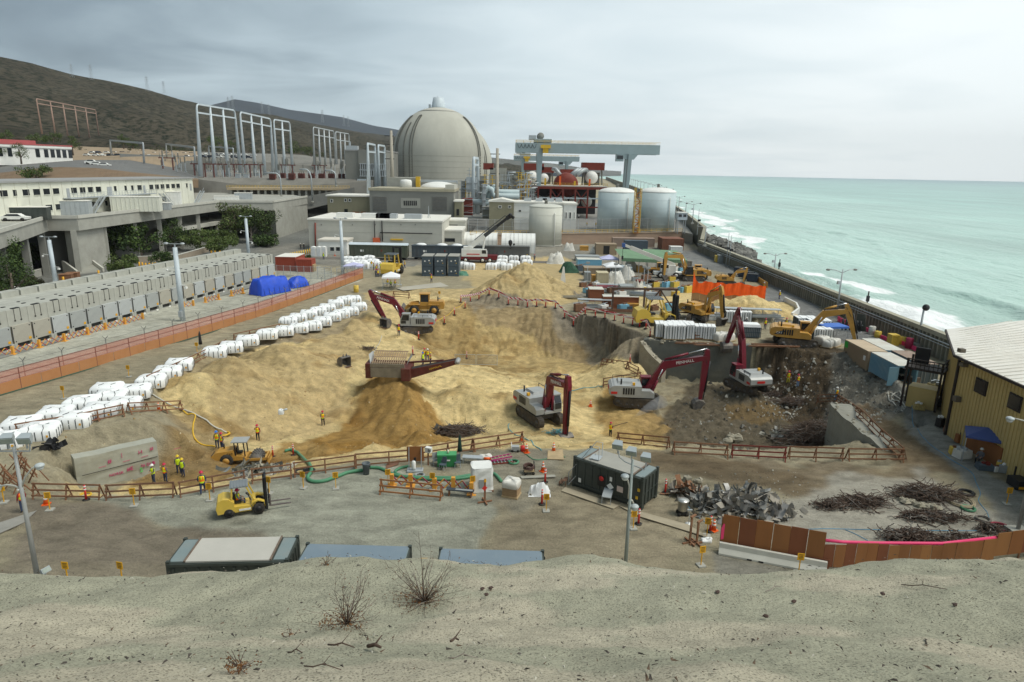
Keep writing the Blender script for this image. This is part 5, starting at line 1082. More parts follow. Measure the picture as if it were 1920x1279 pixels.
def Gt(label,px0,px1,pyt,pyb,Y,dp):
 x0_,x1_,zb_,zt_=Cp(px0,px1,pyt,pyb,Y);t=Aa('barrel_tent',label,'tent',((x0_+x1_)/2,Y,0));w_=x1_-x0_;h=zt_
 pr=[(0,0),(0,h*.45)]+[(dp/2-dp/2*cos(R(a)),h*.45+h*.55*sin(R(a)))for a in range(10,171,10)]+[(dp,h*.45),(dp,0)]
 MB().prism(pr,-w_/2,w_/2,'x').b('cover',Ad,t);m=MB()
 for k in range(9):
  x=-w_/2+w_*k/8;m.tube([(x,p_[0]-.03 if p_[0]<dp/2 else p_[0]+.03,p_[1]+.03)for p_ in pr],.06,4)
 m.b('hoop',mat('hoop',(.6,.6,.57),.7),t)
Gt('white barrel-roofed fabric tent left of the round off-white tank',940,1003,440,489,198,9)
Gt('lower white fabric tent behind the truck crane boom',867,932,438,462,212,10)
def spar(mb,pts,wd,th,y=0.0,mi=0):
 """a tapered beam in the x-z plane: centre line and depth at each point"""
 n=len(pts);up=[];dn=[]
 for i,p in enumerate(pts):
  a=V_(pts[max(i-1,0)]);b=V_(pts[min(i+1,n-1)]);d=(b-a).normalized();nn=V_((-d.y,d.x));q=V_(p)
  up.append(q+nn*wd[i]/2);dn.append(q-nn*wd[i]/2)
 for i in range(n-1):
  mb.prism([tuple(dn[i]),tuple(dn[i+1]),tuple(up[i+1]),tuple(up[i])],y-th/2,y+th/2,'y',mi)
def Dg(t,y,L_,h,w_,name='track'):
 r=h/2;pts=[]
 for k in range(9):a=R(90+180*k/8);pts.append((-L_/2+r+r*cos(a),r+r*sin(a)))
 for k in range(9):a=R(-90+180*k/8);pts.append((L_/2-r+r*cos(a),r+r*sin(a)))
 m=MB();m.prism(pts,y-w_/2,y+w_/2)
 per=pts+[pts[0]]
 for a,b in zip(per[:-1],per[1:]):
  a,b=V_(a),V_(b);n=max(1,int((b-a).length/.22))
  for k in range(n):
   q=a.lerp(b,(k+.5)/n);d=(b-a).normalized();nn=V_((d.y,-d.x))*.03;q=q+nn
   m.bar((q.x-d.x*.08,y,q.y-d.y*.08),(q.x+d.x*.08,y,q.y+d.y*.08),w_+.04,.07)
 o=m.b(name,mat('track_steel',(.075,.065,.055),.8,.3,3,.2,0,.6,(.20,.15,.085),1.2),t)
 m=MB()
 for s in(-1,1):m.cyl((s*(L_/2-r),y-w_/2-.03,r),(s*(L_/2-r),y+w_/2+.03,r),r*.55,None,12)
 for k in range(6):x=-L_/2+r+(L_-2*r)*(k+.5)/6;m.cyl((x,y-w_/2-.02,r*.55),(x,y+w_/2+.02,r*.55),r*.3,None,8)
 m.b('roller',mat('roller_grey',(.09,.085,.08),.7,.2,2),o)
def Ak(label,loc,rz,boom,stick_end,body_m,arm_m,sc=1.0,trot=0.0,bucket=True,writing=None,tag_red=False,brand=None,cab_m=None,base_z=None,pitch=0.0):
 """boom: pivot, knee, tip in (x forward, z up)"""
 t=Aa('excavator',label,'excavator',loc,rz);t.scale=(sc,sc,sc);t.rotation_euler.y=pitch
 car=MB();ct,st=cos(trot),sin(trot)
 tracks0=len(bpy.data.objects)
 for s in(-1,1):
  before=set(bpy.data.objects);Dg(t,s*1.3,5.3,1.1,.62)
  for o in set(bpy.data.objects)-before:
   if o.parent==t:o.rotation_euler.z=trot
 car.box((0,0,.75),(2.6,2.1,.45),trot);car.cyl((0,0,.9),(0,0,1.3),.95,None,16);car.b('undercarriage',mat('roller_grey',(1,1,1)),t)
 b=MB();b.prism([(-3.1,1.55),(-3.35,1.9),(-3.3,2.55),(-2.9,2.75),(.35,2.75),(.35,1.32),(-2.6,1.32)],-1.6,1.6)
 b.prism([(.35,1.32),(1.9,1.32),(1.9,1.9),(1.4,2.2),(.35,2.2)],-1.6,-.55);b.prism([(.35,1.32),(2.0,1.32),(2.0,1.55),(.35,1.55)],-.55,1.6);body=b.b('body',body_m,t)
 m=MB();m.prism([(-3.36,1.5),(-3.55,1.75),(-3.5,2.4),(-3.2,2.65),(-2.4,2.68),(-2.4,1.4)],-1.55,1.55);m.b('counterweight',body_m,t)
 m=MB()
 for k in range(5):m.box((-1.8+k*.3,1.61,2.1),(.2,.04,.8));m.box((-1.8+k*.3,-1.61,2.1),(.2,.04,.8))
 m.b('grille',Ac,body);m=MB();m.box((-1.6,.3,2.87),(1.9,1.7,.24),0,0,.85);m.b('engine_hood',body_m,body)
 m=MB();m.cyl((-2.1,-.9,2.7),(-2.1,-.9,3.45),.1,None,8);m.b('exhaust',Ac,body)
 m=MB()
 for x in(-3.0,-1.6,-.2):m.bar((x,1.5,2.75),(x,1.5,3.15),.05)
 m.bar((-3,1.5,3.15),(-.2,1.5,3.15),.05);m.b('handrail',Ac,body)
 cm=cab_m or body_m
 c=MB();c.prism([(.45,1.56),(2.05,1.56),(2.0,2.4),(1.65,3.2),(.5,3.25),(.45,2.2)],.6,1.55);c.box((1.08,1.07,3.28),(1.35,1.1,.1));cab=c.b('cab',cm,t)
 m=MB();m.prism([(.6,2.2),(1.9,2.2),(1.58,3.08),(.6,3.1)],.57,1.58);m.prism([(1.1,1.7),(1.9,1.7),(1.9,2.15),(1.1,2.15)],.575,1.575);m.add([(2.09,.68,1.75),(2.09,1.48,1.75),(2.04,1.48,2.42),(2.04,.68,2.42)],[(0,1,2,3)]);m.add([(2.03,.68,2.46),(2.03,1.48,2.46),(1.70,1.48,3.15),(1.70,.68,3.15)],[(0,1,2,3)]);m.b('window',Aj,cab)
 pv,kn,tp=[V_(p)for p in boom];mid=pv.lerp(kn,.55);m2_=kn.lerp(tp,.5)
 m=MB();spar(m,[pv,mid+(kn-tp).normalized()*.0,kn,m2_,tp],[.55,.85,1.0,.78,.5],.62,0.02);bo=m.b('boom',arm_m,t)
 se=V_(stick_end);dd=(se-tp).normalized();Hk=tp-dd*1.0
 m=MB();spar(m,[Hk,tp,tp.lerp(se,.35),se],[.45,.85,.7,.38],.48,0.02);so=m.b('stick',arm_m,t)
 nn=V_((-(tp-kn).normalized().y,(tp-kn).normalized().x))
 m=MB();a=kn.lerp(tp,.02)+nn*.62;b2=Hk+nn*.12;q=a.lerp(b2,.55);m.cyl((a.x,.02,a.y),(q.x,.02,q.y),.15,None,8);m.b('cylinder',arm_m,bo)
 m=MB();m.cyl((q.x,.02,q.y),(b2.x,.02,b2.y),.08,None,8)
 f0=V_((1.7,1.6));f1=kn.lerp(pv,.15)
 for y in(-.48,.52):g=f0.lerp(f1,.55);m.cyl((g.x,y,g.y),(f1.x,y,f1.y),.08,None,6)
 m.b('piston_rod',mat('chrome',(.62,.62,.62),.25,.05,1,.8),bo)
 m=MB()
 for y in(-.48,.52):g=f0.lerp(f1,.55);m.cyl((f0.x,y,f0.y),(g.x,y,g.y),.15,None,8)
 m.b('lift_cylinder',arm_m,bo)
 m=MB()
 for y in(-.22,-.1,.2):m.tube([(pv.x,y,pv.y+.35),(mid.x-.1,y,mid.y+.5),(kn.x,y,kn.y+.6),(m2_.x,y,m2_.y+.48),(tp.x-.3,y,tp.y+.55),(tp.x+dd.x*.8+.2,y,tp.y+dd.y*.8)],.035,5)
 m.b('hydraulic_hose',Ac,bo);MB().box((-.6,-1.2,2.95),(.3,.3,.3)).b('beacon',Bm,body)
 n3=V_((dd.y,-dd.x));n3=n3 if n3.x>0 else-n3
 s1=tp+dd*.5+n3*.5;s2=tp.lerp(se,.8)+n3*.42;m=MB();m.cyl((s1.x,.02,s1.y),(s2.x,.02,s2.y),.13,None,8);m.cyl((s2.x,.02,s2.y),(se.x+n3.x*.35,.02,se.y+n3.y*.35),.08,None,6);m.b('bucket_cylinder',Ac,so)
 if bucket:
  m=MB();pr=[]
  for k in range(8):a=R(40+210*k/7);pr.append((cos(a)*.8,sin(a)*.8))
  ang=math.atan2(dd.y,dd.x)+R(90);ca,sa=cos(ang),sin(ang);ctr=se+dd*.75-n3*.05
  def tr(p):return(ctr.x+p[0]*ca-p[1]*sa,ctr.y+p[0]*sa+p[1]*ca)
  sh=[tr(p)for p in pr];inn=[tr((p[0]*.9,p[1]*.9))for p in pr]
  m.prism(sh,-.78,-.72);m.prism(sh,.74,.80)
  for a,b2 in zip(sh[:-1],sh[1:]):m.bar((a[0],.01,a[1]),(b2[0],.01,b2[1]),1.5,.08)
  bk=m.b('bucket',mat('bucket_steel',(.15,.14,.13),.6,.3,2,.3,0,.5,(.28,.22,.13),1),t);m=MB()
  lp=V_(sh[-1]);ld=(V_(sh[-1])-V_(sh[-2])).normalized()
  for k in range(5):y=-.66+k*.335;e=lp+ld*.28;m.bar((lp.x,y,lp.y),(e.x,y,e.y),.14,.09)
  m.b('tooth',mat('bucket_steel',(1,1,1)),bk)
 if writing:
  d_=(tp-kn);a=math.atan2(d_.y,d_.x);c_=kn.lerp(tp,.48)
  for s in(-1,1):
   De(writing,.52,Ad,bo,(c_.x,.02+s*.325,c_.y),Euler((R(90),-a,0))if s<0 else(Matrix.Rotation(R(180),3,'Z')@Euler((R(90),a,0)).to_matrix()).to_euler())
 if tag_red:
  for s in(-1,1):MB().box((-2.95,s*1.615,1.85),(.75,.04,.3)).b('red_plate',Gb,body)
  MB().box((-3.56,.1,2.05),(.06,1.1,.3)).b('red_plate',Gb,body)
 if brand:
  for s in(-1,1):MB().prism([(-3.0,1.7),(-1.9,1.7),(-1.5,2.3),(-2.2,2.2)],s*1.605-.02,s*1.605+.02).b('black_flash',Ac,body);De(brand,.42,Ad,body,(-2.3,s*1.635,1.95),(R(90),0,0 if s<0 else R(180)))
 return t
def gz(p):return V_((p[0],p[1],hz(p[0],p[1])))
pA=at(777,622);pB=at(1012,786);pC=at(1193,757);pD_=P(1399,729,-4.5);pE=at(1490,647);pF=at(1297,526);pG=at(1310,600);pH=at(1362,533)
Ak('maroon-armed grey excavator reaching left over the far left bank, bucket off beside it',pA,R(180),((1.1,1.9),(3.2,4.9),(6.7,5.9)),(4.6,1.9),Aq,Ca,1.02,R(28),False,'PENHALL',True,None,Aq)
Ak('maroon-armed grey excavator facing the camera with its stick hanging straight down, middle of the pit',pB,R(-62),((1.1,1.9),(2.0,5.2),(5.4,5.6)),(5.3,.2),Aq,Ca,1.08,R(0),True,'PENHALL',True)
Ak('maroon-armed grey excavator digging to the right with its boom in profile',pC,R(-4),((1.1,1.9),(3.1,5.2),(8.0,6.3)),(7.7,.9),Aq,Ca,1.06,R(-12),True,'PENHALL',True,None,Ca)
Ak('maroon-armed grey excavator seen from behind with boom raised before the dark concrete wall',pD_,R(101),((1.1,1.9),(2.4,6.3),(4.2,9.6)),(6.3,4.9),Aq,Ca,1.0,R(20),True,'PENHALL',True,None,Ca)
Ak('big yellow excavator on the pit rim with its arm reaching right to the strapped pallets',pE,R(-20),((1.1,1.9),(3.3,4.9),(6.2,5.5)),(7.5,1.6),An,An,1.03,R(14),True,None,False,'CAT',An)
Ak('yellow excavator with a tall arched boom in the right-hand machine yard',pF,R(186),((1.1,1.9),(3.0,5.6),(6.6,5.5)),(6.7,1.2),An,An,1.0,R(0),True,None,False,'CAT',Ac)
Ak('yellow excavator with folded arm in front of the orange screen',pG,R(-58),((1.1,1.9),(2.2,4.9),(4.4,5.8)),(5.2,1.4),An,An,.95,R(120),True,None,False,'CAT',An)
Ak('small yellow excavator with a bent arm behind the orange screen',pH,R(-5),((1.0,1.9),(3.0,4.0),(5.6,4.4)),(5.0,.9),An,An,.72,R(0),True,None,False,None,Ac)
def Bg(label,p,rz,s):
 t=Aa('digger_bucket',label,'bucket',p,rz);t.scale=(s,s,s);m=MB();pr=[(cos(R(a))*.9,.85+sin(R(a))*.85)for a in range(60,301,30)]
 m.prism(pr,-.85,-.79);m.prism(pr,.79,.85)
 for a,b in zip(pr[:-1],pr[1:]):m.bar((a[0],0,a[1]),(b[0],0,b[1]),1.6,.08)
 m.b('shell',mat('bucket_steel',(1,1,1)),t);m=MB()
 for y in(-.3,.3):m.prism([(-.2,1.55),(.35,1.55),(.1,2.15)],y-.05,y+.05)
 m.b('hanger',mat('bucket_steel',(1,1,1)),t);m=MB()
 for k in range(5):m.box((.55,-.68+k*.34,.05),(.4,.16,.1))
 m.b('tooth',Ck,t)
Bg('rusty loose digger bucket standing on sand below the left white bags',at(647,688),R(-40),.85)
Bg('grey loose digger bucket on the ground beside the far left excavator',at(722,614),R(-120),.9)
Bg('brown loose digger bucket in the machine yard beside the arched-boom excavator',at(1219,538),R(-100),.95)
def Cf(t,x,y,r,w_,hub=None):
 o=MB();pr=[(r*.55,-w_/2),(r*.93,-w_/2),(r,-w_*.3),(r,w_*.3),(r*.93,w_/2),(r*.55,w_/2)]
 o.lathe(pr,18);o.xf(Matrix.Translation((x,y,r))@Matrix.Rotation(R(90),4,'X'));o=o.b('wheel',Bb,t)
 h=MB().cyl((x,y-w_*.52,r),(x,y+w_*.52,r),r*.52,None,12);h.b('rim',hub or An,o);return o
def Dh(label,loc,rz,sc=1.0):
 t=Aa('wheel_loader',label,'loader',loc,rz);t.scale=(sc,sc,sc)
 for x in(-1.6,1.7):
  for y in(-1.1,1.1):Cf(t,x,y,.82,.62)
 m=MB();m.prism([(-3.2,1.0),(-3.3,1.6),(-3.1,2.25),(-.7,2.3),(-.6,1.0)],-.95,.95);m.prism([(-.7,.8),(2.4,.8),(2.5,1.2),(1.4,1.5),(-.7,1.5)],-.5,.5);m.b('body',An,t)
 m=MB()
 for x in(-1.6,1.7):m.box((x,0,1.72),(1.9,2.5,.12))
 m.b('fender',An,t)
 c=MB();c.box((0,0,1.75),(1.5,1.4,.7));c.box((0,0,3.45),(1.8,1.65,.14));
 for x in(-.7,.7):
  for y in(-.65,.65):c.bar((x,y,2.1),(x,y,3.4),.12)
 c=c.b('cab',An,t);MB().box((0,0,2.75),(1.36,1.28,1.3)).b('window',Aj,c)
 m=MB()
 for y in(-.6,.6):spar(m,[(1.0,1.9),(2.2,1.7),(3.6,.7)],[.4,.5,.35],.18,y)
 m.b('lift_arm',An,t);m=MB();pr=[(3.3,.1),(4.7,.06),(4.3,.35),(3.7,.5),(3.5,.9),(3.8,1.5),(3.6,1.5),(3.2,.9)];m.prism(pr,-1.5,1.5);m.b('bucket',mat('bucket_steel',(1,1,1)),t)
 MB().cyl((-2.2,.3,2.3),(-2.2,.3,3.0),.1,None,8).b('exhaust',Ac,t)
 for s in(-1,1):De('CAT',.4,Ac,t,(-2.2,s*.97,1.7),(R(90),0,0 if s<0 else R(180)))
 return t
Dh('yellow wheel loader behind the far left excavator',at(797,588),R(183),1.05)
Dh('yellow wheel loader parked right of the arched-boom excavator',at(1307,523),R(168),.95)
Dh('yellow wheel loader partly hidden behind the white crane truck',at(1236,515),R(175),.85)
def Ci(label,loc,rz,sc,mast,bodym,driver=True,load=0.0,fork_z=.35):
 t=Aa('forklift',label,'forklift',loc,rz);t.scale=(sc,sc,sc)
 Cf(t,1.05,-.62,.43,.36,Ac);Cf(t,1.05,.62,.43,.36,Ac);Cf(t,-1.0,-.55,.36,.3,Ac);Cf(t,-1.0,.55,.36,.3,Ac)
 m=MB();m.prism([(-1.75,.35),(-1.85,.8),(-1.7,1.35),(-1.35,1.5),(-.95,1.45),(-.6,1.15),(-.6,.45)],-.68,.68);m.prism([(-.6,.35),(.55,.35),(.55,.75),(-.6,.8)],-.66,.66);m.prism([(.55,.75),(.7,.95),(1.05,1.05),(1.45,.9),(1.5,.5),(1.48,.95),(1.05,1.14),(.6,1.05)],-.72,-.4);m.prism([(.5,.75),(.62,1.0),(1.05,1.12),(1.45,.95),(1.48,.85),(1.05,.98),(.65,.88)],.4,.72);m.box((.75,0,.8),(.25,1.2,.7));m.b('body',bodym,t)
 m=MB()
 for y in(-.55,.55):m.bar((-.75,y,1.3),(-.7,y,2.25),.1);m.bar((.75,y,1.1),(.3,y,2.25),.1)
 m.b('roll_cage',bodym,t);m=MB();m.box((-.2,0,2.3),(1.25,1.25,.07))
 for k in range(6):m.bar((-.7+k*.2,-.6,2.36),(-.7+k*.2,.6,2.36),.04)
 m.b('overhead_guard',mat('guard_grey',(.20,.22,.23),.5,.1,1),t)
 m=MB();m.box((-.35,0,1.0),(.5,.55,.16));m.box((-.6,0,1.3),(.14,.5,.55));m.b('seat',Ac,t);m=MB();m.tube([(.5,0,.9),(.38,0,1.35)],.04,6);m.cyl((.34,0,1.38),(.37,0,1.42),.18,None,12);m.b('steering_wheel',Ac,t)
 m=MB()
 for y in(-.42,.42):m.bar((1.62,y,.15),(1.62,y,mast),.16,.2);m.bar((1.5,y*.8,.15),(1.5,y*.8,mast*.97),.12,.14)
 for z in(.4,mast*.5,mast-.1):m.box((1.62,0,z),(.14,.95,.14))
 m.b('mast',Ac,t);m=MB();m.box((1.78,0,fork_z+.35),(.1,1.15,.12));m.box((1.78,0,fork_z+.85),(.1,1.15,.12))
 for y in(-.5,-.25,0,.25,.5):m.bar((1.78,y,fork_z+.3),(1.78,y,fork_z+1.0),.05)
 m.b('carriage',Ac,t)
 for y in(-.34,.34):m=MB();m.bar((1.86,y,fork_z+.6),(1.86,y,fork_z),.14,.05);m.bar((1.84,y,fork_z),(3.35,y,fork_z-.02),.14,.05);m.b('fork',mat('fork_steel',(.16,.13,.12),.6,.2,2,.3),t)
 MB().box((.1,-.69,.52),(.8,.03,.14)).b('side_plate',Ad,t)
 return t
fk=P(458,962);Ci('yellow forklift with long bare forks and a driver on the near concrete yard',(fk.x,fk.y,hz(fk.x,fk.y)+.02),math.atan2(.75,1.9),.95,2.75,Ap)
fk2=P(1228,610);Ci('large yellow forklift with a tall black mast by the striped tape barrier',(fk2.x,fk2.y,.02),R(4),1.95,2.6,Ap)
fk3=P(736,515);Ci('big yellow forklift with a tall dark mast seen end on in the far yard',(fk3.x,fk3.y,.02),R(80),2.1,2.9,Ap)
for s in(-1,1):pass
cpz=at(452,868);t=Aa('compactor','yellow padfoot roller compactor with a canopy and front blade working in the left trench','compactor',cpz,R(8));t.scale=(.8,.8,.8)
for y in(-.9,.9):Cf(t,-1.4,y,.78,.6)
m=MB();m.prism([(-3.1,.7),(-3.2,1.3),(-2.6,1.75),(-.6,2.05),(-.4,1.2),(-.4,.7)],-.85,.85);m.prism([(-.6,.7),(.9,.7),(.9,1.15),(-.6,1.3)],-.8,.8);m.b('body',An,t)
m=MB();m.box((-3.17,0,1.1),(.1,1.4,.55));m.b('grille',Ac,t)
m=MB()
for y in(-1.0,1.0):m.box((2.0,y,.85),(2.5,.12,.3))
m.box((.85,0,.9),(.2,2.1,.4));m.box((3.2,0,.9),(.2,2.1,.35));m.b('drum_frame',An,t)
dr=MB();dr.cyl((2.0,-.93,.78),(2.0,.93,.78),.70,None,22)
for k in range(14):
 for j in range(7):a=6.283*(k+.5*(j%2))/14;dr.box((2.0+cos(a)*.73,-.8+j*.265,.78+sin(a)*.73),(.14,.14,.14),0,0,1,0,-a)
dr.b('drum',mat('bucket_steel',(1,1,1)),t)
m=MB();m.prism([(3.45,.05),(3.6,.05),(3.5,.55),(3.62,1.1),(3.5,1.1),(3.36,.55)],-1.25,1.25);m.b('blade',An,t)
m=MB()
for x in(-.35,.75):
 for y in(-.7,.7):m.bar((x,y,1.2),(x-.1,y,3.0),.12)
m.b('canopy_post',Ac,t);MB().box((.15,0,3.06),(1.9,1.75,.12)).b('canopy',Aq,t)
m=MB();m.box((0,0,1.5),(.6,.6,.2));m.box((-.3,0,1.85),(.16,.6,.6));m.b('seat',Ac,t);MB().cyl((-1.9,.3,1.9),(-1.9,.3,2.5),.08,None,8).b('exhaust',Ac,t)
for s in(-1,1):De('CAT',.36,Ac,t,(-1.0,s*.87,1.55),(R(90),0,0 if s<0 else R(180)))
sp_=at(731,706);t=Aa('screening_plant','dark red mobile screening plant with a sloping bar grid and a long side conveyor','screener',sp_,R(-2));t.scale=(.9,.95,.8)
Gu=mat('screen_red',(.105,.025,.018),.65,.25,1,0,0,.45,(.16,.10,.06),.8)
m=MB();m.box((-2.6,0,1.3),(.9,2.8,2.3));m.box((2.6,-.3,1.0),(1.2,3.2,1.9));m.box((0,1.3,1.4),(5,.3,1.6));m.b('hopper_frame',Gu,t);MB().box((0,-1.42,1.15),(4.6,.16,1.5)).b('dusty_side',mat('dusty_panel',(.20,.17,.12),.85,.25,1),t)
MB().box((0,-1.35,2.25),(4.7,.2,.55)).b('hopper_lip',mat('dusty_panel',(1,1,1)),t)
m=MB();m.add([(-2.4,-1.1,2.45),(-2.9,0.1,3.5),(-2.6,1.4,3.7),(-2.3,1.2,2.6)],[(0,1,2,3)]);m.b('wing_plate',Aq,t);m=MB();m.add([(2.6,-1.1,2.3),(3.2,0,3.4),(3.0,1.4,3.6),(2.4,1.2,2.5)],[(0,1,2,3)]);m.b('wing_plate',Aq,t)
m=MB()
for k in range(15):x=-2.1+k*.31;m.bar((x,-1.1,2.5),(x,1.5,3.75),.13,.1)
m.bar((-2.3,-.9,2.6),(2.4,-.9,2.6),.14);m.bar((-2.3,1.4,3.7),(2.4,1.4,3.7),.14);m.bar((-2.3,.3,3.15),(2.4,.3,3.15),.12);m.b('bar_grid',mat('grid_rust',(.34,.24,.15),.8,.2,1.5),t)
m=MB();m.prism([(2.7,.1),(3.6,.3),(9.6,2.7),(9.6,3.2),(9.2,3.25),(3.0,1.6)],-1.0,-.85);m.prism([(2.7,.1),(3.6,.3),(9.6,2.7),(9.6,3.2),(9.2,3.25),(3.0,1.6)],.1,.25);m.b('conveyor_frame',Gu,t)
m=MB();m.bar((2.6,-.37,1.5),(9.5,-.37,3.15),1.0,.08);m.b('belt',Bb,t);m=MB();m.cyl((9.6,-1.1,3.0),(9.6,.35,3.0),.34,None,12);m.b('head_drum',Aq,t);MB().bar((2.5,1.2,2.0),(7.5,.6,2.7),.25).b('tail_boom',Gu,t)
De('HAMALHL',.4,yel,t,(6.6,-1.02,2.05),Euler((R(90),-R(21),0)))
q=at(1251,521);t=Aa('crane_truck','white four-wheeled crane truck with its long pale boom pointing up left over the green awning','crane',q,R(178));t.scale=(1.05,1.05,1.05)
for x in(-1.7,1.7):
 for y in(-1.0,1.0):Cf(t,x,y,.72,.55,Ad)
m=MB();m.box((0,0,1.1),(6.2,1.9,.6));m.prism([(-1.6,1.4),(1.6,1.4),(1.6,2.3),(.6,2.9),(-1.6,2.9)],-.9,.9);m.b('body',Ad,t);c=MB().box((.9,1.0,2.5),(1.6,.9,1.4)).b('cab',Ad,t);MB().box((1.0,1.0,2.75),(1.66,.94,.7)).b('window',Aj,c)
m=MB();m.bar((-1.3,0,2.9),(8.6,0,6.6),.9,.85);m.bar((8.6,0,6.6),(10.4,0,7.3),.6,.55);m.b('boom',mat('boom_pale',(.62,.60,.54),.6,.06,.4),t);MB().box((10.2,0,7.1),(.7,.7,.9)).b('boom_head',mat('boom_blue',(.05,.11,.30),.5),t);MB().bar((10.3,0,6.7),(10.3,0,4.6),.08).b('hoist_rope',Ac,t);MB().box((10.3,0,4.3),(.4,.3,.8)).b('hook_block',Ac,t)
q=P(896,492,0);t=Aa('truck_crane','truck crane with a dark red carrier and a long black-tipped boom raised to the right','crane',q,0);u=q.y/1240
m=MB();m.box((0,0,1.25),(10.2,2.6,.7));m.box((3.9,0,1.75),(2.6,2.4,.6));m.b('carrier',mat('carrier_red',(.16,.015,.02),.45,.1,1),t)
for x in(-3.2,1.3,3.2):
 for y in(-1.1,1.1):Cf(t,x,y,.72,.5,Ad)
m=MB();m.box((-1.7,0,2.6),(5.2,2.5,1.9));m.box((-2.6,0,3.8),(2.4,2.0,.8));m.b('superstructure',Ad,t);c=MB().prism([(.9,1.7),(2.6,1.7),(2.3,3.6),(.9,3.6)],-1.3,-.2).b('cab',Ad,t);MB().prism([(1.1,2.5),(2.3,2.5),(2.15,3.4),(1.1,3.4)],-1.33,-.17).b('window',Aj,c);MB().box((-1.2,-1.28,2.3),(3.4,.05,.22)).b('red_stripe',Gb,t)
tipp=PD(955,406,q.y)-q;root=V_((-2.6,0,3.6));d_=(tipp-root)
m=MB();m.bar(root,root+d_*.40,1.25,1.2);m.b('boom_base',Ad,t);m=MB();m.bar(root+d_*.36,root+d_*.70,1.0,.98);m.b('boom_section',mat('boom_dark',(.055,.058,.06),.5,.15,1),t);m=MB();m.bar(root+d_*.66,root+d_*.97,.75,.72);m.box(root+d_*.985,(1.4,.9,1.1),0,0,1,0,-.6);m.cyl(root+d_+V_((.3,-.6,.3)),root+d_+V_((.3,.6,.3)),.55,None,12);m.cyl(root+d_+V_((1.0,-.5,-.2)),root+d_+V_((1.0,.5,-.2)),.4,None,12);m.b('boom_tip',Ac,t)
m=MB();m.cyl((1.2,0,2.4),root+d_*.42,.3,.22,8);m.b('lift_cylinder',Ad,t);m=MB();m.bar(root+d_*.2+V_((-.5,0,.6)),root+d_*.95+V_((-.5,0,.7)),.2);m.b('jib',mat('boom_dark',(1,1,1)),t)
hk=PD(957,456,q.y)-q
for dx in(0,.9):m=MB();m.bar(root+d_+V_((.8+dx*.4,0,-.3)),hk+V_((dx,0,(.2 if dx else.6))),.05);m.b('hoist_rope',Ac,t)
m=MB();m.lathe([(.05,.9),(.5,.6),(.55,0),(.35,-.5),(.1,-.8)],10,hk);m.tube([hk+V_((0,0,-.7)),hk+V_((.25,0,-1.1)),hk+V_((0,0,-1.5)),hk+V_((-.25,0,-1.2))],.1,6);m.b('hook_block',Ac,t);MB().sph(hk+V_((.95,0,-.3)),.3,8).b('ball_hook',Ac,t)
def Gv(label,px0,px1,pyb,Y,m_,cover=None,sacks=False):
 a=P(px0,pyb,0);b=P(px1,pyb,0);a=V_((px_x(px0,Y),Y,0));b=V_((px_x(px1,Y),Y,0));L_=b.x-a.x;t=Aa('rail_wagon',label,'rail wagon',((a.x+b.x)/2,Y,0));h=3.7
 m=MB();m.box((0,1.4,.9+h/2-.4),(L_,2.8,h-.6));m.b('body',m_,t);m=MB()
 for k in range(15):m.box((-L_/2+L_*(k+.5)/15,-.06,2.3),(.16,.14,h-.8))
 m.box((0,-.08,h+.15),(L_+.1,.25,.22));m.box((0,-.08,.85),(L_,.25,.3));m.b('side_rib',m_,t)
 if cover:MB().prism([(-.15,h+.22),(2.95,h+.22),(1.4,h+.75)],-L_/2-.1,L_/2+.1,'x').b('cover',cover,t)
 else:MB().box((0,1.4,h+.12),(L_-.5,2.4,.08)).b('interior',Ac,t)
 for x in(-L_/2+2,L_/2-2):
  bg=MB().box((x,1.4,.6),(2.6,2.2,.35)).b('bogie',Ac,t);w_=MB()
  for dx in(-.9,.9):w_.cyl((x+dx,.3,.45),(x+dx,.5,.45),.45,None,14);w_.cyl((x+dx,2.3,.45),(x+dx,2.5,.45),.45,None,14)
  w_.b('wheel',Ac,bg)
 MB().box((-L_*.28,-.09,2.4),(.9,.03,.55)).b('stencil',Ad,t);MB().box((L_*.06,-.09,2.5),(.5,.03,.6)).b('placard',As,t)
 if sacks:
  for x in(-L_*.35,0,L_*.25):MB().sph((x,1.4,h+.25),1.1,8,0,(1.4,1,.45)).b('sack',Bx,t)
 return t
def px_x(px,Y):return PD(px,480,Y).x
Gv('olive green rail wagon with a pale blue-grey ridged cover before the long white building',655,764,489,177,mat('wagon_green',(.085,.10,.07),.7,.15,.5,0,0,.4,(.14,.10,.07),.4),Ag)
Gv('blue-grey open rail wagon with white sacks on top, middle of the three',772,884,489,178.5,mat('wagon_blue',(.07,.09,.105),.7,.15,.5,0,0,.4,(.13,.10,.08),.4),None,True)
Gv('grey open rail wagon half hidden by the truck crane, right of the three',888,993,491,180,mat('wagon_grey',(.115,.12,.115),.7,.15,.5,0,0,.4,(.15,.12,.09),.4))
o=MB().box((-20,178.5,.03),(80,4.2,.06)).b('rail_track_bed',mat('ballast',(.15,.135,.115),.95,.2,1));Au(o)
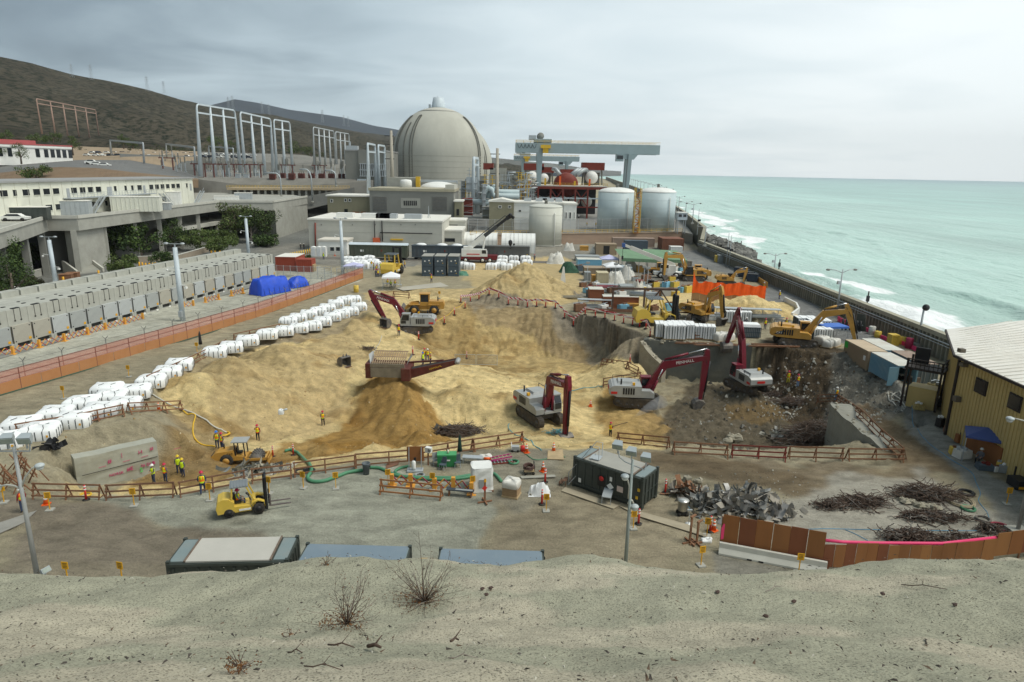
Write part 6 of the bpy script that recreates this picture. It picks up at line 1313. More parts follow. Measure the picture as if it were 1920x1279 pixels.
def Ge(name,J,mats):
 """J: joints (name -> (co, radius)), continuous skinned body"""
 edges=[('pel','bel'),('bel','che'),('che','nek'),('nek','jaw'),('jaw','hed'),('pel','hL'),('hL','kL'),('kL','aL'),('aL','tL'),('pel','hR'),('hR','kR'),('kR','aR'),('aR','tR'),('che','sL'),('sL','eL'),('eL','wL'),('wL','fL'),('che','sR'),('sR','eR'),('eR','wR'),('wR','fR')]
 ks=list(J);ix={k:i for i,k in enumerate(ks)};me=bpy.data.meshes.new(name);me.from_pydata([J[k][0]for k in ks],[(ix[a],ix[b])for a,b in edges],[])
 o=bpy.data.objects.new(name,me);C.objects.link(o);md=o.modifiers.new('s','SKIN');sd_=me.skin_vertices[0].data
 for k in ks:sd_[ix[k]].radius=J[k][1];sd_[ix[k]].use_root=(k=='pel')
 ss=o.modifiers.new('d','SUBSURF');ss.levels=1;ss.render_levels=1
 dg=bpy.context.evaluated_depsgraph_get();m2=bpy.data.meshes.new_from_object(o.evaluated_get(dg));bpy.data.objects.remove(o);bpy.data.meshes.remove(me)
 m2.materials.clear()
 for m in mats:m2.materials.append(m)
 nk=J['nek'][0][2]
 for p in m2.polygons:
  c=p.center;w_=min((c-V_(J[k][0])).length for k in('wL','wR','fL','fR'));p.use_smooth=True
  p.material_index=2 if(c.z>nk+.01 or w_<.10)else(3 if c.z<.13 else(0 if c.z<J['pel'][0][2]+.02 else 1))
  if w_>.10 and c.z<nk and min((c-V_(J[k][0])).length for k in('eL','eR'))<.17:p.material_index=1
 return m2
def pose(kind):
 J={'pel':((0,0,.96),(.16,.13)),'bel':((0,0,1.12),(.16,.12)),'che':((0,0,1.36),(.19,.125)),'nek':((0,.01,1.53),(.065,.065)),'jaw':((0,.015,1.62),(.085,.09)),'hed':((0,.01,1.73),(.095,.105)),'hL':((.10,0,.90),(.115,.115)),'kL':((.12,.02,.50),(.075,.08)),'aL':((.13,-.02,.10),(.055,.06)),'tL':((.14,.14,.045),(.05,.04)),'hR':((-.10,0,.90),(.115,.115)),'kR':((-.12,.02,.50),(.075,.08)),'aR':((-.13,-.02,.10),(.055,.06)),'tR':((-.14,.14,.045),(.05,.04)),'sL':((.21,0,1.43),(.07,.07)),'eL':((.28,-.02,1.16),(.052,.052)),'wL':((.27,.08,.92),(.036,.04)),'fL':((.26,.11,.82),(.035,.045)),'sR':((-.21,0,1.43),(.07,.07)),'eR':((-.28,-.02,1.16),(.052,.052)),'wR':((-.27,.08,.92),(.036,.04)),'fR':((-.26,.11,.82),(.035,.045))}
 def s(**k):
  for a,b in k.items():J[a]=(b,J[a][1])
 if kind=='hold':s(eL=(.27,.06,1.18),wL=(.14,.26,1.16),fL=(.07,.33,1.17),eR=(-.27,.06,1.18),wR=(-.14,.27,1.12),fR=(-.07,.34,1.13))
 if kind=='hip':s(eL=(.40,-.05,1.20),wL=(.24,.06,1.02),fL=(.17,.10,.98))
 if kind=='walk':s(kL=(.12,.18,.52),aL=(.12,.20,.12),tL=(.12,.35,.06),kR=(-.12,-.02,.50),aR=(-.12,-.24,.14),tR=(-.12,-.12,.045),wL=(.27,-.12,.94),fL=(.27,-.14,.84),wR=(-.27,.20,.96),fR=(-.26,.26,.87))
 if kind=='face':s(eL=(.28,.14,1.30),wL=(.13,.20,1.53),fL=(.09,.18,1.60))
 if kind=='sit':
  for k in list(J):
   if k[0]not in'hkat' or k in('hed',):J[k]=((J[k][0][0],J[k][0][1],J[k][0][2]-.45),J[k][1])
  s(hL=(.11,.06,.50),kL=(.13,.46,.52),aL=(.13,.44,.10),tL=(.13,.58,.045),hR=(-.11,.06,.50),kR=(-.13,.46,.52),aR=(-.13,.44,.10),tR=(-.13,.58,.045),che=(0,.02,.92),wL=(.16,.36,.66),fL=(.14,.44,.67),wR=(-.16,.36,.66),fR=(-.14,.44,.67),eL=(.28,.10,.74),eR=(-.28,.10,.74))
 return J
Gw=mat('skin',(.42,.25,.17),.6,.05,3);boot=mat('boot',(.05,.035,.025),.8,.1,3)
jean=mat('denim',(.035,.05,.10),.85,.2,3);Di=mat('pale_denim',(.16,.25,.40),.85,.15,3);Bu=mat('black_cloth',(.02,.02,.022),.85,.2,3);Ch=mat('grey_shirt',(.12,.12,.13),.85,.15,3);By=mat('red_shirt',(.22,.02,.025),.85,.15,3);Hp=mat('white_shirt',(.62,.62,.60),.85,.08,3)
Hq=mat('hi_vis_yellow',(.62,.82,.02),.7,.05,3);hv_o=mat('hi_vis_orange',(.90,.18,.01),.7,.05,3)
hat={'white':Ad,'red':mat('hard_hat_red',(.50,.02,.06),.35),'yellow':mat('hard_hat_yellow',(.70,.48,.02),.35),'blue':mat('hard_hat_blue',(.03,.18,.60),.35)}
PM={}
def Dj(label,p,rz,kind='stand',pants=jean,shirt=Ch,vest=0,hatc='red',sc=1.0,hat_on=True):
 key=(kind,pants.name,shirt.name);J=pose(kind)
 if key not in PM:PM[key]=Ge('person_body',J,[pants,shirt,Gw,boot])
 t=Aa('person',label,'person',p,rz);t.scale=(sc,sc,sc)
 b=bpy.data.objects.new('body',PM[key]);C.objects.link(b);b.parent=t
 zp=J['pel'][0][2];zc=J['che'][0][2];yc=J['che'][0][1]
 vk=('v',kind,vest)
 if vest is not None:
  if vk not in PM:
   m=MB();n=14;pr=[(.18,.145,zp-.04),(.19,.15,zp+.1),(.20,.155,zp+.25),(.225,.165,zc),(.21,.15,zc+.07),(.13,.11,zc+.135)]
   vs=[(a*cos(6.283*j/n),bb*sin(6.283*j/n)+yc*(i/5),z)for i,(a,bb,z)in enumerate(pr)for j in range(n)]
   fs=[(i*n+j,i*n+(j+1)%n,(i+1)*n+(j+1)%n,(i+1)*n+j)for i in range(5)for j in range(n)]
   for f in fs:
    i=f[0]//n;j=f[0]%n;st_=(i==1)or(j in(2,4,9,11)and i>=2)
    m.add([vs[q]for q in f],[(0,1,2,3)],1 if st_ else 0,True)
   o=m.b('vest',[Hq,hv_o]if vest==0 else[hv_o,Hq]if vest==1 else[Hq,Hq],t);PM[vk]=o.data
  else:o=bpy.data.objects.new('vest',PM[vk]);C.objects.link(o);o.parent=t
 if hat_on:
  hk_=('h',hatc)
  if hk_ not in PM:
   m=MB();m.lathe([(.165,0),(.15,.012),(.128,.02),(.12,.08),(.085,.13),(.01,.15)],14);m.box((0,.15,.006),(.16,.09,.012));o=m.b('hard_hat',hat[hatc],t);PM[hk_]=o.data
  else:o=bpy.data.objects.new('hard_hat',PM[hk_]);C.objects.link(o);o.parent=t
  o.location=(0,J['hed'][0][1],J['hed'][0][2]+.005)
 else:o=MB().sph((0,J['hed'][0][1]-.01,J['hed'][0][2]+.03),.12,10).b('hair',Bu,t)
 fm=MB();hy=J['hed'][0][1];hzv=J['hed'][0][2]
 fm.bar((0,hy+.10,hzv-.03),(0,hy+.135,hzv-.06),.03);
 for s in(-1,1):fm.box((s*.035,hy+.098,hzv-.01),(.022,.02,.014),0,1);fm.box((s*.098,hy,hzv-.04),(.02,.04,.06))
 fm.box((0,hy+.10,hzv-.10),(.05,.015,.012),0,1);fm.b('face',[Gw,boot],t)
 return t
def Aw(px,py,label,rz=0,z=None,**k):
 p=at(px,py)if z is None else P(px,py,z);return Dj(label,p,R(rz),**k)
Aw(381,926,'worker in a yellow vest and red hard hat leaning at the near barricade',20,kind='walk',vest=0,hatc='red',shirt=jean)
Aw(45,960,'worker in an orange vest and white hard hat behind the left lamp pole',70,kind='stand',vest=1,hatc='white',shirt=By)
Aw(289,906,'worker with a white hard hat standing alone in the left trench by the block wall',150,vest=2,hatc='white',kind='hold')
Aw(311,904,'worker with a red hard hat second from the left in the left trench',-20,vest=1,hatc='red')
Aw(336,888,'worker with a yellow hard hat at the back of the left trench pair',200,vest=2,hatc='yellow')
Aw(344,894,'worker with a yellow hard hat in front of the left trench pair',160,vest=2,hatc='yellow',kind='hip',shirt=Ch)
Aw(408,840,'worker with a blue hard hat behind the compactor',180,vest=0,hatc='blue')
Aw(417,843,'worker with a red hard hat mostly hidden behind the compactor',150,vest=1,hatc='red')
Aw(484,826,'worker raising a hand to the face on the sand above the compactor',180,kind='face',vest=1,hatc='red',pants=Bu,shirt=By)
Aw(606,798,'lone worker holding white papers on the ochre sand',200,kind='hold',vest=0,hatc='red',pants=Bu,shirt=Ch)
Aw(748,630,'worker in an orange vest standing in front of the far left excavator',180,vest=1,hatc='red')
Aw(796,676,'worker with a red hard hat behind the screening plant conveyor, left of the pair',10,vest=0,hatc='red')
Aw(802,677,'worker with a white hard hat and orange-striped vest behind the conveyor, right of the pair',0,vest=1,hatc='white')
Aw(793,684,'worker with a blue hard hat half hidden by the conveyor',60,vest=2,hatc='blue')
Aw(807,684,'worker with a yellow hard hat half hidden by the conveyor',-60,vest=1,hatc='yellow')
ph=Aw(1144,819,'worker spraying water from a hose toward the rubble',-50,kind='hold',vest=0,hatc='red',pants=Bu,shirt=By)
Aw(1477,719,'worker in yellow overalls and an orange vest on the dark gravel',170,vest=1,hatc='red',pants=mat('yellow_cloth',(.55,.50,.03),.8),shirt=By)
Aw(1495,726,'worker in pale jeans and a red shirt on the dark gravel',20,vest=1,hatc='red',pants=Di,shirt=By)
Aw(1567,752,'worker in pale blue behind the barricade on the right concrete wall',20,vest=0,hatc='white',pants=Di,shirt=Di)
for px,py,lb,hc,v,rz in((809,530,'worker in orange standing beside the pale steel plates','red',1,180),(759,503,'worker walking right of the big far forklift','yellow',1,90),(697,502,'worker at the left of the group near the white canopy','white',0,0),(701,507,'second worker of the group left of the far forklift','red',0,120),(706,511,'worker in red in the middle of the group left of the far forklift','red',1,200),(713,506,'worker at the back right of the group left of the far forklift','red',2,-90),(705,520,'worker in dark trousers at the front of the group by the canopy','red',None,150),(709,520,'worker in an orange vest at the front right of the group by the canopy','red',1,30),(607,487,'worker in yellow green by the portable toilets','yellow',2,0),(950,486,'worker standing by the right rail wagon','red',1,40),(988,490,'worker in green at the right end of the grey rail wagon','yellow',2,60),(1002,490,'worker in dark clothes right of the white barrel tent','red',None,0),(1461,562,'worker with a white hard hat walking on the asphalt by the sea wall','white',1,30),(1432,545,'worker at the right end of the orange screen','white',1,90),(1434,618,'worker in an orange vest behind the yellow excavator body','red',1,0),(1473,617,'worker with a red hat seen over the yellow excavator','red',1,0),(1398,616,'worker with a white hard hat behind the wrapped pallets','white',None,0)):
 Aw(px,py,lb,rz,0,vest=v,hatc=hc,kind='walk' if'walk' in lb else'stand')
for px,py,lb,v in((532,438,'pedestrian in orange at the far end of the left road',1),(566,426,'pedestrian in yellow by the fence on the left road',2),(564,468,'person in black walking on the left road, left of the pair',None),(570,468,'person in black walking on the left road, right of the pair',None),(1085,410,'person in white on the terrace by the grey tanks',None),(1100,425,'person in red on the terrace left of the grey tanks',1),(1117,426,'person in red nearest the left grey tank',1)):
 Aw(px,py,lb,180,0 if py>427 or px<700 else Z4,vest=v,hatc='white' if v is None else'red',pants=Bu,shirt=Hp if'white' in lb else Bu)
fkm=Matrix.Translation((fk.x,fk.y,0))@Matrix.Rotation(math.atan2(.75,1.9),4,'Z')
dp=fkm@V_((-.36,0,.6));Dj('forklift driver in an orange and green vest',(dp.x,dp.y,.55),math.atan2(.75,1.9)-R(90),kind='sit',vest=0,hatc='red')
ca,cb_=P(515,521,0),P(0,663,0);cd_=(ca-cb_);cl_=cd_.length;cu=cd_.normalized();crz=math.atan2(cu.y,cu.x);Gx=2.98
cm_a=mat('module_concrete',(.40,.40,.35),.9,.10,.7,0,.01,.45,(.24,.235,.20),.4,(1,1,.5));Hr=mat('module_door',(.34,.355,.34),.9,.08,.6,0,.01,.4,(.24,.25,.24),.5);cm_d=mat('module_gap',(.05,.05,.045),.9,.1)
doorv=[Hr,mat('module_door_pale',(.42,.44,.43),.9,.08,.6,0,.01,.3,(.30,.30,.28),.5),mat('module_door_tan',(.38,.36,.30),.9,.08,.6,0,.01,.4,(.26,.25,.21),.5)]
def Gf():
 t=Aa('storage_module','grey concrete storage module','storage module');w_=Gx-.04
 m=MB();m.box((0,4.6,2.9),(w_,9.0,5.8));m.box((-w_/2+.2,-.1,.45),(.4,.6,.9));m.box((w_/2-.2,-.1,.45),(.4,.6,.9));m.b('body',cm_a,t)
 MB().box((0,-.02,2.15),(w_-.25,.5,2.6)).b('door',Hr,t)
 m=MB();m.box((0,.09,.5),(w_-.8,.06,.55));m.b('vent_slot',cm_d,t);MB().box((0,-.35,.1),(w_-1.0,.5,.2)).b('kerb',Ba,t)
 m=MB();m.box((-w_/2+.06,-.28,2.2),(.06,.06,2.5));m.b('door_edge',cm_d,t)
 for x in(-.45,.45):m=MB();m.bar((x,.08,5.8),(x,.08,4.15),.05);m.cyl((x,.12,4.1),(x,.06,4.1),.13,None,8);m.b('cable',cm_d,t)
 m=MB()
 for x in(-1.1,1.1):
  for z in(1.15,3.15):m.cyl((x,-.26,z),(x,-.30,z),.09,None,6)
 m.b('bolt',Ac,t);MB().box((.95,-.29,1.25),(.36,.03,.36)).b('placard',Bm,t);MB().box((.4,-.62,.28),(.5,.03,.3)).b('number_plate',Ad,t)
 m=MB();m.box((0,.35,5.86),(w_*.35,.4,.12));m.box((0,2.2,5.84),(.5,.3,.1));m.box((.5,3.6,5.84),(.3,.3,.1));m.b('vent_cap',Ac,t);MB().box((0,8.3,6.25),(w_-.25,1.4,.9)).b('rear_block',cm_a,t);return t
module=Rep(Gf);NM=23
for k in range(NM):
 p=ca-cu*(Gx*(k+.5));o=module((p.x,p.y,0),crz,'grey concrete storage module, %s from the far end of the long row'%ORD[k],'concrete storage modules in the long row',(1,1,.9))
for o in[o for o in bpy.data.objects if o.name.split('.')[0]=='door' and o.parent and o.parent.name.startswith('storage_module')]:
 v=rnd.choice(doorv);o.data=o.data.copy()if v!=Hr else o.data
 if v!=Hr:o.data.materials[0]=v
pad=MB().box((-cl_/2,-1.2,.05),(cl_+8,2.2,.1));o=pad.b('module_plinth',Ae);o.location=(ca.x,ca.y,0);o.rotation_euler.z=crz;Au(o)
def mast(px,pyt,pyb,Y,lb,r=.42):
 b=PD(px[1],pyb,Y);b.z=0;h=PD(px[0],pyt,Y).z;t=Aa('camera_mast',lb,'mast',b);MB().cyl((0,0,0),(0,0,h),r,r*.8,10).b('pole',Ag,t)
 m=MB();m.bar((-1.2,0,h+.55),(1.2,0,h+.55),.1);m.bar((0,0,h),(0,0,h+.6),.14);m.b('cross_arm',Ab,t)
 for s in(-1,1):MB().sph((s*1.25,-.1,h+.6),.3,8,0,(1.3,1,.6)).b('lamp',Ab,t)
 m=MB();m.bar((0,0,h*.72),(-1.4,-.2,h*.74),.1);m.sph((-1.45,-.2,h*.70),.2,8);m.bar((0,0,h*.5),(1.2,-.2,h*.5),.1);m.box((1.2,-.3,h*.47),(.3,.5,.3));m.b('camera',Ad,t);MB().box((0,-.5,1.3),(.55,.35,.9)).b('junction_box',Ab,t);return t
q=P(343,603,0);mast((328,343),464,603,q.y,'thick blue-grey camera mast standing before the middle of the storage modules')
mast((89,105),450,535,122,'thick blue-grey camera mast behind the left part of the storage modules');mast((460,466),410,475,165,'thick blue-grey camera mast at the far end behind the storage modules')
q=P(643,512,0);mast((637,643),414,512,q.y,'thick blue-grey camera mast right of the fence end, before the long white building')
Jb=mat('accordion_orange',(.66,.32,.05),.6,.1)
def Bc(label,pts,z=0.0,posts=True,h=1.0):
 """lattice barrier between points of the ground"""
 pts=[V_(p)for p in pts];o_=pts[0];t=Aa('accordion_barrier',label,'barrier',o_);my,mr_=MB(),MB()
 for a,b in zip(pts[:-1],pts[1:]):
  a,b=a-o_,b-o_;d=b-a;l=V_((d.x,d.y,0)).length;n=max(2,int(l/.75))
  for k in range(n):
   u,v=a.lerp(b,k/n),a.lerp(b,(k+1)/n);my.bar(u+V_((0,0,.15)),v+V_((0,0,h)),.05,.09);mr_.bar(u+V_((0,0,h)),v+V_((0,0,.15)),.05,.09)
 my.b('slat',Jb,t);mr_.b('slat',mat('accordion_red',(.33,.05,.07),.6,.1),t)
 for p in pts:p=p-o_;m=MB();m.box(p+V_((0,0,h*.55)),(.3,.3,h*1.1));m.box(p+V_((0,0,.06)),(.7,.7,.12));m.b('post',Jb,t)
 return t
zz5=lambda x,y:P(x/3.996,380+y/3.996,0)
Bc('long orange lattice barrier along the nearest storage modules',[zz5(-420,1250),zz5(-180,1180),zz5(100,1138),zz5(298,1088),zz5(485,1040),zz5(660,992),zz5(793,955),zz5(938,915),zz5(1072,878)])
Bc('short orange lattice barrier before the modules, right of the middle mast',[zz5(1378,790),zz5(1450,778)]);Bc('orange lattice barrier before the modules between the mast and the blue tarps',[zz5(1540,752),zz5(1640,728)]);Bc('farthest orange lattice barrier before the modules',[zz5(1735,700),zz5(1822,680)])
net=bpy.data.materials.new('red_net');net.use_nodes=True;_b=net.node_tree.nodes['Principled BSDF'];I_(_b)['Base Color']=(.52,.13,.07,1);I_(_b)['Alpha']=.5;I_(_b)['Roughness']=.8
ply_o=mat('fence_plywood',(.42,.19,.075),.8,.15,.5,0,0,.5,(.30,.17,.09),.5)
Gg=[P(-130,780),P(0,741),P(150,697),P(300,652),P(480,597),P(600,553),P(681,522)]
t=Aa('site_fence','long plywood site fence with orange-red netting along the left road','fence',Gg[0]);npan=0;o_=Gg[0]
mnet=MB();Gy=MB();Jc=MB()
for a,b in zip(Gg[:-1],Gg[1:]):
 a,b=a-o_,b-o_;d=b-a;n=max(1,round(d.length/2.44));u=d.normalized()
 for k in range(n):
  p,q=a.lerp(b,k/n),a.lerp(b,(k+1)/n);dz=V_((0,0,.62));g_=u*.03
  MB().bar(p+g_+dz+V_((0,0,ru(-.04,.04))),q-g_+dz,.04,1.22).b('panel',ply_o,t)
  if npan%2==0:MB().bar(p,p+V_((0,0,2.45)),.07).b('post',mat('post_rust',(.20,.08,.06),.8),t)
  npan+=1
 up=V_((0,0,1));mnet.quad(a+up*1.2,b+up*1.2,b+up*2.4,a+up*2.4);Gy.bar(a+up*2.42,b+up*2.42,.06);Gy.bar(a+up*1.8,b+up*1.8,.05)
 Jc.bar(a+up*.02+V_((.08,0,0)),b+up*.02+V_((.08,0,0)),.1,.1)
mnet.b('net',net,t);Gy.b('rail',mat('post_rust',(1,1,1)),t);Jc.b('kick_rail',mat('kick_green',(.07,.12,.08),.8),t)
t=Aa('barbed_fence','thin barbed-wire fence with bent post tops behind the plywood site fence','fence',o_);m=MB();n2=V_((-.97,.22,0))*2.2
for a,b in zip(Gg[:-1],Gg[1:]):
 a,b=a-o_+n2,b-o_+n2
 for z in(.6,1.2,1.8,2.35):m.bar(a+V_((0,0,z)),b+V_((0,0,z)),.025)
 for k in range(max(1,int((b-a).length/4.2))):
  p=a.lerp(b,k/max(1,int((b-a).length/4.2)));MB().bar(p,p+V_((0,0,2.4)),.07).bar(p+V_((0,0,2.4)),p+V_((.35,0,2.85)),.06).bar(p+V_((0,0,2.4)),p+V_((-.35,0,2.8)),.05).b('post',Ae,t)
m.b('wire',mat('wire',(.12,.12,.12),.6),t)
def tarp(label,px0,px1,pyt,pyb,dp,seed,humps):
 a=P(px0,pyb,0);b=P(px1,pyb-(px1-px0)*.19,0);d=(b-a);L_=d.length;t=Aa('tarp',label,'tarpaulin',a,math.atan2(d.y,d.x));h=PD(px0,pyt,a.y).z;nx,ny=30,16;vs=[];r=np.random.RandomState(seed)
 fx_=np.linspace(0,1,nx);X,Yg=np.meshgrid(fx_,np.linspace(0,1,ny));H=np.interp(X,[q[0]for q in humps],[q[1]for q in humps])*h*np.clip(1.15*np.sin(np.pi*np.clip(Yg*.9+.05,0,1))**.8,0,1)+fbm(X*5,Yg*4,seed,4)*.35;H[0]=0;H[-1]=0;H[:,0]=0;H[:,-1]=0
 v=np.c_[(X*L_+fbm(X*6,Yg*6,seed+4,2)*.3).ravel(),(Yg*dp).ravel(),np.maximum(H,0).ravel()];ii=np.arange(nx*ny).reshape(ny,nx);f=np.c_[ii[:-1,:-1].ravel(),ii[:-1,1:].ravel(),ii[1:,1:].ravel(),ii[1:,:-1].ravel()]
 me=Bk('sheet',v,f);me.materials.append(tarpb);o=bpy.data.objects.new('sheet',me);C.objects.link(o);o.parent=t;m=MB()
 for k in range(6):m.bar((L_*(k+.5)/6,-.05,.05),(L_*(k+.5)/6,.2,h*.4),.04)
 m.b('rope',Ac,t)
tarp('big blue tarpaulin draped over machinery behind the site fence',492,548,524,556,4,3,[(0,0),(.04,.95),(.6,1.0),(.75,.85),(.95,.9),(1,0)]);tarp('smaller blue tarpaulin right of the big one behind the site fence',550,582,523,541,3.4,9,[(0,0),(.1,.6),(.45,1),(.9,.9),(1,0)])
def Hs(label,px0,px1,pyt,pyb,dp,m_,roofm=None,rz=0,z=0,name='container',cat='container',ribs=True,doors=False,h=None,group=None):
 a,b=P(px0,pyb,z),P(px1,pyb,z);c=(a+b)/2;w_=(b-a).length;hh=h or(PD((px0+px1)/2,pyt,c.y).z-z);t=Aa(name,label,cat,(c.x,c.y,z),rz,group)
 MB().box((0,dp/2,hh/2+.05),(w_,dp,hh-.1)).b('shell',m_,t);MB().box((0,dp/2,hh),(w_+.06,dp+.06,.1)).b('roof',roofm or m_,t)
 if ribs:
  m=MB();n=max(4,int(w_/.45))
  for k in range(n):m.box((-w_/2+w_*(k+.5)/n,-.02,hh/2),(w_/n*.5,.07,hh-.35))
  m.b('corrugation',m_,t)
 m=MB()
 for x in(-w_/2+.06,w_/2-.06):m.box((x,-.03,hh/2),(.14,.14,hh))
 m.box((0,-.03,hh-.08),(w_-.3,.13,.15));m.box((0,-.03,.1),(w_-.3,.13,.18));m.b('frame',m_,t)
 if doors:MB().box((0,-.06,hh*.45),(w_*.3,.05,hh*.8)).b('door',Ac,t)
 return t
Gz=mat('brown_container',(.20,.085,.05),.75,.12,.6,0,0,.3,(.13,.07,.05),.4);Dk=mat('tan_container',(.33,.255,.17),.7,.08,.5,0,0,.35,(.24,.15,.09),.5);Dw=mat('blue_container',(.17,.33,.43),.6,.08,.5,0,0,.3,(.28,.25,.2),.5);Af=mat('grey_box',(.30,.32,.32),.6,.08,.5,0,0,.25,(.2,.2,.18),.4);Ha=mat('cream_box',(.52,.46,.30),.7,.08,.5,0,0,.2,(.36,.3,.2),.4);Bn=mat('slate_box',(.075,.10,.12),.6,.15,.5)
Hb=mat('red_box',(.30,.055,.03),.7,.12,.5,0,0,.3,(.2,.05,.03),.5)
Hs('dark red shed with a pale flat roof at the end of the storage modules',517,556,482,508,7,Hb,Bs,0,0,'shed','shed');Hs('small red container in front of the pale-roofed red shed',556,586,487,510,3,Hb,None,0,0);Hs('small tan wooden crate right of the red container',575,589,497,510,2,Bt,None,0,0,'crate','crate',False)
Ax('chain-link gate run between the storage modules and the far mast',P(520,520),P(622,524),2.6,8);Ax('short chain-link fence by the foot of the far mast',P(632,524),P(672,516),2.4,4)
for k,px in enumerate(range(541,584,4)):t=Aa('bollard','yellow bollard in the row by the left road, %s from the left'%ORD[k],'bollard',P(px,484-(px-541)*.22),0,'yellow bollards by the left road');MB().cyl((0,0,0),(0,0,1.2),.16,None,8).b('post',yel,t);MB().sph((0,0,1.2),.16,8).b('cap',yel,t)
for k,(px,py)in enumerate([(262,503),(268,504),(274,505),(281,505),(287,505),(292,504),(397,480),(404,480),(413,481),(425,481),(120,533),(186,520)]):t=Aa('bollard','short orange bollard on the asphalt behind the storage modules, %s from the left group end'%ORD[k],'bollard',P(px,py),0,'orange bollards behind the storage modules');MB().cyl((0,0,0),(0,0,1.5),.2,None,8).b('post',Bm,t);MB().box((0,0,.08),(.6,.6,.16)).b('base',Ae,t)
Hj(P(92,552,0),R(10),'white pickup with a red stripe behind the left part of the storage modules',None,(1.3,1.2,1.3));Hj(P(20,556,0),R(0),'white vehicle at the far left behind the storage modules',None,(1.2,1.2,1.2))
t=Aa('entrance_stair','pale concrete stair with walls before the grey concrete building','stairs',P(168,512,0),R(60));m=MB()
for k in range(9):m.box((0,k*.45,k*.16+.1),(5,.46,.32+.001*k))
m.b('step',Ba,t)
for s in(-1,1):MB().prism([(-.5,0),(5,0),(5,2.6),(4,2.5),(-.5,.9)],s*2.8-.2,s*2.8+.2,'x').b('side_wall',Av,t)
for px0,py0,px1,py1,lb in((60,522,140,498,'long low pale concrete wall left of the entrance stair'),(330,490,390,472,'low tan planter wall under the grove'),(260,492,330,488,'low brown planter wall before the shady grove'),(485,462,515,455,'low tan planter wall before the eucalyptus trees')):
 a,b=P(px0,py0),P(px1,py1);d=b-a;t=Aa('planter_wall',lb,'wall',a,math.atan2(d.y,d.x));MB().box((d.length/2,0,.7),(d.length,.5,1.4)).b('wall',Ba if'pale' in lb else mat('tan_wall',(.30,.25,.19),.9),t);MB().box((d.length/2,0,1.45),(d.length+.1,.6,.1)).b('coping',Av,t)
for px,py,lb in((126,530,'brown crate on the asphalt, left of a pair by the entrance stair'),(138,527,'brown crate on the asphalt, right of a pair by the entrance stair')):t=Aa('crate',lb,'crate',P(px,py),.3);MB().box((0,0,.9),(2.2,1.8,1.6)).b('box',Bf,t);MB().box((0,0,1.75),(2.3,1.9,.1)).b('lid',Bf,t)
def Bd(w_,d,h,seed,straps):
 r=np.random.RandomState(seed);m=MB();n=28;lv=[(.96,0),(1.0,.18),(1.02,.45),(1.0,.72),(.93,.9),(.78,1.0),(.45,1.05),(.01,1.05)]
 vs=[];ph=r.rand(4)*6
 for f,z in lv:
  for j in range(n):
   a=6.283*j/n;c,s_=cos(a),sin(a);e=.30;x=math.copysign(abs(c)**e,c);y=math.copysign(abs(s_)**e,s_);k=1+.025*sin(5*a+ph[0])+.02*sin(9*a+ph[1])
   vs.append((x*w_/2*f*k,y*d/2*f*k,z*h+.05*sin(3*a+ph[2])*(z>.8)+r.uniform(-.03,.03)*(z>.5)))
 fs=[]
 for i in range(len(lv)-1):
  for j in range(n):fs.append((i*n+j,i*n+(j+1)%n,(i+1)*n+(j+1)%n,(i+1)*n+j))
 m.add(vs,fs,0,True);s2=MB()
 for k in range(straps):
  x=-w_/2+w_*(k+.7)/(straps+.4)
  for s_ in(-1,1):s2.bar((x,s_*d*.515,.1),(x,s_*d*.515,h*.78),.07,.03)
  if k in(1,straps-2):s2.tube([(x,-d*.51,h*.75),(x+.1,-d*.42,h*.99),(x-.1,-d*.2,h*1.06),(x+.25,0,h*1.07)],.03,4)
 for k in range(max(2,straps-1)):
  y=-d/2+d*(k+.7)/(straps-.6)
  for s_ in(-1,1):s2.bar((s_*w_*.515,y,.1),(s_*w_*.515,y,h*.78),.03,.07)
 return m,s2
Dx=mat('bag_strap',(.06,.07,.07),.8)
def Hc(w_,d,h,seed,straps,lb='white soft bag'):
 def f():
  t=Aa('soft_bag',lb,'bag');m,s2=Bd(w_,d,h,seed,straps);m.b('bag',Bx,t);s2.b('strap',Dx,t);MB().box((w_*.3,-d*.525,h*.4),(.16,.02,.2)).b('tag',Bm,t);return t
 return f
bagv=[Rep(Hc(3.0,2.4,1.2,s,5))for s in(1,2,3)]
bag_t=[(5,803),(-40,800),(20,804),(39,776),(72,789),(103,757),(136,767),(151,738),(187,751),(200,712),(206,724),(232,734),(252,710),(282,692),(313,679),(335,665),(401,640),(432,631),(463,619),(500,608),(532,602),(560,597),(585,593),(604,585),(622,577),(639,572),(656,567),(672,559),(540,589),(558,581),(578,574),(596,569),(613,564),(629,557),(645,551),(662,549)]
brz=math.atan2(P(585,592).y-P(282,692).y,P(585,592).x-P(282,692).x)
for k,(px,py)in enumerate(bag_t):
 if k==2:continue
 p=P(px,py+3,1.5);lb='white soft bag along the left pit rim, %s from the near end'%ORD[k-(k>2)]if k<20 else'white soft bag, %s from the near end of the far double row'%ORD[(k-20)%8 if k<28 else k-28]+(', pit side' if k<28 else', road side')
 zz_=min(hz(p.x+dx,p.y+dy)for dx in(-.8,0,.8)for dy in(-.8,0,.8));o=bagv[k%3]((p.x,p.y,max(-.3,min(zz_,.2))+.0),brz-R(55)+ru(-.06,.06),lb,'white soft bags along the left pit rim',(1.0,1.0,1.0)if k<20 else(.92,.95,1))
Jd=Rep(Hc(2.6,2.2,1.5,7,3))
for k,(px,py)in enumerate([(654,492),(673,492),(692,490),(656,499),(678,499),(700,497),(660,503),(682,503),(703,501)]):Jd(P(px,py),0,'white soft bag in the block of nine before the green wagon, %s of row %s'%(ORD[k%3],ORD[k//3]),'white soft bags before the green wagon',(1.15,1,1))
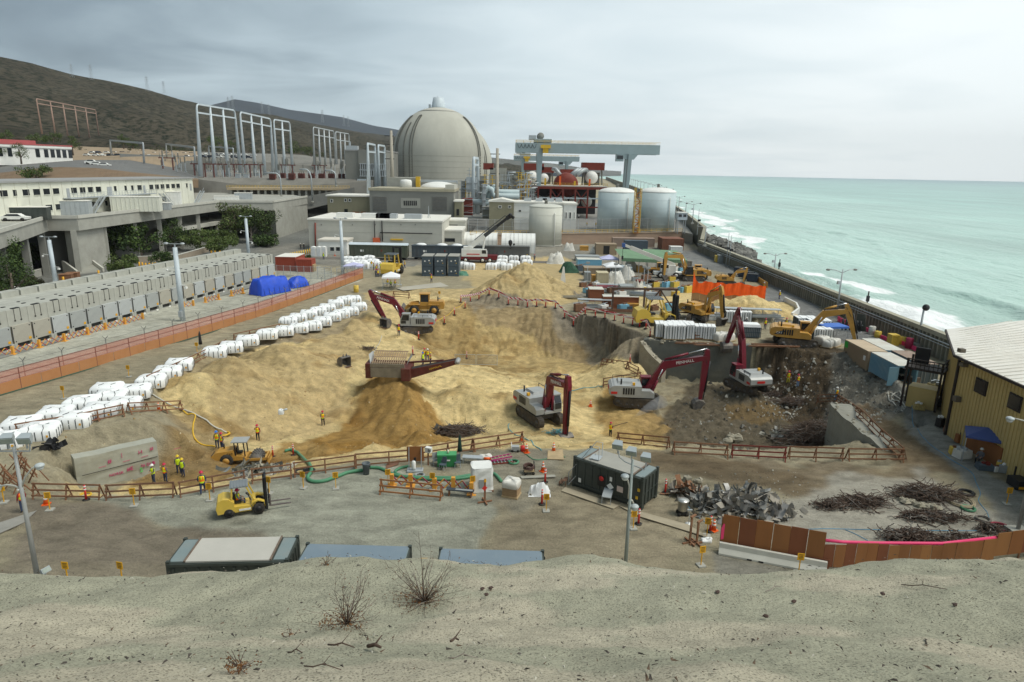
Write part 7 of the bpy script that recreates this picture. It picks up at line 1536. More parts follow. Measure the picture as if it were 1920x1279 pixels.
for k,(px,py)in enumerate([(869,503),(880,505),(921,505),(942,490),(963,489),(985,490),(941,497),(938,503),(950,506),(964,500),(988,498)]):Jd(P(px,py),0,'white soft bag near the truck crane and the far sand heap, %s from the left'%ORD[k],'white soft bags by the truck crane',(1.1,1,1))
def Hd():
 t=Aa('strapped_pallet','white wrapped pallet bundle with dark straps','pallet bundle');m=MB();r=random.Random(3)
 for k in range(5):m.box((-1.0+k*.5,0,.85+r.uniform(-.06,.06)),(.47,1.9,1.5),0,0,.94)
 m.b('wrapped_load',Bx,t);s2=MB()
 for k in range(9):s2.box((-1.22+k*.305,0,.78),(.045,2.0,1.42))
 s2.b('strap',Dx,t);MB().box((0,0,.06),(2.5,1.9,.12)).b('pallet',Bt,t);return t
strp=Rep(Hd)
sb=[(1247,631,1.25),(1262,634,1.25),(1278,633,1.25),(1268,626,1.1),(1282,627,1.1),(1320,634,1.15),(1375,604,1.15),(1389,605,1.15),(1384,598,1.1),(1532,624,1.25),(1518,628,1.2),(1537,638,1.1),(1508,618,1.2)]
for k,(px,py,s)in enumerate(sb):strp(P(px,py),R(-6)+ru(-.1,.1),'white strapped pallet bundle on the right rim, %s from the left'%ORD[sorted(range(len(sb)),key=lambda i:sb[i][0]).index(k)],'white strapped pallet bundles on the right rim',(s*1.05,s,s*1.1))
At=mat('stretch_wrap',(.62,.60,.54),.35,.15,1.5,0,.06)
for k,(px,py,s,m_,lb)in enumerate([(1330,600,.9,Bx,'white heaped bag left of the far pallet row'),(1318,600,.8,Bx,'low white sack by the grey box behind the forklift'),(1343,599,.9,Bx,'white tied bag in the row before the right sand heap'),(1358,597,.9,Bx,'white tied bag beside the stacked pallets before the right sand heap'),(1349,638,1.0,At,'cling-wrapped pallet of tan sacks, left of the maroon raised arm'),(1362,638,1.0,At,'cling-wrapped pallet of tan sacks, right neighbour of the first'),(1540,645,1.0,At,'cling-wrapped pallet of tan blocks by the yellow excavator bucket'),(1562,648,.9,At,'cling-wrapped pallet of tan sacks right of the tan block pallet'),(1552,650,.8,At,'small cling-wrapped pallet nearest the yellow excavator bucket')]):
 t=Aa('wrapped_pallet' if'pallet' in lb else'white_sack',lb,'pallet' if'pallet' in lb else'sack',P(px,py),.1*k);t.scale=(s*1.3,s*1.3,s*1.3);m,s2=Bd(1.5,1.3,.9,20+k,3);m.b('load',m_,t);MB().box((0,0,.02),(1.6,1.4,.1)).b('pallet',Bt,t)
t=Aa('caged_load','white load inside a dark steel cage before the yellow excavator','cage',P(1402,630),R(-5));MB().box((0,0,1.75),(3.2,2.0,.5),0,0,.9).b('load',Bx,t);m=MB()
for k in range(13):m.bar((-1.6+k*.267,-1,0),(-1.6+k*.267,-1,1.6),.08);m.bar((-1.6+k*.267,1,0),(-1.6+k*.267,1,1.6),.08)
for z in(.1,.8,1.55):m.bar((-1.65,-1,z),(1.65,-1,z),.1);m.bar((-1.65,1,z),(1.65,1,z),.1)
m.b('cage',Bn,t);MB().box((0,0,.8),(3.1,1.8,1.4)).b('crate',Af,t)
def Gh(a,b,label,n=None,m_=None,h=1.15):
 d=b-a;l=V_((d.x,d.y,0)).length;t=Aa('barricade',label,'barricade',a,math.atan2(d.y,d.x),'rust-brown timber barricades round the pit');mm=m_ or rnd.choice((Bf,Ck,Bf));dz=d.z;n=n or max(2,round(l/2.4)+1)
 for zf,y in((1.0,-.02),(.62,-.14),(.26,-.24)):
  MB().bar((-.1,y,h*zf),(l+.1,y,h*zf+dz),.05,.12).b('rail',mm,t)
 for k in range(n):
  x=l*k/(n-1);z=dz*k/(n-1);m=MB();m.bar((x,-.34,z-.15),(x,.06,z+h+.05),.1,.05);m.bar((x,.5,z-.15),(x,.02,z+h),.1,.05);m.bar((x,-.26,z+.18),(x,.40,z+.18),.08,.05)
  m.add([(x-.03,-.2,z+h*.72),(x-.03,.25,z+h*.72),(x-.03,0,z+h)],[(0,1,2)]);m.b('trestle',mm,t)
 return t
bar=[(67,935,190,937,'at the near left corner, left of two'),(203,938,327,931,'at the near left corner, right of two'),(339,931,459,908,'where the vested worker leans behind the forklift'),(474,905,546,896,'short, behind the forklift mast'),(553,893,666,878,'crossed by the green hose left of the grey bin'),(668,876,790,866,'behind the grey bin'),(793,862,886,846,'behind the green box and dark umbrella'),(888,846,979,832,'leading to the orange cones at the pit entrance'),(243,776,340,771,'standing alone on the left sand bank'),(136,801,232,780,'in front of the near white bags, right of two'),(33,818,134,801,'in front of the near white bags, left of two'),(278,723,359,686,'along the middle of the white bag row, near piece'),(359,686,425,652,'along the middle of the white bag row, far piece'),(440,641,525,622,'under the four far single bags'),(715,925,827,936,'orange-brown, alone on the near concrete beside the black bench'),(1158,833,1252,842,'at the pit edge above the near dark container'),(1263,851,1362,857,'on the near right pit edge, first of four'),(1372,857,1471,862,'on the near right pit edge, red second of four'),(1479,860,1578,863,'on the near right pit edge, third of four'),(1589,864,1690,865,'on the near right pit edge, last of four'),(1532,757,1569,755,'at the far corner of the right concrete wall'),(1570,757,1612,787,'running down the right concrete wall, far piece'),(1612,787,1650,826,'running down the right concrete wall, middle piece'),(1650,826,1690,862,'running down the right concrete wall, near piece'),(1129,686,1176,693,'on the sand left of the dark concrete wall'),(1176,693,1196,704,'tilted, at the foot of the dark concrete wall edge'),(1131,725,1200,713,'behind the profile excavator'),(1228,633,1299,637,'before the strapped bundles, left of two'),(1303,637,1371,639,'before the strapped bundles, right of two'),(738,558,767,560,'small, behind the far left loader')]
for x0,y0,x1,y1,lb in bar:
 a,b=at(x0,y0),at(x1,y1)
 if lb.startswith('at the near')or'near concrete' in lb or'rim' in lb:a.z=max(a.z,-.1);b.z=max(b.z,-.1)
 Gh(a,b,'rust-brown timber barricade '+lb,None,mat('barrier_orange',(.34,.15,.06),.8,.2,1)if'orange-brown' in lb else As if' red ' in lb else None)
t=Aa('trestle_heap','tangled heap of broken brown trestles at the left frame edge','trestles',P(16,905));r=random.Random(3)
for k in range(16):
 m=MB();x,y=r.uniform(-1.6,2.6),r.uniform(-2.2,2.2);m.bar((x-r.uniform(.3,1),y,0),(x+r.uniform(0,.4),y+r.uniform(-.5,.5),r.uniform(1,1.9)),.1,.07);m.bar((x+r.uniform(.3,1),y+.4,0),(x+r.uniform(-.3,.2),y,r.uniform(1,1.9)),.1,.07);m.b('plank',Bf,t)
def Ht():
 t=Aa('sign_stand','small orange sign on a thin post','sign');MB().box((0,0,.05),(.55,.55,.1)).b('base',Ba,t);MB().bar((0,0,.1),(0,0,1.05),.06).b('post',Bm,t);s_=MB().box((0,-.045,1.25),(.46,.03,.5)).b('panel',Bm,t)
 m=MB()
 for k in range(4):m.box((0,-.063,1.40-k*.1),(.3-.04*(k%2),.004,.035))
 m.b('lettering',Ac,s_);return t
sg=Rep(Ht)
signs=[(8,943,'at the left frame edge'),(94,957,'right of the left lamp pole'),(252,949,'before the left near barricades'),(394,939,'left of the near forklift'),(128,1093,'near the bluff edge, left one'),(230,1093,'near the bluff edge, right one'),(505,926,'beside the near forklift mast'),(569,916,'between the near forklift and the green hose'),(630,917,'under the bend of the green hose'),(728,911,'behind the orange-brown barricade, left end'),(811,918,'behind the orange-brown barricade, right end'),(886,924,'by the wrapped white crate'),(1024,959,'below the crumpled white bag'),(1187,992,'beside the centre floodlight pole'),(1325,1006,'before the pink end of the plywood fence'),(1314,1061,'nearest to the left end of the concrete barrier'),(1497,1075,'behind the bluff edge at the plywood fence'),(1887,946,'on the right alley by the red coiled hose'),(120,748,'beside the left road opposite the near bags'),(242,707,'beside the left road opposite the middle bags'),(370,662,'beside the left road at the black umbrella'),(824,560,'right of the far left loader'),(796,1085,'behind the bluff bush between the roofs')]
for px,py,lb in signs:p=at(px,py);sg((p.x,p.y,max(p.z,-.05)),ru(-.3,.3),'small orange sign on a thin post '+lb,'orange signs on stands',(.9,.9,.95))
def Hu():
 t=Aa('channelizer_post','red channelizer post','traffic post');MB().lathe([(.22,0),(.24,.06),(.1,.08)],10).b('base',Bb,t);MB().cyl((0,0,.06),(0,0,1.1),.075,.06,8).b('tube',mat('channel_red',(.60,.045,.035),.5),t)
 for z in(.75,.95):MB().cyl((0,0,z),(0,0,z+.09),.078,None,8).b('stripe',Ad,t)
 return t
tub=Rep(Hu)
tp_=[(864,566),(882,564),(898,563),(917,564),(935,567),(953,570),(971,571),(989,573),(1006,575),(1023,577),(1041,580),(1059,584),(1076,587),(1097,589),(1116,593),(1134,596),(1152,600),(1169,605),(1186,609),(1199,613),(1211,617),(1219,626)]
tpw=[]
for k,(px,py)in enumerate(tp_):p=P(px,py,0);p.z=hz(p.x,p.y);tpw.append(p);tub(p,0,'red channelizer post under the striped tape, %s from the left'%ORD[k],'red channelizer posts round the far pit rim',(1.45,1.45,1.3))
tape=bpy.data.materials.new('striped_tape');tape.use_nodes=True;_n=tape.node_tree;_b=_n.nodes['Principled BSDF'];_w=_n.nodes.new('ShaderNodeTexWave');I_(_w)['Scale']=1.1;_w.bands_direction='DIAGONAL';_cc=_n.nodes.new('ShaderNodeTexCoord');_n.links.new(_cc.outputs['Object'],_w.inputs[0]);_rp=_n.nodes.new('ShaderNodeValToRGB');_rp.color_ramp.interpolation='CONSTANT';_rp.color_ramp.elements[0].color=(.75,.72,.70,1);_rp.color_ramp.elements[1].position=.5;_rp.color_ramp.elements[1].color=(.45,.03,.05,1);_n.links.new(_w.outputs[0],_rp.inputs[0]);_n.links.new(_rp.outputs[0],_b.inputs['Base Color'])
m=MB()
for a,b in zip(tpw[:-1],tpw[1:]):a,b=a+V_((0,0,1.3)),b+V_((0,0,1.3));c=a.lerp(b,.5)-V_((0,0,.08));m.bar(a,c,.04,.34);m.bar(c,b,.04,.34)
tag(m.b('barrier_tape',tape),'red and white striped tape strung along the far pit rim','tape')
lp_=[(872,578),(852,591),(833,607),(797,622),(785,637),(774,666)];lw=[]
for k,(px,py)in enumerate(lp_):p=at(px,py);lw.append(p);tub(p,0,'red channelizer post down the slope right of the far left excavator, %s from the top'%ORD[k],'red channelizer posts down the far left slope',(1.4,1.4,1.25))
m=MB()
for a,b in zip(lw[:3],lw[1:4]):m.tube([a+V_((0,0,1.2)),a.lerp(b,.5)+V_((0,0,.95)),b+V_((0,0,1.2))],.05,4)
tag(m.b('yellow_tape',yel),'yellow tape strung between red posts down the far left slope','tape')
for px,py,lb in((162,938,'by the yellow coil in the left near corner'),(512,857,'at the right end of the compactor blade'),(550,854,'beside the nozzle of the green hose'),(1016,946,'beside the crumpled white bag'),(1197,983,'behind the centre floodlight pole'),(1247,925,'right of the near dark container'),(1331,997,'left of the pink sheet on the plywood fence'),(1181,680,'leaning at the edge of the dark concrete wall'),(875,672,'in the far pit floor before the dark slope'),(1022,905,'between the hand cart and the container stair')):p=at(px,py);tub(p,0,'red channelizer post '+lb,'single red channelizer posts',(1.1,1.1,1.1))
def Hv():
 t=Aa('traffic_cone','orange traffic cone','cone');MB().box((0,0,.03),(.42,.42,.06)).b('base',Cs,t);MB().cyl((0,0,.05),(0,0,.8),.17,.03,12).b('cone',Cs,t)
 for z,r in((.38,.125),(.58,.088)):MB().cyl((0,0,z),(0,0,z+.1),r,r-.02,12).b('band',Ad,t)
 return t
cone=Rep(Hv)
for px,py,lb in((987,849,'by the red gas can at the pit entrance'),(1038,847,'on the plywood sheet at the pit entrance'),(1018,884,'left of the container stair'),(1107,762,'alone on the sand right of the middle excavator'),(1338,995,'at the pink end of the plywood fence'),(87,946,'behind the sign by the left lamp pole'),(979,828,'at the end of the long barricade, upper one'),(1217,555,'in the yellow sand before the machine yard'),(628,480,'pink, near the site trailer'),(298,770,'hanging by the lone left barricade')):p=at(px,py);cone(p,rnd.random(),'orange traffic cone '+lb,'orange traffic cones',(1.15,1.15,1.1))
def Dy(label,a,rz,L_,W_,h,m_,top,marks=0,cat='container',name='waste_container',lid=True,base=True):
 t=Aa(name,label,cat,a,rz);b=.22 if base else 0
 MB().box((L_/2,W_/2,b+(h-b)/2),(L_,W_,h-b)).b('shell',m_,t)
 if base:m=MB();m.box((L_/2,.2,.11),(L_+.1,.3,.22));m.box((L_/2,W_-.2,.11),(L_+.1,.3,.22));m.b('skid',m_,t)
 m=MB();n=max(4,int(L_/.62))
 for k in range(n):x=L_*(k+.5)/n;m.box((x,-.035,h*.5),(.12,.07,h*.78));m.box((x,W_+.035,h*.5),(.12,.07,h*.78))
 m.box((L_/2,-.045,h-.1),(L_,.09,.16));m.box((L_/2,-.045,b+.12),(L_,.09,.16));m.b('side_rib',m_,t)
 m=MB()
 for x in(.06,L_-.06):
  for y in(.06,W_-.06):m.box((x,y,h/2+.05),(.2,.2,h+.12))
 m.b('corner_post',m_,t)
 if lid:MB().box((L_/2,W_/2,h+.03),(L_*.70,W_*.96,.1)).b('lid',top,t);m=MB();m.bar((L_*.145,.02,h+.09),(L_*.145,W_-.02,h+.09),.09);m.bar((L_*.855,.02,h+.09),(L_*.855,W_-.02,h+.09),.09);m.b('lid_rail',mat('lid_rail',(.16,.12,.09),.7,.3,3),t)
 else:MB().box((L_/2,W_/2,h+.02),(L_*.96,W_*.96,.06)).b('roof',top,t)
 MB().box((L_*.07,W_/2,h+.015),(L_*.11,W_*.9,.05)).b('end_plate',mat('end_plate',(.20,.25,.25),.5,.1,1,0,0,.3,(.2,.13,.08),1),t);MB().box((L_*.93,W_/2,h+.015),(L_*.11,W_*.9,.05)).b('end_plate',mat('end_plate',(1,1,1)),t)
 m=MB()
 for k in range(4):m.bar((L_+.06,W_*(k+.7)/4.4,b+.1),(L_+.06,W_*(k+.7)/4.4,h-.1),.06)
 m.box((L_+.03,W_/2,h*.5),(.05,W_*.9,.1));m.b('door_bar',m_,t)
 if marks:
  MB().box((L_*.43,-.09,h*.52),(.66,.02,.85)).b('placard',Ac,t);MB().cyl((L_*.43,-.10,h*.60),(L_*.43,-.115,h*.60),.2,None,18).b('red_disc',Gb,t)
  MB().box((L_*.56,-.09,h*.43),(.42,.02,.42),0,0,1,0,R(45)).b('diamond',Ad,t);MB().box((L_*.11,-.09,h*.30),(.24,.02,.34)).b('sticker',Ad,t);MB().box((L_*.565,-.09,h*.68),(.2,.02,.34)).b('sticker',Ad,t);MB().box((L_*.70,-.09,h*.45),(.5,.02,.45)).b('sticker',mat('sticker_pink',(.6,.48,.42),.6),t)
  for x,z in((.955,.62),(.935,.36)):MB().box((L_*x,-.09,h*z),(.2,.02,.24)).b('sticker',yel,t)
 return t
a,b=P(1074,911),P(1205,957);d=b-a;grt=mat('lid_grey',(.33,.32,.28),.7,.08,.8,0,0,.2,(.24,.23,.2),.6)
Dy('dark green-grey waste container with grey lid and black placard beside the access stair',(a.x,a.y,.0),math.atan2(d.y,d.x),d.length*.98,2.5,2.45,Cb,grt,1)
bl=mat('roof_steel_blue',(.17,.22,.26),.5,.06,.5,0,0,.35,(.24,.26,.26),.5);ltop=mat('lid_pale',(.46,.44,.39),.75,.06,.6,0,0,.2,(.36,.34,.3),.5)
a,b=P(312,1057,2.6),P(535,1052,2.6);Dy('dark container with a pale flat lid peeking over the bluff at left',(a.x,a.y,0),math.atan2(b.y-a.y,b.x-a.x),(b-a).length*1.02,2.5,2.6,Cb,ltop,1)
a=P(558,1050,2.6);b=P(758,1054,2.6);a2_=P(578,1020,2.6)
Dy('steel-blue roofed container peeking over the bluff, second of three',(a.x,a2_.y-2.45,0),R(-.8),6.1,2.45,2.6,Cb,bl,0,lid=False);a=P(824,1029,2.6);b=P(1018,1032,2.6)
Dy('steel-blue roofed container with pale dusty patches peeking over the bluff, rightmost',(a.x,a.y-2.45,0),R(-.6),(b-a).length,2.45,2.6,Cb,bl,0,lid=False)
Hw=mat('rusty_roof',(.32,.25,.20),.85,.2,.5,0,0,.8,(.20,.10,.06),.4);Cu=mat('pale_roof',(.58,.58,.52),.8,.08,.5,0,0,.45,(.36,.22,.13),.4);tantop=mat('tan_roof2',(.50,.40,.28),.85,.1,.5,0,0,.3,(.36,.25,.17),.4);slat2=mat('slate_container',(.10,.135,.16),.6,.1,.5,0,0,.25,(.2,.15,.1),.5)
for lb,x,y,m_,tp2,mk in(('tan shipping container with a bright green patch at its far corner',45.3,81.2,Dk,tantop,1),('light blue shipping container with an open end, nearest the yellow building',45.5,74.8,Dw,Cu,0),('white-topped shipping container behind the tan one',47.9,82.0,Dw,Cu,0),('slate-blue shipping container with a rusty roof and closed doors',48.6,75.8,slat2,Hw,0)):
 t=Aa('shipping_container',lb,'container',(x,y,0));W_,L_,h=2.4,6.05,2.5
 m=MB();m.box((W_/2,L_/2+.05,.12),(W_,L_-.1,.1));m.box((.05,L_/2,h/2),(.08,L_,h-.1));m.box((W_-.05,L_/2,h/2),(.08,L_,h-.1));m.box((W_/2,L_-.05,h/2),(W_,.08,h-.1));m.b('shell',m_,t);MB().box((W_/2,L_/2,h+.02),(W_+.04,L_+.04,.08)).b('roof',tp2,t)
 m=MB()
 for k in range(22):m.box((-.02,L_*(k+.5)/22,h/2),(.06,.14,h-.25))
 m.b('corrugation',m_,t);m=MB()
 for xx_ in(.06,W_-.06):
  for yy_ in(.02,L_-.02):m.box((xx_,yy_,h/2),(.16,.16,h+.06))
 m.box((W_/2,.02,h-.06),(W_-.2,.14,.14));m.b('frame',m_,t)
 if'open end' in lb:MB().box((-.55,-.1,h/2),(1.15,.06,h-.25),R(8)).b('door',m_,t)
 else:
  for s in(.27,.73):dd_=MB().box((W_*s,.0,h/2),(W_*.46,.06,h-.3)).b('door',m_,t);m=MB();m.bar((W_*s-.2,-.06,.15),(W_*s-.2,-.06,h-.15),.05);m.bar((W_*s+.2,-.06,.15),(W_*s+.2,-.06,h-.15),.05);m.b('lock_bar',Af,dd_)
 if mk:MB().box((-.07,L_-.55,h-.5),(.03,.85,.8)).b('green_patch',mat('bright_green',(.05,.45,.07),.6),t);MB().box((-.07,.6,1.5),(.03,.5,.6)).b('notice',Ad,t)
for k,px in enumerate((791,815,840)):
 for lv in range(2):
  p=P(px,518,0);t=Aa('waste_box','dark grey waste box with a pale lid, %s in the %s stack from the left'%(('lower','upper')[lv],ORD[k]),'container',(p.x,p.y,lv*2.35),0,'stacked dark waste boxes');MB().box((1.25,2.5,1.12),(2.5,5,2.2)).b('shell',Bn,t);MB().box((1.25,2.5,2.26),(2.55,5.05,.1)).b('lid',grt if lv else Bn,t)
  m=MB()
  for x in(.08,2.42):m.box((x,-.03,1.12),(.14,.08,2.2))
  for z in(.12,.8,1.5,2.1):m.box((1.25,-.04,z),(2.2,.06,.1))
  m.b('rib',Bn,t);MB().box((.75,-.08,1.15),(.3,.02,.3),0,0,1,0,R(45)).b('diamond',Ad,t);MB().box((1.7,-.08,1.3),(.3,.02,.25)).b('sticker',Ad,t);MB().box((1.9,-.08,.7),(.18,.02,.18)).b('sticker',yel,t)
def Bh(label,a,b,z0,z1,th,m_,crust=None,seed=1,z1b=None,name='concrete_wall'):
 d=V_((b.x-a.x,b.y-a.y,0));L_=d.length;z1b=z1 if z1b is None else z1b;t=Aa(name,label,'wall',(a.x,a.y,z0),math.atan2(d.y,d.x));nx,nz=int(L_/.3),14;rs=np.random.RandomState(seed);r=random.Random(seed)
 X,Zr=np.meshgrid(np.linspace(0,1,nx+1),np.linspace(0,1,nz+1));top=(z1+(z1b-z1)*X-z0)+fbm(X*L_*.6,X*0+seed,seed,4)*(.35 if crust else.1)
 v1=np.c_[(X*L_).ravel(),(-.03+fbm(X*L_*.4,Zr*4,seed+2,4)*.10).ravel(),(Zr*top).ravel()];v2=v1.copy();v2[:,1]=th
 ii=np.arange((nx+1)*(nz+1)).reshape(nz+1,nx+1);f=np.c_[ii[:-1,:-1].ravel(),ii[:-1,1:].ravel(),ii[1:,1:].ravel(),ii[1:,:-1].ravel()];o=len(v1);tp=np.c_[ii[-1,:-1],ii[-1,1:],ii[-1,1:]+o,ii[-1,:-1]+o];sd1=np.c_[ii[:-1,0],ii[1:,0],ii[1:,0]+o,ii[:-1,0]+o];sd2=np.c_[ii[:-1,-1],ii[1:,-1],ii[1:,-1]+o,ii[:-1,-1]+o]
 me=Bk('face',np.r_[v1,v2],np.r_[f,f+o,tp,sd1,sd2],False);me.materials.append(m_);ob=bpy.data.objects.new('face',me);C.objects.link(ob);ob.parent=t
 if crust:
  m=MB()
  for k in range(int(L_*5)):x=r.random()*L_;z=np.interp(x/L_,X[0],top[0]);Gs(m,(x,r.uniform(-.12,th),z-r.random()**2*.5+.05),r.uniform(.08,.28),r)
  m.b('broken_crust',crust,t)
 return t,L_
dkc=mat('wet_concrete',(.115,.12,.105),.7,.18,.5,0,.03,.6,(.20,.185,.14),.3);Cv=mat('broken_concrete',(.33,.30,.23),.95,.2,1.2,0,.05,.4,(.22,.19,.13),.8)
a,b=P(1203,703,-5.6),P(1403,716,-5.6);Bh('dark grey concrete wall with a pale broken top at the back of the right pit',a,b,-6.5,-.15,1.2,dkc,Cv,4)
a2=P(1196,640,-.1);Bh('ragged pale broken edge of concrete running down from the dark wall toward the profile excavator',P(1247,712,-5.3),P(1203,700,-5.4),-6.5,-3.2,.9,Cv,Cv,14,-.3)
gw=mat('pit_wall_grey',(.27,.265,.225),.9,.15,.5,0,.02,.5,(.17,.15,.11),.4)
a,b=P(1668,868,-.4),P(1556,760,-.5);Bh('grey concrete wall corner under the running barricade at the right pit edge',P(1556,760,-.5),P(1660,850,-.5),-6.5,-.35,2.2,gw,Cv,8)
a,b=P(176,906,-3.5),P(299,874,-3.5);t,L_=Bh('pale concrete block wall with pink spray-painted marks in the left trench',a-(b-a).normalized()*1.2,b,-4.4,-.8,1.2,mat('pale_wall',(.36,.36,.30),.9,.12,.6,0,.01,.5,(.27,.235,.16),.4),None,6,-1.0)
Je=mat('pink_spray',(.52,.05,.16),.8,.2,3);sprg=mat('green_spray',(.10,.60,.12),.8)
for s_,x,z,sz in(('#',2.6,2.6,.55),('|',3.6,2.9,.5),('H',5.1,2.75,.5),('#',7.9,2.85,.5),('#E',4.1,1.4,.5),('NORSK',3.0,1.25,.35),('26 DUE',5.6,1.4,.38),('1',7.1,1.4,.45),('B',7.8,1.4,.45)):De(s_,sz,Je,t,(min(x,L_-.5),-.11,z),(R(90),0,0),.015)
De('S',.6,sprg,t,(min(5.0,L_-.5),-.11,1.0),(R(90),0,0),.015);m=MB();m.bar((.4,-.12,1.9),(L_-.1,-.12,1.95),.03,.04);m.b('joint_line',Ac,t)
for k,x in enumerate((2.0,3.9,5.4,8.2)):MB().bar((x-.3,-.12,2.25),(x+.3,-.12,2.27),.012,.04).b('spray_stroke',Je,t)
r=random.Random(9);m=MB()
def Ay(poly,z,n,s0,s1,mi):
 pl=Bj(poly,z);xs=[p[0]for p in pl];ys=[p[1]for p in pl];k=0
 while k<n:
  x,y=r.uniform(min(xs),max(xs)),r.uniform(min(ys),max(ys))
  if not Az(np.array([x]),np.array([y]),pl)[0]:k+=.2;continue
  s=s0*(s1/s0)**(r.random()**2.2);a=r.random()*6.3;z0=hz(x,y);ca,sa=cos(a)*s,sin(a)*s;h=s*r.uniform(.4,1.1);q=r.uniform(.5,1)
  m.add([(x+ca,y+sa,z0-.05),(x-sa*q,y+ca*q,z0-.05),(x-ca,y-sa,z0-.05),(x+sa*q,y-ca*q,z0-.05),(x+ca*.3,y+sa*.5,z0+h),(x-ca*.5,y-sa*.2,z0+h*.8)],[(0,1,4),(1,5,4),(1,2,5),(2,3,5),(3,4,5),(3,0,4)],r.choice(mi));k+=1
Ay([(1240,790),(1320,715),(1440,715),(1500,735),(1590,755),(1570,845),(1300,845)],-5.6,950,.05,.4,(0,1,1,2,3))
Ay([(1445,660),(1530,664),(1610,690),(1560,745),(1490,735)],-1.2,1100,.05,.2,(0,0,3,3))
Ay([(1560,690),(1640,700),(1720,765),(1640,800),(1550,750)],-.8,1300,.05,.28,(1,2,2,3))
Ay([(1430,730),(1530,735),(1500,790),(1420,780)],-5.5,350,.08,.4,(1,2,2))
Ay([(1240,890),(1500,880),(1560,960),(1400,990),(1250,960)],0,500,.03,.16,(1,2,3))
Ay([(420,885),(560,855),(545,895),(430,905)],-1,220,.05,.5,(1,2,2));Ay([(75,880),(300,760),(560,640),(700,600),(1000,700),(1150,820),(700,855),(350,900)],-3,3200,.03,.17,(4,4,5))
Ay([(560,850),(980,820),(1150,830),(1100,860),(800,870)],0,300,.02,.1,(1,2,4))
Au(m.b('rubble',[mat('rubble_dark',(.07,.065,.055),.9),mat('rubble_grey',(.20,.19,.165),.95),mat('rubble_pale',(.40,.385,.33),.95),mat('rubble_brown',(.16,.12,.08),.95),mat('sand_clod',(.34,.235,.105),.95),mat('sand_clod_pale',(.55,.45,.28),.95)]),'stuff')
for px,py,s,lb in((1289,902,.45,'pale boulder on the dirt above the scrap heap, larger one'),(1310,906,.4,'pale boulder on the dirt above the scrap heap, right one'),(1364,829,.55,'brown boulder at the foot of the right barricades, left of three'),(1371,825,.6,'brown boulder at the foot of the right barricades, middle of three'),(1381,826,.7,'brown boulder at the foot of the right barricades, right of three')):
 mb=MB();Gs(mb,(0,0,0),s,r);o=mb.b('boulder',Cv);o.location=at(px,py)+V_((0,0,s*.4));tag(o,lb,'boulder')
reb=mat('rebar',(.10,.068,.05),.85,.35,2);reb2=mat('rebar_grey',(.17,.15,.13),.7,.3,2)
def rebar(label,px,py,w_,d,h,n,seed,mm=None,name='rebar_heap',thick=.026,curl=.7):
 rr=random.Random(seed);p=at(px,py);t=Aa(name,label,'scrap heap',p);m=MB();m2_=MB();h*=.75 if h<2 else 1
 for k in range(n):
  a=rr.gauss(0,1.0)+(math.pi if rr.random()<.5 else 0);f=rr.random();c=V_((rr.gauss(0,w_*.2),rr.gauss(0,d*.2),0));hh=h*max(.05,1-(c.x/w_*2)**2-(c.y/d*2)**2)*rr.random()**.6;l=w_*rr.uniform(.18,.45);dr=V_((cos(a),sin(a)*.6,rr.gauss(0,.34)))
  pts=[]
  for i in range(6):s_=(i/5-.5);q=c+dr*l*s_+V_((rr.gauss(0,curl*.14),rr.gauss(0,curl*.14),hh+.1-abs(s_)*hh*.8+rr.gauss(0,curl*.10)));q.z=max(q.z,.02);pts.append(q)
  (m if rr.random()<.75 else m2_).tube(pts,thick*rr.uniform(.6,1.4),4,0,True,False)
 m.b('bars',mm or reb,t);m2_.b('bent_rods',reb2,t);return t
for a in(('long brown bundle of twisted rebar, farthest of the lower right heaps',1735,932,6.0,2.6,1.1,330,1),('brown heap of rebar ending in a pipe, second from the left on the pale slab',1618,945,4.6,1.8,.7,230,2),('small brown rebar heap beside the metal scrap',1561,950,2.8,1.4,.5,150,3),('mixed rebar and bent metal in the middle of the pale slab',1745,972,5.0,1.6,.5,200,4),('spiky dark rebar tangle behind the pink top of the plywood fence, left',1705,1012,4.0,1.9,.9,300,5),('spiky dark rebar tangle behind the plywood fence, right',1800,1020,4.4,1.7,.8,300,6),('dark rebar tangle at the right edge of the pale slab',1858,997,2.0,1.4,.6,140,7),('huge dark tangle of rebar and pipes at the foot of the right concrete wall',1528,828,9.0,5.0,2.6,650,8),('rebar and sheet scrap heap on the sand left of the long-sticked excavator',862,815,6.5,3.4,1.5,420,9),('grey wire tangle on the rubble below the rear-view excavator',1490,755,6.0,2.2,.7,200,10),('rubble and wire heap by the tracks of the rear-view excavator',1450,742,4,1.6,.6,150,11),('black wire tangle on the sand near the loose bucket',690,655,2.6,1.6,.3,60,12),('blue and teal hose scraps by the excavator stick',1045,812,3,1.4,.2,50,13,mat('teal_rope',(.10,.32,.36),.7))):rebar(*a)
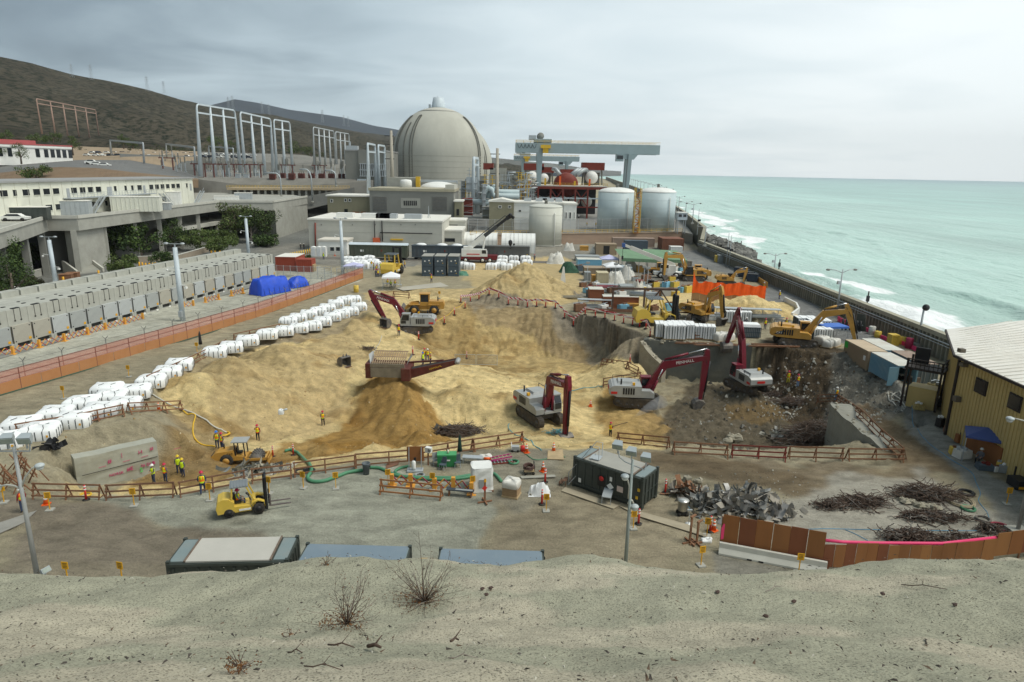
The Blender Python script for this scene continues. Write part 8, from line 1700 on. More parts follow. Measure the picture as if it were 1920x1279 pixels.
def Bv(label,px,py,w_,d,h,n,seed,mats):
 rr=random.Random(seed);p=at(px,py);t=Aa('metal_scrap',label,'scrap heap',p)
 for mi,mm in enumerate(mats):
  m=MB()
  for k in range(n//len(mats)):
   c=V_((rr.gauss(0,w_*.22),rr.gauss(0,d*.22),0));hh=h*max(.06,1-(2*c.x/w_)**2*.9-(2*c.y/d)**2*.9)*rr.random();e1=V_((rr.gauss(0,1),rr.gauss(0,1),rr.gauss(0,.55))).normalized();e2=e1.cross(V_((rr.gauss(0,1),rr.gauss(0,1),rr.gauss(0,1)))).normalized();L1,L2=rr.uniform(.2,.95),rr.uniform(.05,.26);nn=e1.cross(e2)*rr.uniform(-.5,.5);o_=c+V_((0,0,hh+.12));vs=[]
   for i in range(5):s_=i/4-.5;bend=nn*(4*s_*s_);vs+=[o_+e1*L1*s_*2-e2*L2+bend,o_+e1*L1*s_*2+e2*L2+bend*1.3]
   vs=[V_((v.x,v.y,max(v.z,.02)))for v in vs];m.add(vs,[(2*i,2*i+1,2*i+3,2*i+2)for i in range(4)])
  m.b(('metal_sheets','rusty_sheets','pale_offcuts')[mi],mm,t)
 return t
shm=mat('sheet_metal',(.22,.225,.215),.5,.25,1,.25,0,.4,(.14,.13,.11),1)
Bv('big heap of bent grey sheet metal above the plywood fence',1398,955,6.0,3.6,1.5,230,1,[shm,mat('sheet_pale',(.33,.32,.30),.45,.2,1,.2),mat('offcut',(.32,.29,.24),.8,.15,1)]);Bv('smaller heap of crumpled pale scrap left of the big sheet-metal heap',1330,945,3.0,2.4,1.0,60,2,[shm,mat('offcut',(1,1,1))]);Bv('low litter of timber and scrap right of the near dark container',1290,925,3.4,1.6,.4,40,3,[Bf,mat('offcut',(1,1,1))]);Bv('grey sheet scraps lying on the sand rebar heap',830,812,3.2,1.4,.7,20,4,[shm]);Bv('crushed grey scrap at the foot of the dark tangle below the right concrete wall',1470,822,4.0,2.2,.8,50,5,[shm,mat('rubble_pale',(1,1,1))]);Bv('broken concrete and pipes beside the compactor',480,888,5,1.8,.7,60,6,[Cv,shm]);Bv('black torn asphalt scraps on the left dirt bank',97,842,2.4,1.0,.25,26,7,[Ac])
for k in range(9):
 mb=MB();Gs(mb,(0,0,0),r.uniform(.22,.38),r);o=mb.b('boulder',Cv);o.location=at(1690+k*8.5,941+k*2.0+r.uniform(-2,2))+V_((0,0,.15));tag(o,'pale rock in the line below the longest rebar bundle, %s from the left'%ORD[k],'boulder','pale rocks below the longest rebar bundle')
kr=mat('k_rail',(.52,.51,.45),.9,.08,.6,0,0,.3,(.36,.34,.29),.5)
fp=[P(1350,1030),P(1540,1066),P(1640,1066),P(1760,1066),P(1860,1056),P(1935,1046)]
t=Aa('plywood_fence','brown plywood fence with a pink sheet along its top, lower right','fence',fp[0]);o_=fp[0]
seg=[(fp[0],fp[1],2.35,6),(fp[1],fp[2],1.55,5),(fp[2],fp[3],1.5,6),(fp[3],fp[4],1.55,4),(fp[4],fp[5],2.0,3),(fp[5],fp[5]+V_((5,1.5,0)),2.0,5)]
pls=[ply,ply2,mat('plywood_red',(.19,.065,.028),.75,.2,.35,0,0,.3,(.14,.06,.03),.4,(1,1,.25)),mat('plywood_mid',(.25,.105,.035),.75,.2,.35,0,0,.3,(.2,.09,.04),.4,(1,1,.25))]
for a,b,h,n in seg:
 a,b=a-o_,b-o_;u=(b-a).normalized()*.012
 for k in range(n):
  p,q=a.lerp(b,k/n)+u,a.lerp(b,(k+1)/n)-u;off=V_((0,-.02*(k%2),0));hh=h+ru(-.06,.06);lo=.5 if h>1.9 else.1
  MB().bar(p+off+V_((0,0,(lo+hh+.2)/2)),q+off+V_((0,0,(lo+hh+.2)/2)),.03,hh+.2-lo).b('panel',rnd.choice(pls),t)
  if k%2==0:MB().bar(p+V_((0,.1,0)),p+V_((0,.1,hh)),.09).b('stud',Bf,t)
m=MB();pv=[fp[1]-o_+V_((0,.08,1.95)),fp[1].lerp(fp[2],.35)-o_+V_((0,.1,1.82)),fp[2]-o_+V_((0,.12,1.74)),fp[3]-o_+V_((0,.12,1.71)),fp[4]-o_+V_((0,.12,1.78))]
m.tube(pv,.10,6);m.b('pink_cover',Gn,t);e=fp[0]-o_;m=MB();m.add([e+V_((-.05,-.06,.75)),e+V_((.35,-.06,.9)),e+V_((.62,-.07,1.25)),e+V_((.05,-.06,1.95)),e+V_((-.08,-.06,1.6))],[(0,1,2,3,4)]);m.b('pink_sheet',Gn,t)
MB().bar(fp[1].lerp(fp[0],.12)-o_+V_((0,-.09,.35)),fp[1].lerp(fp[0],-.06)-o_+V_((0,-.09,.35)),.03,.8).b('patch_panel',mat('plywood_red',(1,1,1)),t)
t=Aa('concrete_barrier','pale concrete barrier under the left end of the plywood fence','barrier',fp[0]+V_((-.2,-.35,0)),math.atan2(fp[1].y-fp[0].y,fp[1].x-fp[0].x));L_=(fp[1]-fp[0]).length+.3
MB().prism([(-.32,0),(.32,0),(.32,.12),(.12,.42),(.10,.75),(-.10,.75),(-.12,.42),(-.32,.12)],0,L_,'x').b('barrier',kr,t);m=MB()
for x in(1.9,2.6,L_-1.2):m.box((x*1.0,-.325,.06),(.3,.03,.1))
m.b('lifting_slot',Ac,t)
E1,E2=P(1803,667,8.0),P(1787,622,8.0)
t=Aa('metal_building','yellow-tan ribbed metal building with dark trim and a pale metal roof at the right edge','building',(E1.x,E1.y,0));base=[(-1.3,-34),(0,0),(E2.x-E1.x,E2.y-E1.y),(24,E2.y-E1.y),(24,-34)]
MB().prism(base,0,7.75,'z').b('wall',Dr,t);m=MB()
for(p,q)in((base[0],base[1]),(base[1],base[2])):
 p,q=V_(p),V_(q);l=(q-p).length;n_=V_((-(q-p).y,(q-p).x)).normalized();dd=(q-p).normalized()
 for k in range(int(l/.42)):c=p+dd*(k*.42+.2)+n_*.02;m.box((c.x,c.y,3.85),(.10,.07,7.7),math.atan2(dd.y,dd.x))
m.b('siding_rib',Dr,t)
Br=8.0;rdg=1.5;m=MB();ov=.5;W2=11
m.add([(-1.3-ov,-34,Br),(-ov,.2,Br),(E2.x-E1.x-.4,E2.y-E1.y+.6,Br+.1),(E2.x-E1.x+6,E2.y-E1.y+.6,Br+rdg*.7),(W2+4,E2.y-E1.y+.6,Br+rdg),(W2,-34,Br+rdg),(24,E2.y-E1.y+.6,Br),(24,-34,Br)],[(0,1,2,3,4,5),(5,4,6,7)])
rm=mat('standing_roof',(.74,.71,.64),.6,.06,.3,0,0,.35,(.44,.38,.29),.25);m.b('roof',rm,t);m=MB()
for k in range(60):
 y=-33.5+k*.82;x0=-1.3-ov+(34+y)/34*1.3 if y<.2 else-ov+(y-.2)/(E2.y-E1.y)*(E2.x-E1.x);z0=Br+.03
 if y<E2.y-E1.y:m.bar((x0+.1,y,z0+.02),(W2+.15*y*.05,y,Br+rdg+.02),.05,.06)
m.b('roof_seam',rm,t);m=MB();m.bar((-1.3-ov,-34,Br-.1),(-ov,.2,Br-.1),.2,.22);m.bar((-ov,.2,Br-.1),(E2.x-E1.x-.4,E2.y-E1.y+.6,Br),.2,.22);m.b('gutter',Am,t)
m=MB();m.bar((-.1,-.02,0),(-.1,-.02,7.7),.25,.2);m.b('corner_trim',Am,t)
def Bz(px,py,n0=V_((E1.x,E1.y,0)),d=V_((1.3,34,0)).normalized()):
 r_=ray(px,py);n=V_((d.y,-d.x,0));s_=(n0-V_((0,0,CZ))).dot(n)/r_.dot(n);p=V_((0,0,CZ))+r_*s_;return(p-n0).dot(d),p.z
fa=math.atan2(34,1.3)
for(x0,y0,x1,y1)in((1831,711,1850,739),(1890,740,1920,770)):
 s0,zt_=Bz(x0,y0);s1,zb_=Bz(x1,y1);sc,zc=(s0+s1)/2,(zt_+zb_)/2;dd=V_((1.3,34)).normalized();cxy=dd*sc
 f=MB().box((cxy.x-.06,cxy.y,zc),(1.55,.12,1.35),fa).b('window_frame',Am,t);MB().box((cxy.x-.10,cxy.y,zc),(1.3,.12,1.1),fa).b('pane',Aj,f)
for px,py,s_ in((1813,684,.35),(1800,748,.5),(1792,650,.35)):
 s0,z0=Bz(px,py);cxy=V_((1.3,34)).normalized()*min(s0,-.3);MB().box((cxy.x-.3,cxy.y,z0),(.5,.5,s_)).b('wall_lamp',mat('lamp_bronze',(.13,.11,.08),.6),t)
for px,w_,h in((1826,1.4,2.3),(1838,1.0,2.1),(1865,2.6,2.0)):
 s0,z0=Bz(px,820);cxy=V_((1.3,34)).normalized()*s0;MB().box((cxy.x-.06,cxy.y,h/2),(w_,.1,h),fa).b('plywood_patch',ply,t)
m=MB();m.bar((9.5,3,Br+1.5),(9.5,3,Br+2.1),.18);m.b('roof_vent',Am,t)
p=P(1752,775,0);t=Aa('timber_stair','dark timber outside stair and landing at the corner of the yellow building','stairs',p,R(48));zl=4.4;m=MB()
for x,y in((0,0),(0,3.2),(2.2,0),(2.2,3.2)):m.bar((x,y,0),(x,y,zl+1.0),.2)
m.b('post',Am,t);m=MB();m.box((1.1,1.6,zl),(2.6,3.6,.25));m.b('landing',Am,t);m=MB()
for z in(.5,1.0):
 m.bar((-.1,-.1,zl+z),(-.1,3.3,zl+z),.1);m.bar((-.1,-.1,zl+z),(2.3,-.1,zl+z),.1)
for y in np.arange(0,3.3,.4):m.bar((-.1,y,zl),(-.1,y,zl+1),.06)
m.b('railing',Am,t);m=MB()
m.box((1.1,3.5,zl-.4),(1.2,.32,.07))
m.b('tread',Am,t);MB().box((2.5,2.4,zl+.9),(.15,1.4,1.8)).b('door',Ac,t);MB().box((1.2,1.5,1.2),(1.9,2.6,2.3)).b('lean_to',Dr,t)
def Cd(label,p,rz,w_,d,h,m_,peak=.9,name='canopy_tent',flap=.3):
 t=Aa(name,label,'canopy',p,rz);m=MB();a,b=w_/2,d/2;m.add([(-a,-b,h),(a,-b,h),(a,b,h),(-a,b,h),(0,0,h+peak),(-a,-b,h-flap),(a,-b,h-flap),(a,b,h-flap),(-a,b,h-flap)],[(0,1,4),(1,2,4),(2,3,4),(3,0,4),(5,6,1,0),(6,7,2,1),(7,8,3,2),(8,5,0,3)]);m.b('cover',m_,t)
 for x in(-a,a):
  for y in(-b,b):MB().bar((x*.97,y*.97,0),(x*.97,y*.97,h),.06).b('leg',Ab,t)
 return t
cnb=mat('canopy_blue',(.055,.085,.24),.7,.06,1);cnw=mat('canopy_white',(.74,.75,.76),.7,.04,1)
Cd('white pop-up canopy over resting workers in the far yard',P(734,541),R(8),3.6,3.6,2.6,cnw);Cd('dark blue pop-up canopy beside the yellow building',P(1839,862),R(58),3.0,3.0,2.4,cnb,.65,'canopy_tent',.15);Cd('small white pop-up canopy among the tan containers',P(1147,520),R(5),4.0,4.0,2.8,cnw);Cd('pale lilac pop-up canopy behind the small white one',P(1141,503),0,4.6,4,2.6,mat('canopy_lilac',(.50,.50,.70),.7));Cd('flat blue canopy under the reaching yellow excavator arm',P(1558,633),R(10),3.8,2.6,2.0,mat('canopy_bright_blue',(.06,.16,.50),.7),.1);Cd('blue-grey canopy by the far mast behind the fence end',P(664,515),0,4.2,3,2.2,mat('canopy_lilac',(1,1,1)),.7)
for px,py,lb,hc,v in((727,535,'worker sitting under the white canopy, left one','red',1),(733,538,'worker sitting under the white canopy, middle one','yellow',2),(741,537,'worker sitting under the white canopy, right one','red',1)):Dj(lb,P(px,py),R(180),kind='sit',vest=v,hatc=hc)
for px,py,lb in((727,538,'folding table under the white canopy'),(745,540,'grey bench under the right side of the white canopy')):t=Aa('folding_table',lb,'table',P(px,py),0);MB().box((0,0,.74),(1.8,.7,.05)).b('tabletop',Ab,t);m=[MB().bar((x,y,0),(x,y,.72),.04).b('leg',Ab,t)for x in(-.8,.8)for y in(-.3,.3)]
grn=mat('awning_green',(.16,.27,.16),.8,.12,.5,0,0,.3,(.12,.18,.11),.4)
for px0,px1,pyt,pyb,lb in((1164,1228,468,485,'left half of the large green awning over the work yard'),(1212,1282,466,485,'right half of the large green awning over the work yard')):
 a,b=P(px0,pyb+26,0),P(px1,pyb+26,0);w_=(b-a).length;t=Aa('awning',lb,'awning',a,R(-3)if'left' in lb else R(-9));h=3.6;m=MB();m.add([(0,0,h),(w_,0,h-.2),(w_-2,9,h+1.1),(-1,9,h+1.2),(0,0,h-.8),(w_,0,h-1.0)],[(0,1,2,3),(4,5,1,0)]);m.b('cover',grn,t)
 for x in(.2,w_/2,w_-.2):MB().bar((x,.3,0),(x,.3,h-.3),.15).b('post',Ab,t);MB().bar((x*.9,8.5,0),(x*.9,8.5,h+1),.15).b('post',Ab,t)
yard=[('tan container with a dark doorway behind the green hose heap',1118,1155,458,478,4,Dk,1),('long dusty pink container along the foot of the block wall',1150,1225,447,463,3,mat('pinkish_container',(.33,.245,.195),.8,.1,.4),0),('dark slate generator container before the dusty pink one',1172,1213,452,470,3,Bn,0),('brown steel container with a flat grey roof by the sea wall bend',1242,1280,448,470,7,Gz,0),('small white shed in front of the brown steel container',1258,1279,463,474,3,Ad,0),('bright blue container with a pale roof among the far yard boxes',1083,1127,487,505,4,mat('sky_container',(.20,.45,.60),.6,.06,.5,0,0,.2,(.3,.3,.26),.5),0),('long pale container behind the bright blue one',1080,1124,481,490,4,Af,0),('tan container before the bright blue one',1096,1143,503,517,4,Dk,0),('pale grey-blue box shed right of the tan container',1158,1184,502,520,4,mat('greyblue_box',(.36,.42,.44),.6,.08,.5),0),('grey box cabinet left of the pale grey-blue shed',1147,1159,502,520,2,Af,0),('cream-coloured box container standing before the tan ones',1119,1140,512,536,3,Ha,0),('small grey cabinet left of the cream box',1096,1107,511,527,2,Af,0),('orange-yellow crate left of the cream box',1110,1119,517,532,2,mat('crate_orange',(.50,.27,.06),.7),0),('orange-yellow crate right of the cream box',1139,1149,516,530,2,mat('crate_orange',(1,1,1)),0),('rust-brown plywood box with a pale lid behind the striped tape',1105,1131,543,566,3,mat('rust_ply',(.24,.085,.04),.8,.15,.5),0),('long low rust-brown plywood hoarding right of the pale-lidded box',1131,1196,557,580,2,mat('rust_ply',(1,1,1)),0),('grey cabinet with a white cover behind the plywood hoarding',1163,1188,537,556,3,Af,0),('dark red upright cabinet beside the brown loose bucket',1194,1206,527,542,2,As,0),('orange steel box at the right end of the plywood hoarding',1176,1197,570,582,2,mat('crate_orange',(1,1,1)),0),('orange crate behind the white crane truck',1195,1206,500,511,2,mat('crate_orange',(1,1,1)),0),('yellow cabinet against the sea wall, left of the grey one',1342,1350,480,492,1.5,Ap,0),('grey cabinet against the sea wall beside the yellow one',1347,1358,479,493,2,Af,0),('grey box at the near end of the dark blue bins',1409,1420,513,524,2,Af,0),('grey electrical box behind the sheet-pile wall lamp',1320,1327,466,474,1.5,Af,0),('purple-lidded grey box behind the far pallet row',1300,1316,587,597,1.5,Af,0),('dark grey bin box behind the large yellow forklift',1265,1275,589,598,1.5,Bn,0),('tall dark slatted crate stack under the awning edge',1276,1296,490,506,3,mat('pallet_grey',(.20,.18,.15),.9),0),('yellow upright cabinet by the corner of the yellow building',1729,1744,729,758,1.2,Ap,0),('yellow upright cabinet by the sea wall behind the containers',1670,1684,629,650,1.2,Ap,0),('orange gas box by the far white canopy',1088,1103,462,470,2,mat('crate_orange',(1,1,1)),0)]
for lb,x0,x1,yt,yb,dp,m_,dr_ in yard:Hs(lb,x0,x1,yt,yb,dp,m_,(Cu if'pale' in lb and'roof' in lb or'lid' in lb else None),0,0,'cabinet' if'cabinet' in lb else'crate' if'crate' in lb else'container','cabinet' if'cabinet' in lb else'crate' if'crate' in lb else'container','plywood' not in lb,bool(dr_))
for k in range(4):t=Aa('waste_bin','dark blue wheeled bin along the sea wall, %s from the far end'%ORD[k],'bin',P(1386+k*8.5,515+k*4.3),R(-35),'dark blue bins along the sea wall');MB().box((0,0,.9),(2.2,1.8,1.6),0,0,1.08).b('body',mat('bin_blue',(.03,.05,.085),.5,.15,1),t);MB().box((0,.1,1.76),(2.4,2.0,.12)).b('lid',Ac,t);[MB().cyl((x,-.8,.12),(x,-.7,.12),.12,None,8).b('wheel',Bb,t)for x in(-.9,.9)]
for cn,m_ in(('blue',mat('sky_container',(1,1,1))),('white',Ad),('rusty',Ck),('yellow',Ap),('dark',Bn),('grey',Af)):
 for k in range(9):
  t=Aa('yard_crate',cn+' small crate in the clutter of the far machine yard','crate',P(ru(1085,1290),rnd.choice((508,527,538,548,556,583))),rnd.random(),cn+' crates of the far machine yard');s=ru(.6,1.4);MB().box((0,0,s*.5),(s*1.5,s,s)).b('box',m_,t);m=MB();m.bar((-s,0,s*1.05),(s*1.2,.2,s*1.25),.12);m.box((.2,0,s*1.1),(.5,.4,.25));m.b('load',rnd.choice((Ab,Bf,Ck)),t)
for k,px in enumerate((1100,1152,1176,1205,1212)):t=Aa('yard_mast','thin grey mast in the far machine yard, %s from the left'%ORD[k],'mast',P(px,545+k*3));MB().cyl((0,0,0),(0,0,6),.07,.05,6).b('pole',Ab,t);MB().box((0,0,5.8),(.8,.3,.4)).b('lamp',Af,t)
def Cj(label,px,py,w_,d,h,m_,seed,name='covered_heap',z=0):
 t=Aa(name,label,'heap',at(px,py));n=16;X,Yg=np.meshgrid(np.linspace(-1,1,n),np.linspace(-1,1,n));rr2=np.hypot(X,Yg);H=h*np.clip(1.25*(1-rr2**2.6),0,1)*(1+fbm(X*2+7,Yg*2+7,seed,4)*.9);v=np.c_[(X*w_/2).ravel(),(Yg*d/2).ravel(),np.maximum(H,0).ravel()];ii=np.arange(n*n).reshape(n,n);f=np.c_[ii[:-1,:-1].ravel(),ii[:-1,1:].ravel(),ii[1:,1:].ravel(),ii[1:,:-1].ravel()]
 me=Bk('cover',v,f,False);me.materials.append(m_);o=bpy.data.objects.new('cover',me);C.objects.link(o);o.parent=t;m=MB()
 for k in range(5):a=k*1.26;m.box((cos(a)*w_*.42,sin(a)*d*.42,.08),(.3,.2,.16),a)
 m.b('weight',Ba,t)
Cj('white plastic sheet heap before the green hose pile',1042,494,5,3,2.0,At,1);Cj('white plastic covered heap left of the pale grey-blue shed',1153,530,4.5,3,2.2,At,2);Cj('white plastic covered heap in front of the pale grey-blue shed',1176,524,4,3,2.4,At,3);Cj('crumpled white plastic heap behind the orange crate',1183,506,4,3,2.2,At,4);Cj('white plastic covered heap at the right of the grey cabinet',1194,553,3,2,2.4,At,5);Cj('green tarpaulin heap at the end of the stacked waste boxes',866,516,3.2,2,.8,mat('tarp_green',(.07,.20,.13),.6),6);Cj('dark green hose and net heap in the far yard',1067,510,5,4,1.9,mat('net_green',(.03,.085,.05),.8,.4,2),7);Cj('white plastic heap at the foot of the block wall',1067,470,3.5,2,2.0,At,8);Cj('low white sack on the ground behind the large yellow forklift',1295,599,1.8,1.3,.9,Bx,9);Cj('crumpled white bag on the near dirt beside the cling-wrapped pallet',1011,925,1.7,1.2,.95,Bx,10);Cj('white plastic heap beside the tan container of the far yard',1116,475,3.4,2,1.4,At,11)
for px,py,w_,m_,lb in((1290,580,9,Ab,'stack of grey pipes behind the large yellow forklift'),(1400,596,12,Ab,'long pale trestle table before the right sand heap'),(1340,590,16,Ck,'long rusty beam lying behind the far pallet row'),(1370,648,18,Ck,'long rust-brown beam along the top of the dark concrete wall'),(1450,650,8,Bf,'long plank left of the yellow excavator tracks'),(1330,545,5,Ck,'rusty steel offcuts before the orange screen'),(1262,547,6,Cv,'broken concrete heap before the arched-boom excavator'),(1150,585,12,Ck,'long rusty pipe at the foot of the plywood hoarding'),(1115,578,7,Ab,'grey pipe frame at the left end of the plywood hoarding'),(1066,560,5,Cv,'white pipe offcuts right of the far sand heap'),(1160,548,10,Ab,'jumble of grey frames behind the plywood hoarding'),(1130,540,8,mat('pink_coil',(.42,.12,.15),.7),'jumble of pink hoses before the cream box')):
 rr=random.Random(int(px));t=Aa('pipe_stack',lb,'pipes',at(px,py),rr.uniform(-.12,.05));
 for k in range(6):m=MB();y=rr.uniform(-.8,.8);z=rr.uniform(.08,.5)if'beam' not in lb and'plank' not in lb else.12+.02*k;l=w_*rr.uniform(.6,1);m.bar((-l/2+rr.uniform(-.5,.5),y,z),(l/2,y+rr.uniform(-.4,.4),z+rr.uniform(-.05,.25)),.16);m.b('pipe',m_,t)
 if'table' in lb or'frame' in lb:
  for x in np.linspace(-w_/2.4,w_/2.4,5):MB().bar((x,0,0),(x,0,1.6),.09).b('leg',m_,t)
  MB().box((0,0,1.6),(w_*.9,1.3,.1)).b('top',m_,t)
t=Aa('lattice_gantry','brown steel lattice frame standing behind the large yellow forklift','frame',P(1190,588));m=MB();m.bar((-4,0,0),(-4,0,4.4),.3);m.bar((1.5,0,0),(1.5,0,4.4),.3);m.bar((7,0,0),(7,0,4.4),.3);m.bar((-4.3,0,4.4),(7.3,0,4.4),.35);m.bar((1.5,0,.4),(4.2,0,4.3),.22);m.bar((4.2,0,4.3),(7,0,.4),.22);m.b('frame',mat('frame_brown',(.10,.06,.045),.8),t);MB().cyl((-1,.5,3.4),(4,.5,3.4),.45,None,12).b('pipe',Ab,t)
for k,(px,py,w_,lb)in enumerate([(788,535,22,'row of flat pale steel plates on the far yard')]):
 a,b,c,d_=P(740,540),P(826,530),P(842,537),P(756,545);o=MB().prism([(p.x,p.y)for p in(a,d_,c,b)],.015,.05,'z').b('steel_plate',mat('road_plate',(.40,.37,.30),.8,.1,.3));tag(o,lb,'plate')
a,b=P(1060,515),P(1056,545);t=Aa('white_tank','slim white bent sheet standing right of the far sand heap','sheet',P(1054,546));MB().prism([(-.4,0),(.4,0),(.6,2.2),(.3,5),(0,5.1),(-.4,2.4)],-.1,.1).b('sheet',Ad,t);MB().box((0,0,.1),(1.2,.8,.2)).b('base',Ba,t)
t=Aa('plastic_panel_fence','two clear chain-link panels standing on the pit floor at the conveyor tip','fence',at(853,684));
for k in range(2):m=MB();x=k*3.2;m.bar((x,0,0),(x,0,1.6),.06);m.bar((x+3,0,0),(x+3,0,1.6),.06);m.bar((x,0,1.6),(x+3,0,1.6),.05);m.bar((x,0,.1),(x+3,0,.1),.05);m.b('frame',Ab,t);MB().quad((x,0,.1),(x+3,0,.1),(x+3,0,1.6),(x,0,1.6)).b('wire_mesh',Ct,t)
t=Aa('orange_screen','plywood hoarding topped by a bright orange net before the right sand heap','screen',P(1296,568));d_=P(1432,577)-P(1296,568);L_=d_.length;t.rotation_euler.z=math.atan2(d_.y,d_.x)
for k in range(9):MB().box((L_*(k+.5)/9,-.03*(k%2),1.15),(L_/9-.02,.06,2.3)).b('panel',rnd.choice([mat('hoard_a',(.30,.17,.075),.8,.15,.5),mat('hoard_b',(.36,.22,.11),.8,.15,.5)]),t)
m=MB();n=24;rr=random.Random(2);tops=[2.9+rr.uniform(-.2,.35)+(1.6 if i==0 else 0)for i in range(n+1)]
for i in range(n):x0_,x1_=L_*i/n,L_*(i+1)/n;m.add([(x0_,-.12,1.9+.15*sin(i)),(x1_,-.12,1.9+.15*sin(i+1)),(x1_,-.05+.15*sin(i*2.1+2),tops[i+1]+1.2),(x0_,-.05+.15*sin(i*2.1),tops[i]+1.2)],[(0,1,2,3)])
m.b('orange_net',mat('net_orange',(.92,.12,.01),.6,.1,1),t)
for k in range(7):MB().bar((L_*k/6,.1,0),(L_*k/6,.1,3.9),.1).b('post',Bf,t)
a,b,c=P(1465,600),P(1497,590),P(1484,570)
t=Aa('white_barrier','low white barrier curving round the right sand heap','barrier',a);pts=[P(1484,598)-a,P(1497,588)-a,P(1492,577)-a,P(1470,566)-a];m=MB()
for p,q in zip(pts[:-1],pts[1:]):m.bar(p+V_((0,0,.5)),q+V_((0,0,.5)),.3,1.0)
m.b('wall',Ad,t);MB().bar(pts[0]+V_((0,0,1.03)),pts[1]+V_((0,0,1.03)),.36,.06).b('cap',Ad,t)
for px0,py0,px1,py1,h,m_,lb in((1470,542,1516,562,2.0,mat('hoard_pinkish',(.40,.25,.17),.8,.1,.5),'pinkish plywood sheets leaning along the sea wall'),(1412,523,1438,540,1.2,mat('crate_orange',(1,1,1)),'orange-yellow skip wall beside the orange screen'),(1570,604,1600,617,1.0,Gn,'pink plastic wrapped bundle along the sea wall, left piece'),(1615,618,1680,650,.7,Gn,'long low pink plastic strip along the foot of the sea wall'),(1690,648,1740,672,.8,Gn,'pink plastic strip along the sea wall behind the containers')):
 a,b=P(px0,py0),P(px1,py1);d_=b-a;t=Aa('sheet_strip',lb,'sheet',a,math.atan2(d_.y,d_.x));m=MB();n=8
 for k in range(n):m.box((d_.length*(k+.5)/n,.05*(k%2),h/2),(d_.length/n*.98,.12,h*ru(.8,1.05)))
 m.b('sheet',m_,t);MB().bar((0,.2,.05),(d_.length,.2,.05),.12).b('foot_rail',Bf,t)
for px,py,h,m_,lb in((1637,612,1.8,Ad,'white water tank by the sea wall behind the bucket'),(1634,628,1.4,At,'white sheeted drum by the sea wall'),(1645,634,1.1,Ap,'yellow drum by the pink strip at the sea wall'),(1356,492,1.4,Ap,'yellow drum at the foot of the camera masts'),(668,548,1.4,Ap,'yellow drum at the far end of the white bag rows'),(1691,647,1.3,Ap,'yellow hydrant behind the white-topped container'),(1703,655,1.7,mat('hydrant_red',(.30,.02,.06),.5),'maroon hydrant behind the slate container')):
 t=Aa('drum',lb,'drum',P(px,py));MB().lathe([(.45,0),(.5,.05),(.5,h*.45),(.53,h*.5),(.5,h*.55),(.5,h*.95),(.42,h)],14).b('drum',m_,t);MB().cyl((.15,0,h),(.15,0,h+.12),.1,None,8).b('cap',Ae,t)
t=Aa('cable_drums','dark bundle of gas bottles on a rack by the sea wall','gas bottles',P(1594,622),R(-35))
for k in range(6):MB().cyl((-1.2+k*.5,0,.2),(-1.2+k*.5,0,1.9),.2,.17,8).b('bottle',Ac,t)
m=MB();m.box((.05,0,.1),(3.2,.8,.2));m.box((.05,.35,1.2),(3.2,.08,.1));m.b('rack',Ab,t)
MB_=MB().box((0,0,1.5),(1.6,.1,3.0),0,0,.8,.25);o=MB_.b('leaning_plate',mat('plate_dark',(.10,.105,.09),.8));o.location=P(1612,622)+V_((0,0,.0));o.rotation_euler.z=R(-50);tag(o,'dark steel plate leaning on the sea wall beside the gas bottles','plate')
def Cg(label,pts,r,m_,cat='hose',name='hose'):
 w_=[at(a,b)+V_((0,0,r*.9))for a,b in pts];sm=[]
 for i in range(len(w_)-1):
  p0,p1,p2,p3=w_[max(i-1,0)],w_[i],w_[i+1],w_[min(i+2,len(w_)-1)]
  for k in range(6):s_=k/6;q=.5*((2*p1)+(p2-p0)*s_+(2*p0-5*p1+4*p2-p3)*s_**2+(3*p1-p0-3*p2+p3)*s_**3);q.z=max(q.z,hz(q.x,q.y)+r*.8);sm.append(q)
 sm.append(w_[-1]);return tag(MB().tube(sm,r,7).b(name,m_),label,cat)
hg=mat('hose_green2',(.075,.23,.125),.55,.1,2)
Cg('thick green hose winding from the pit edge to the grey bin',[(534,848),(548,846),(562,855),(572,865),(583,878),(583,888),(577,898),(585,905),(605,905),(630,897),(655,888),(684,884)],.15,hg);Cg('thick green hose running from the grey bin behind the orange-brown barricade',[(694,879),(712,880),(730,888),(745,894),(770,897),(805,898),(850,898),(884,893)],.13,hg);Cg('second green hose curving from the pump board to the white wrapped crate',[(768,876),(750,880),(741,888),(760,896),(810,901),(860,900),(886,895)],.12,hg);Cg('green hose end leaving the white wrapped crate to the right',[(922,889),(930,893),(940,905)],.13,hg)
Cg('yellow hose trailing down the left sand bank to the compactor',[(341,768),(352,778),(366,779),(362,800),(364,820),(378,834),(404,838)],.07,yel);Cg('pale grey pipe running down the left sand bank',[(268,725),(285,740),(330,765),(365,777),(400,800),(425,812)],.08,Av);Cg('pale coiled hose by the corner of the yellow building',[(1722,727),(1735,742),(1745,752),(1728,757),(1705,748),(1690,742),(1680,737),(1672,748),(1690,762),(1698,765),(1688,750),(1675,741),(1664,735),(1668,752),(1680,762)],.06,Av);Cg('thin green hose from the pit entrance cones to the plywood sheet',[(982,849),(1000,862),(1020,862),(1045,855),(1060,858)],.04,hg)
Cg('teal hose on the sand before the long-sticked excavator',[(955,795),(953,803),(965,815),(985,823),(1000,835),(1015,845)],.05,mat('teal_rope',(1,1,1)));Cg('teal hose trail behind the long-sticked excavator',[(1060,736),(1075,733),(1090,729),(1110,727),(1130,725)],.05,mat('teal_rope',(1,1,1)));Cg('thin pale hose over the left far bank',[(695,668),(705,655),(712,642),(716,630)],.05,Av)
bluep=mat('blue_marker',(.09,.27,.42),.7,.2,1)
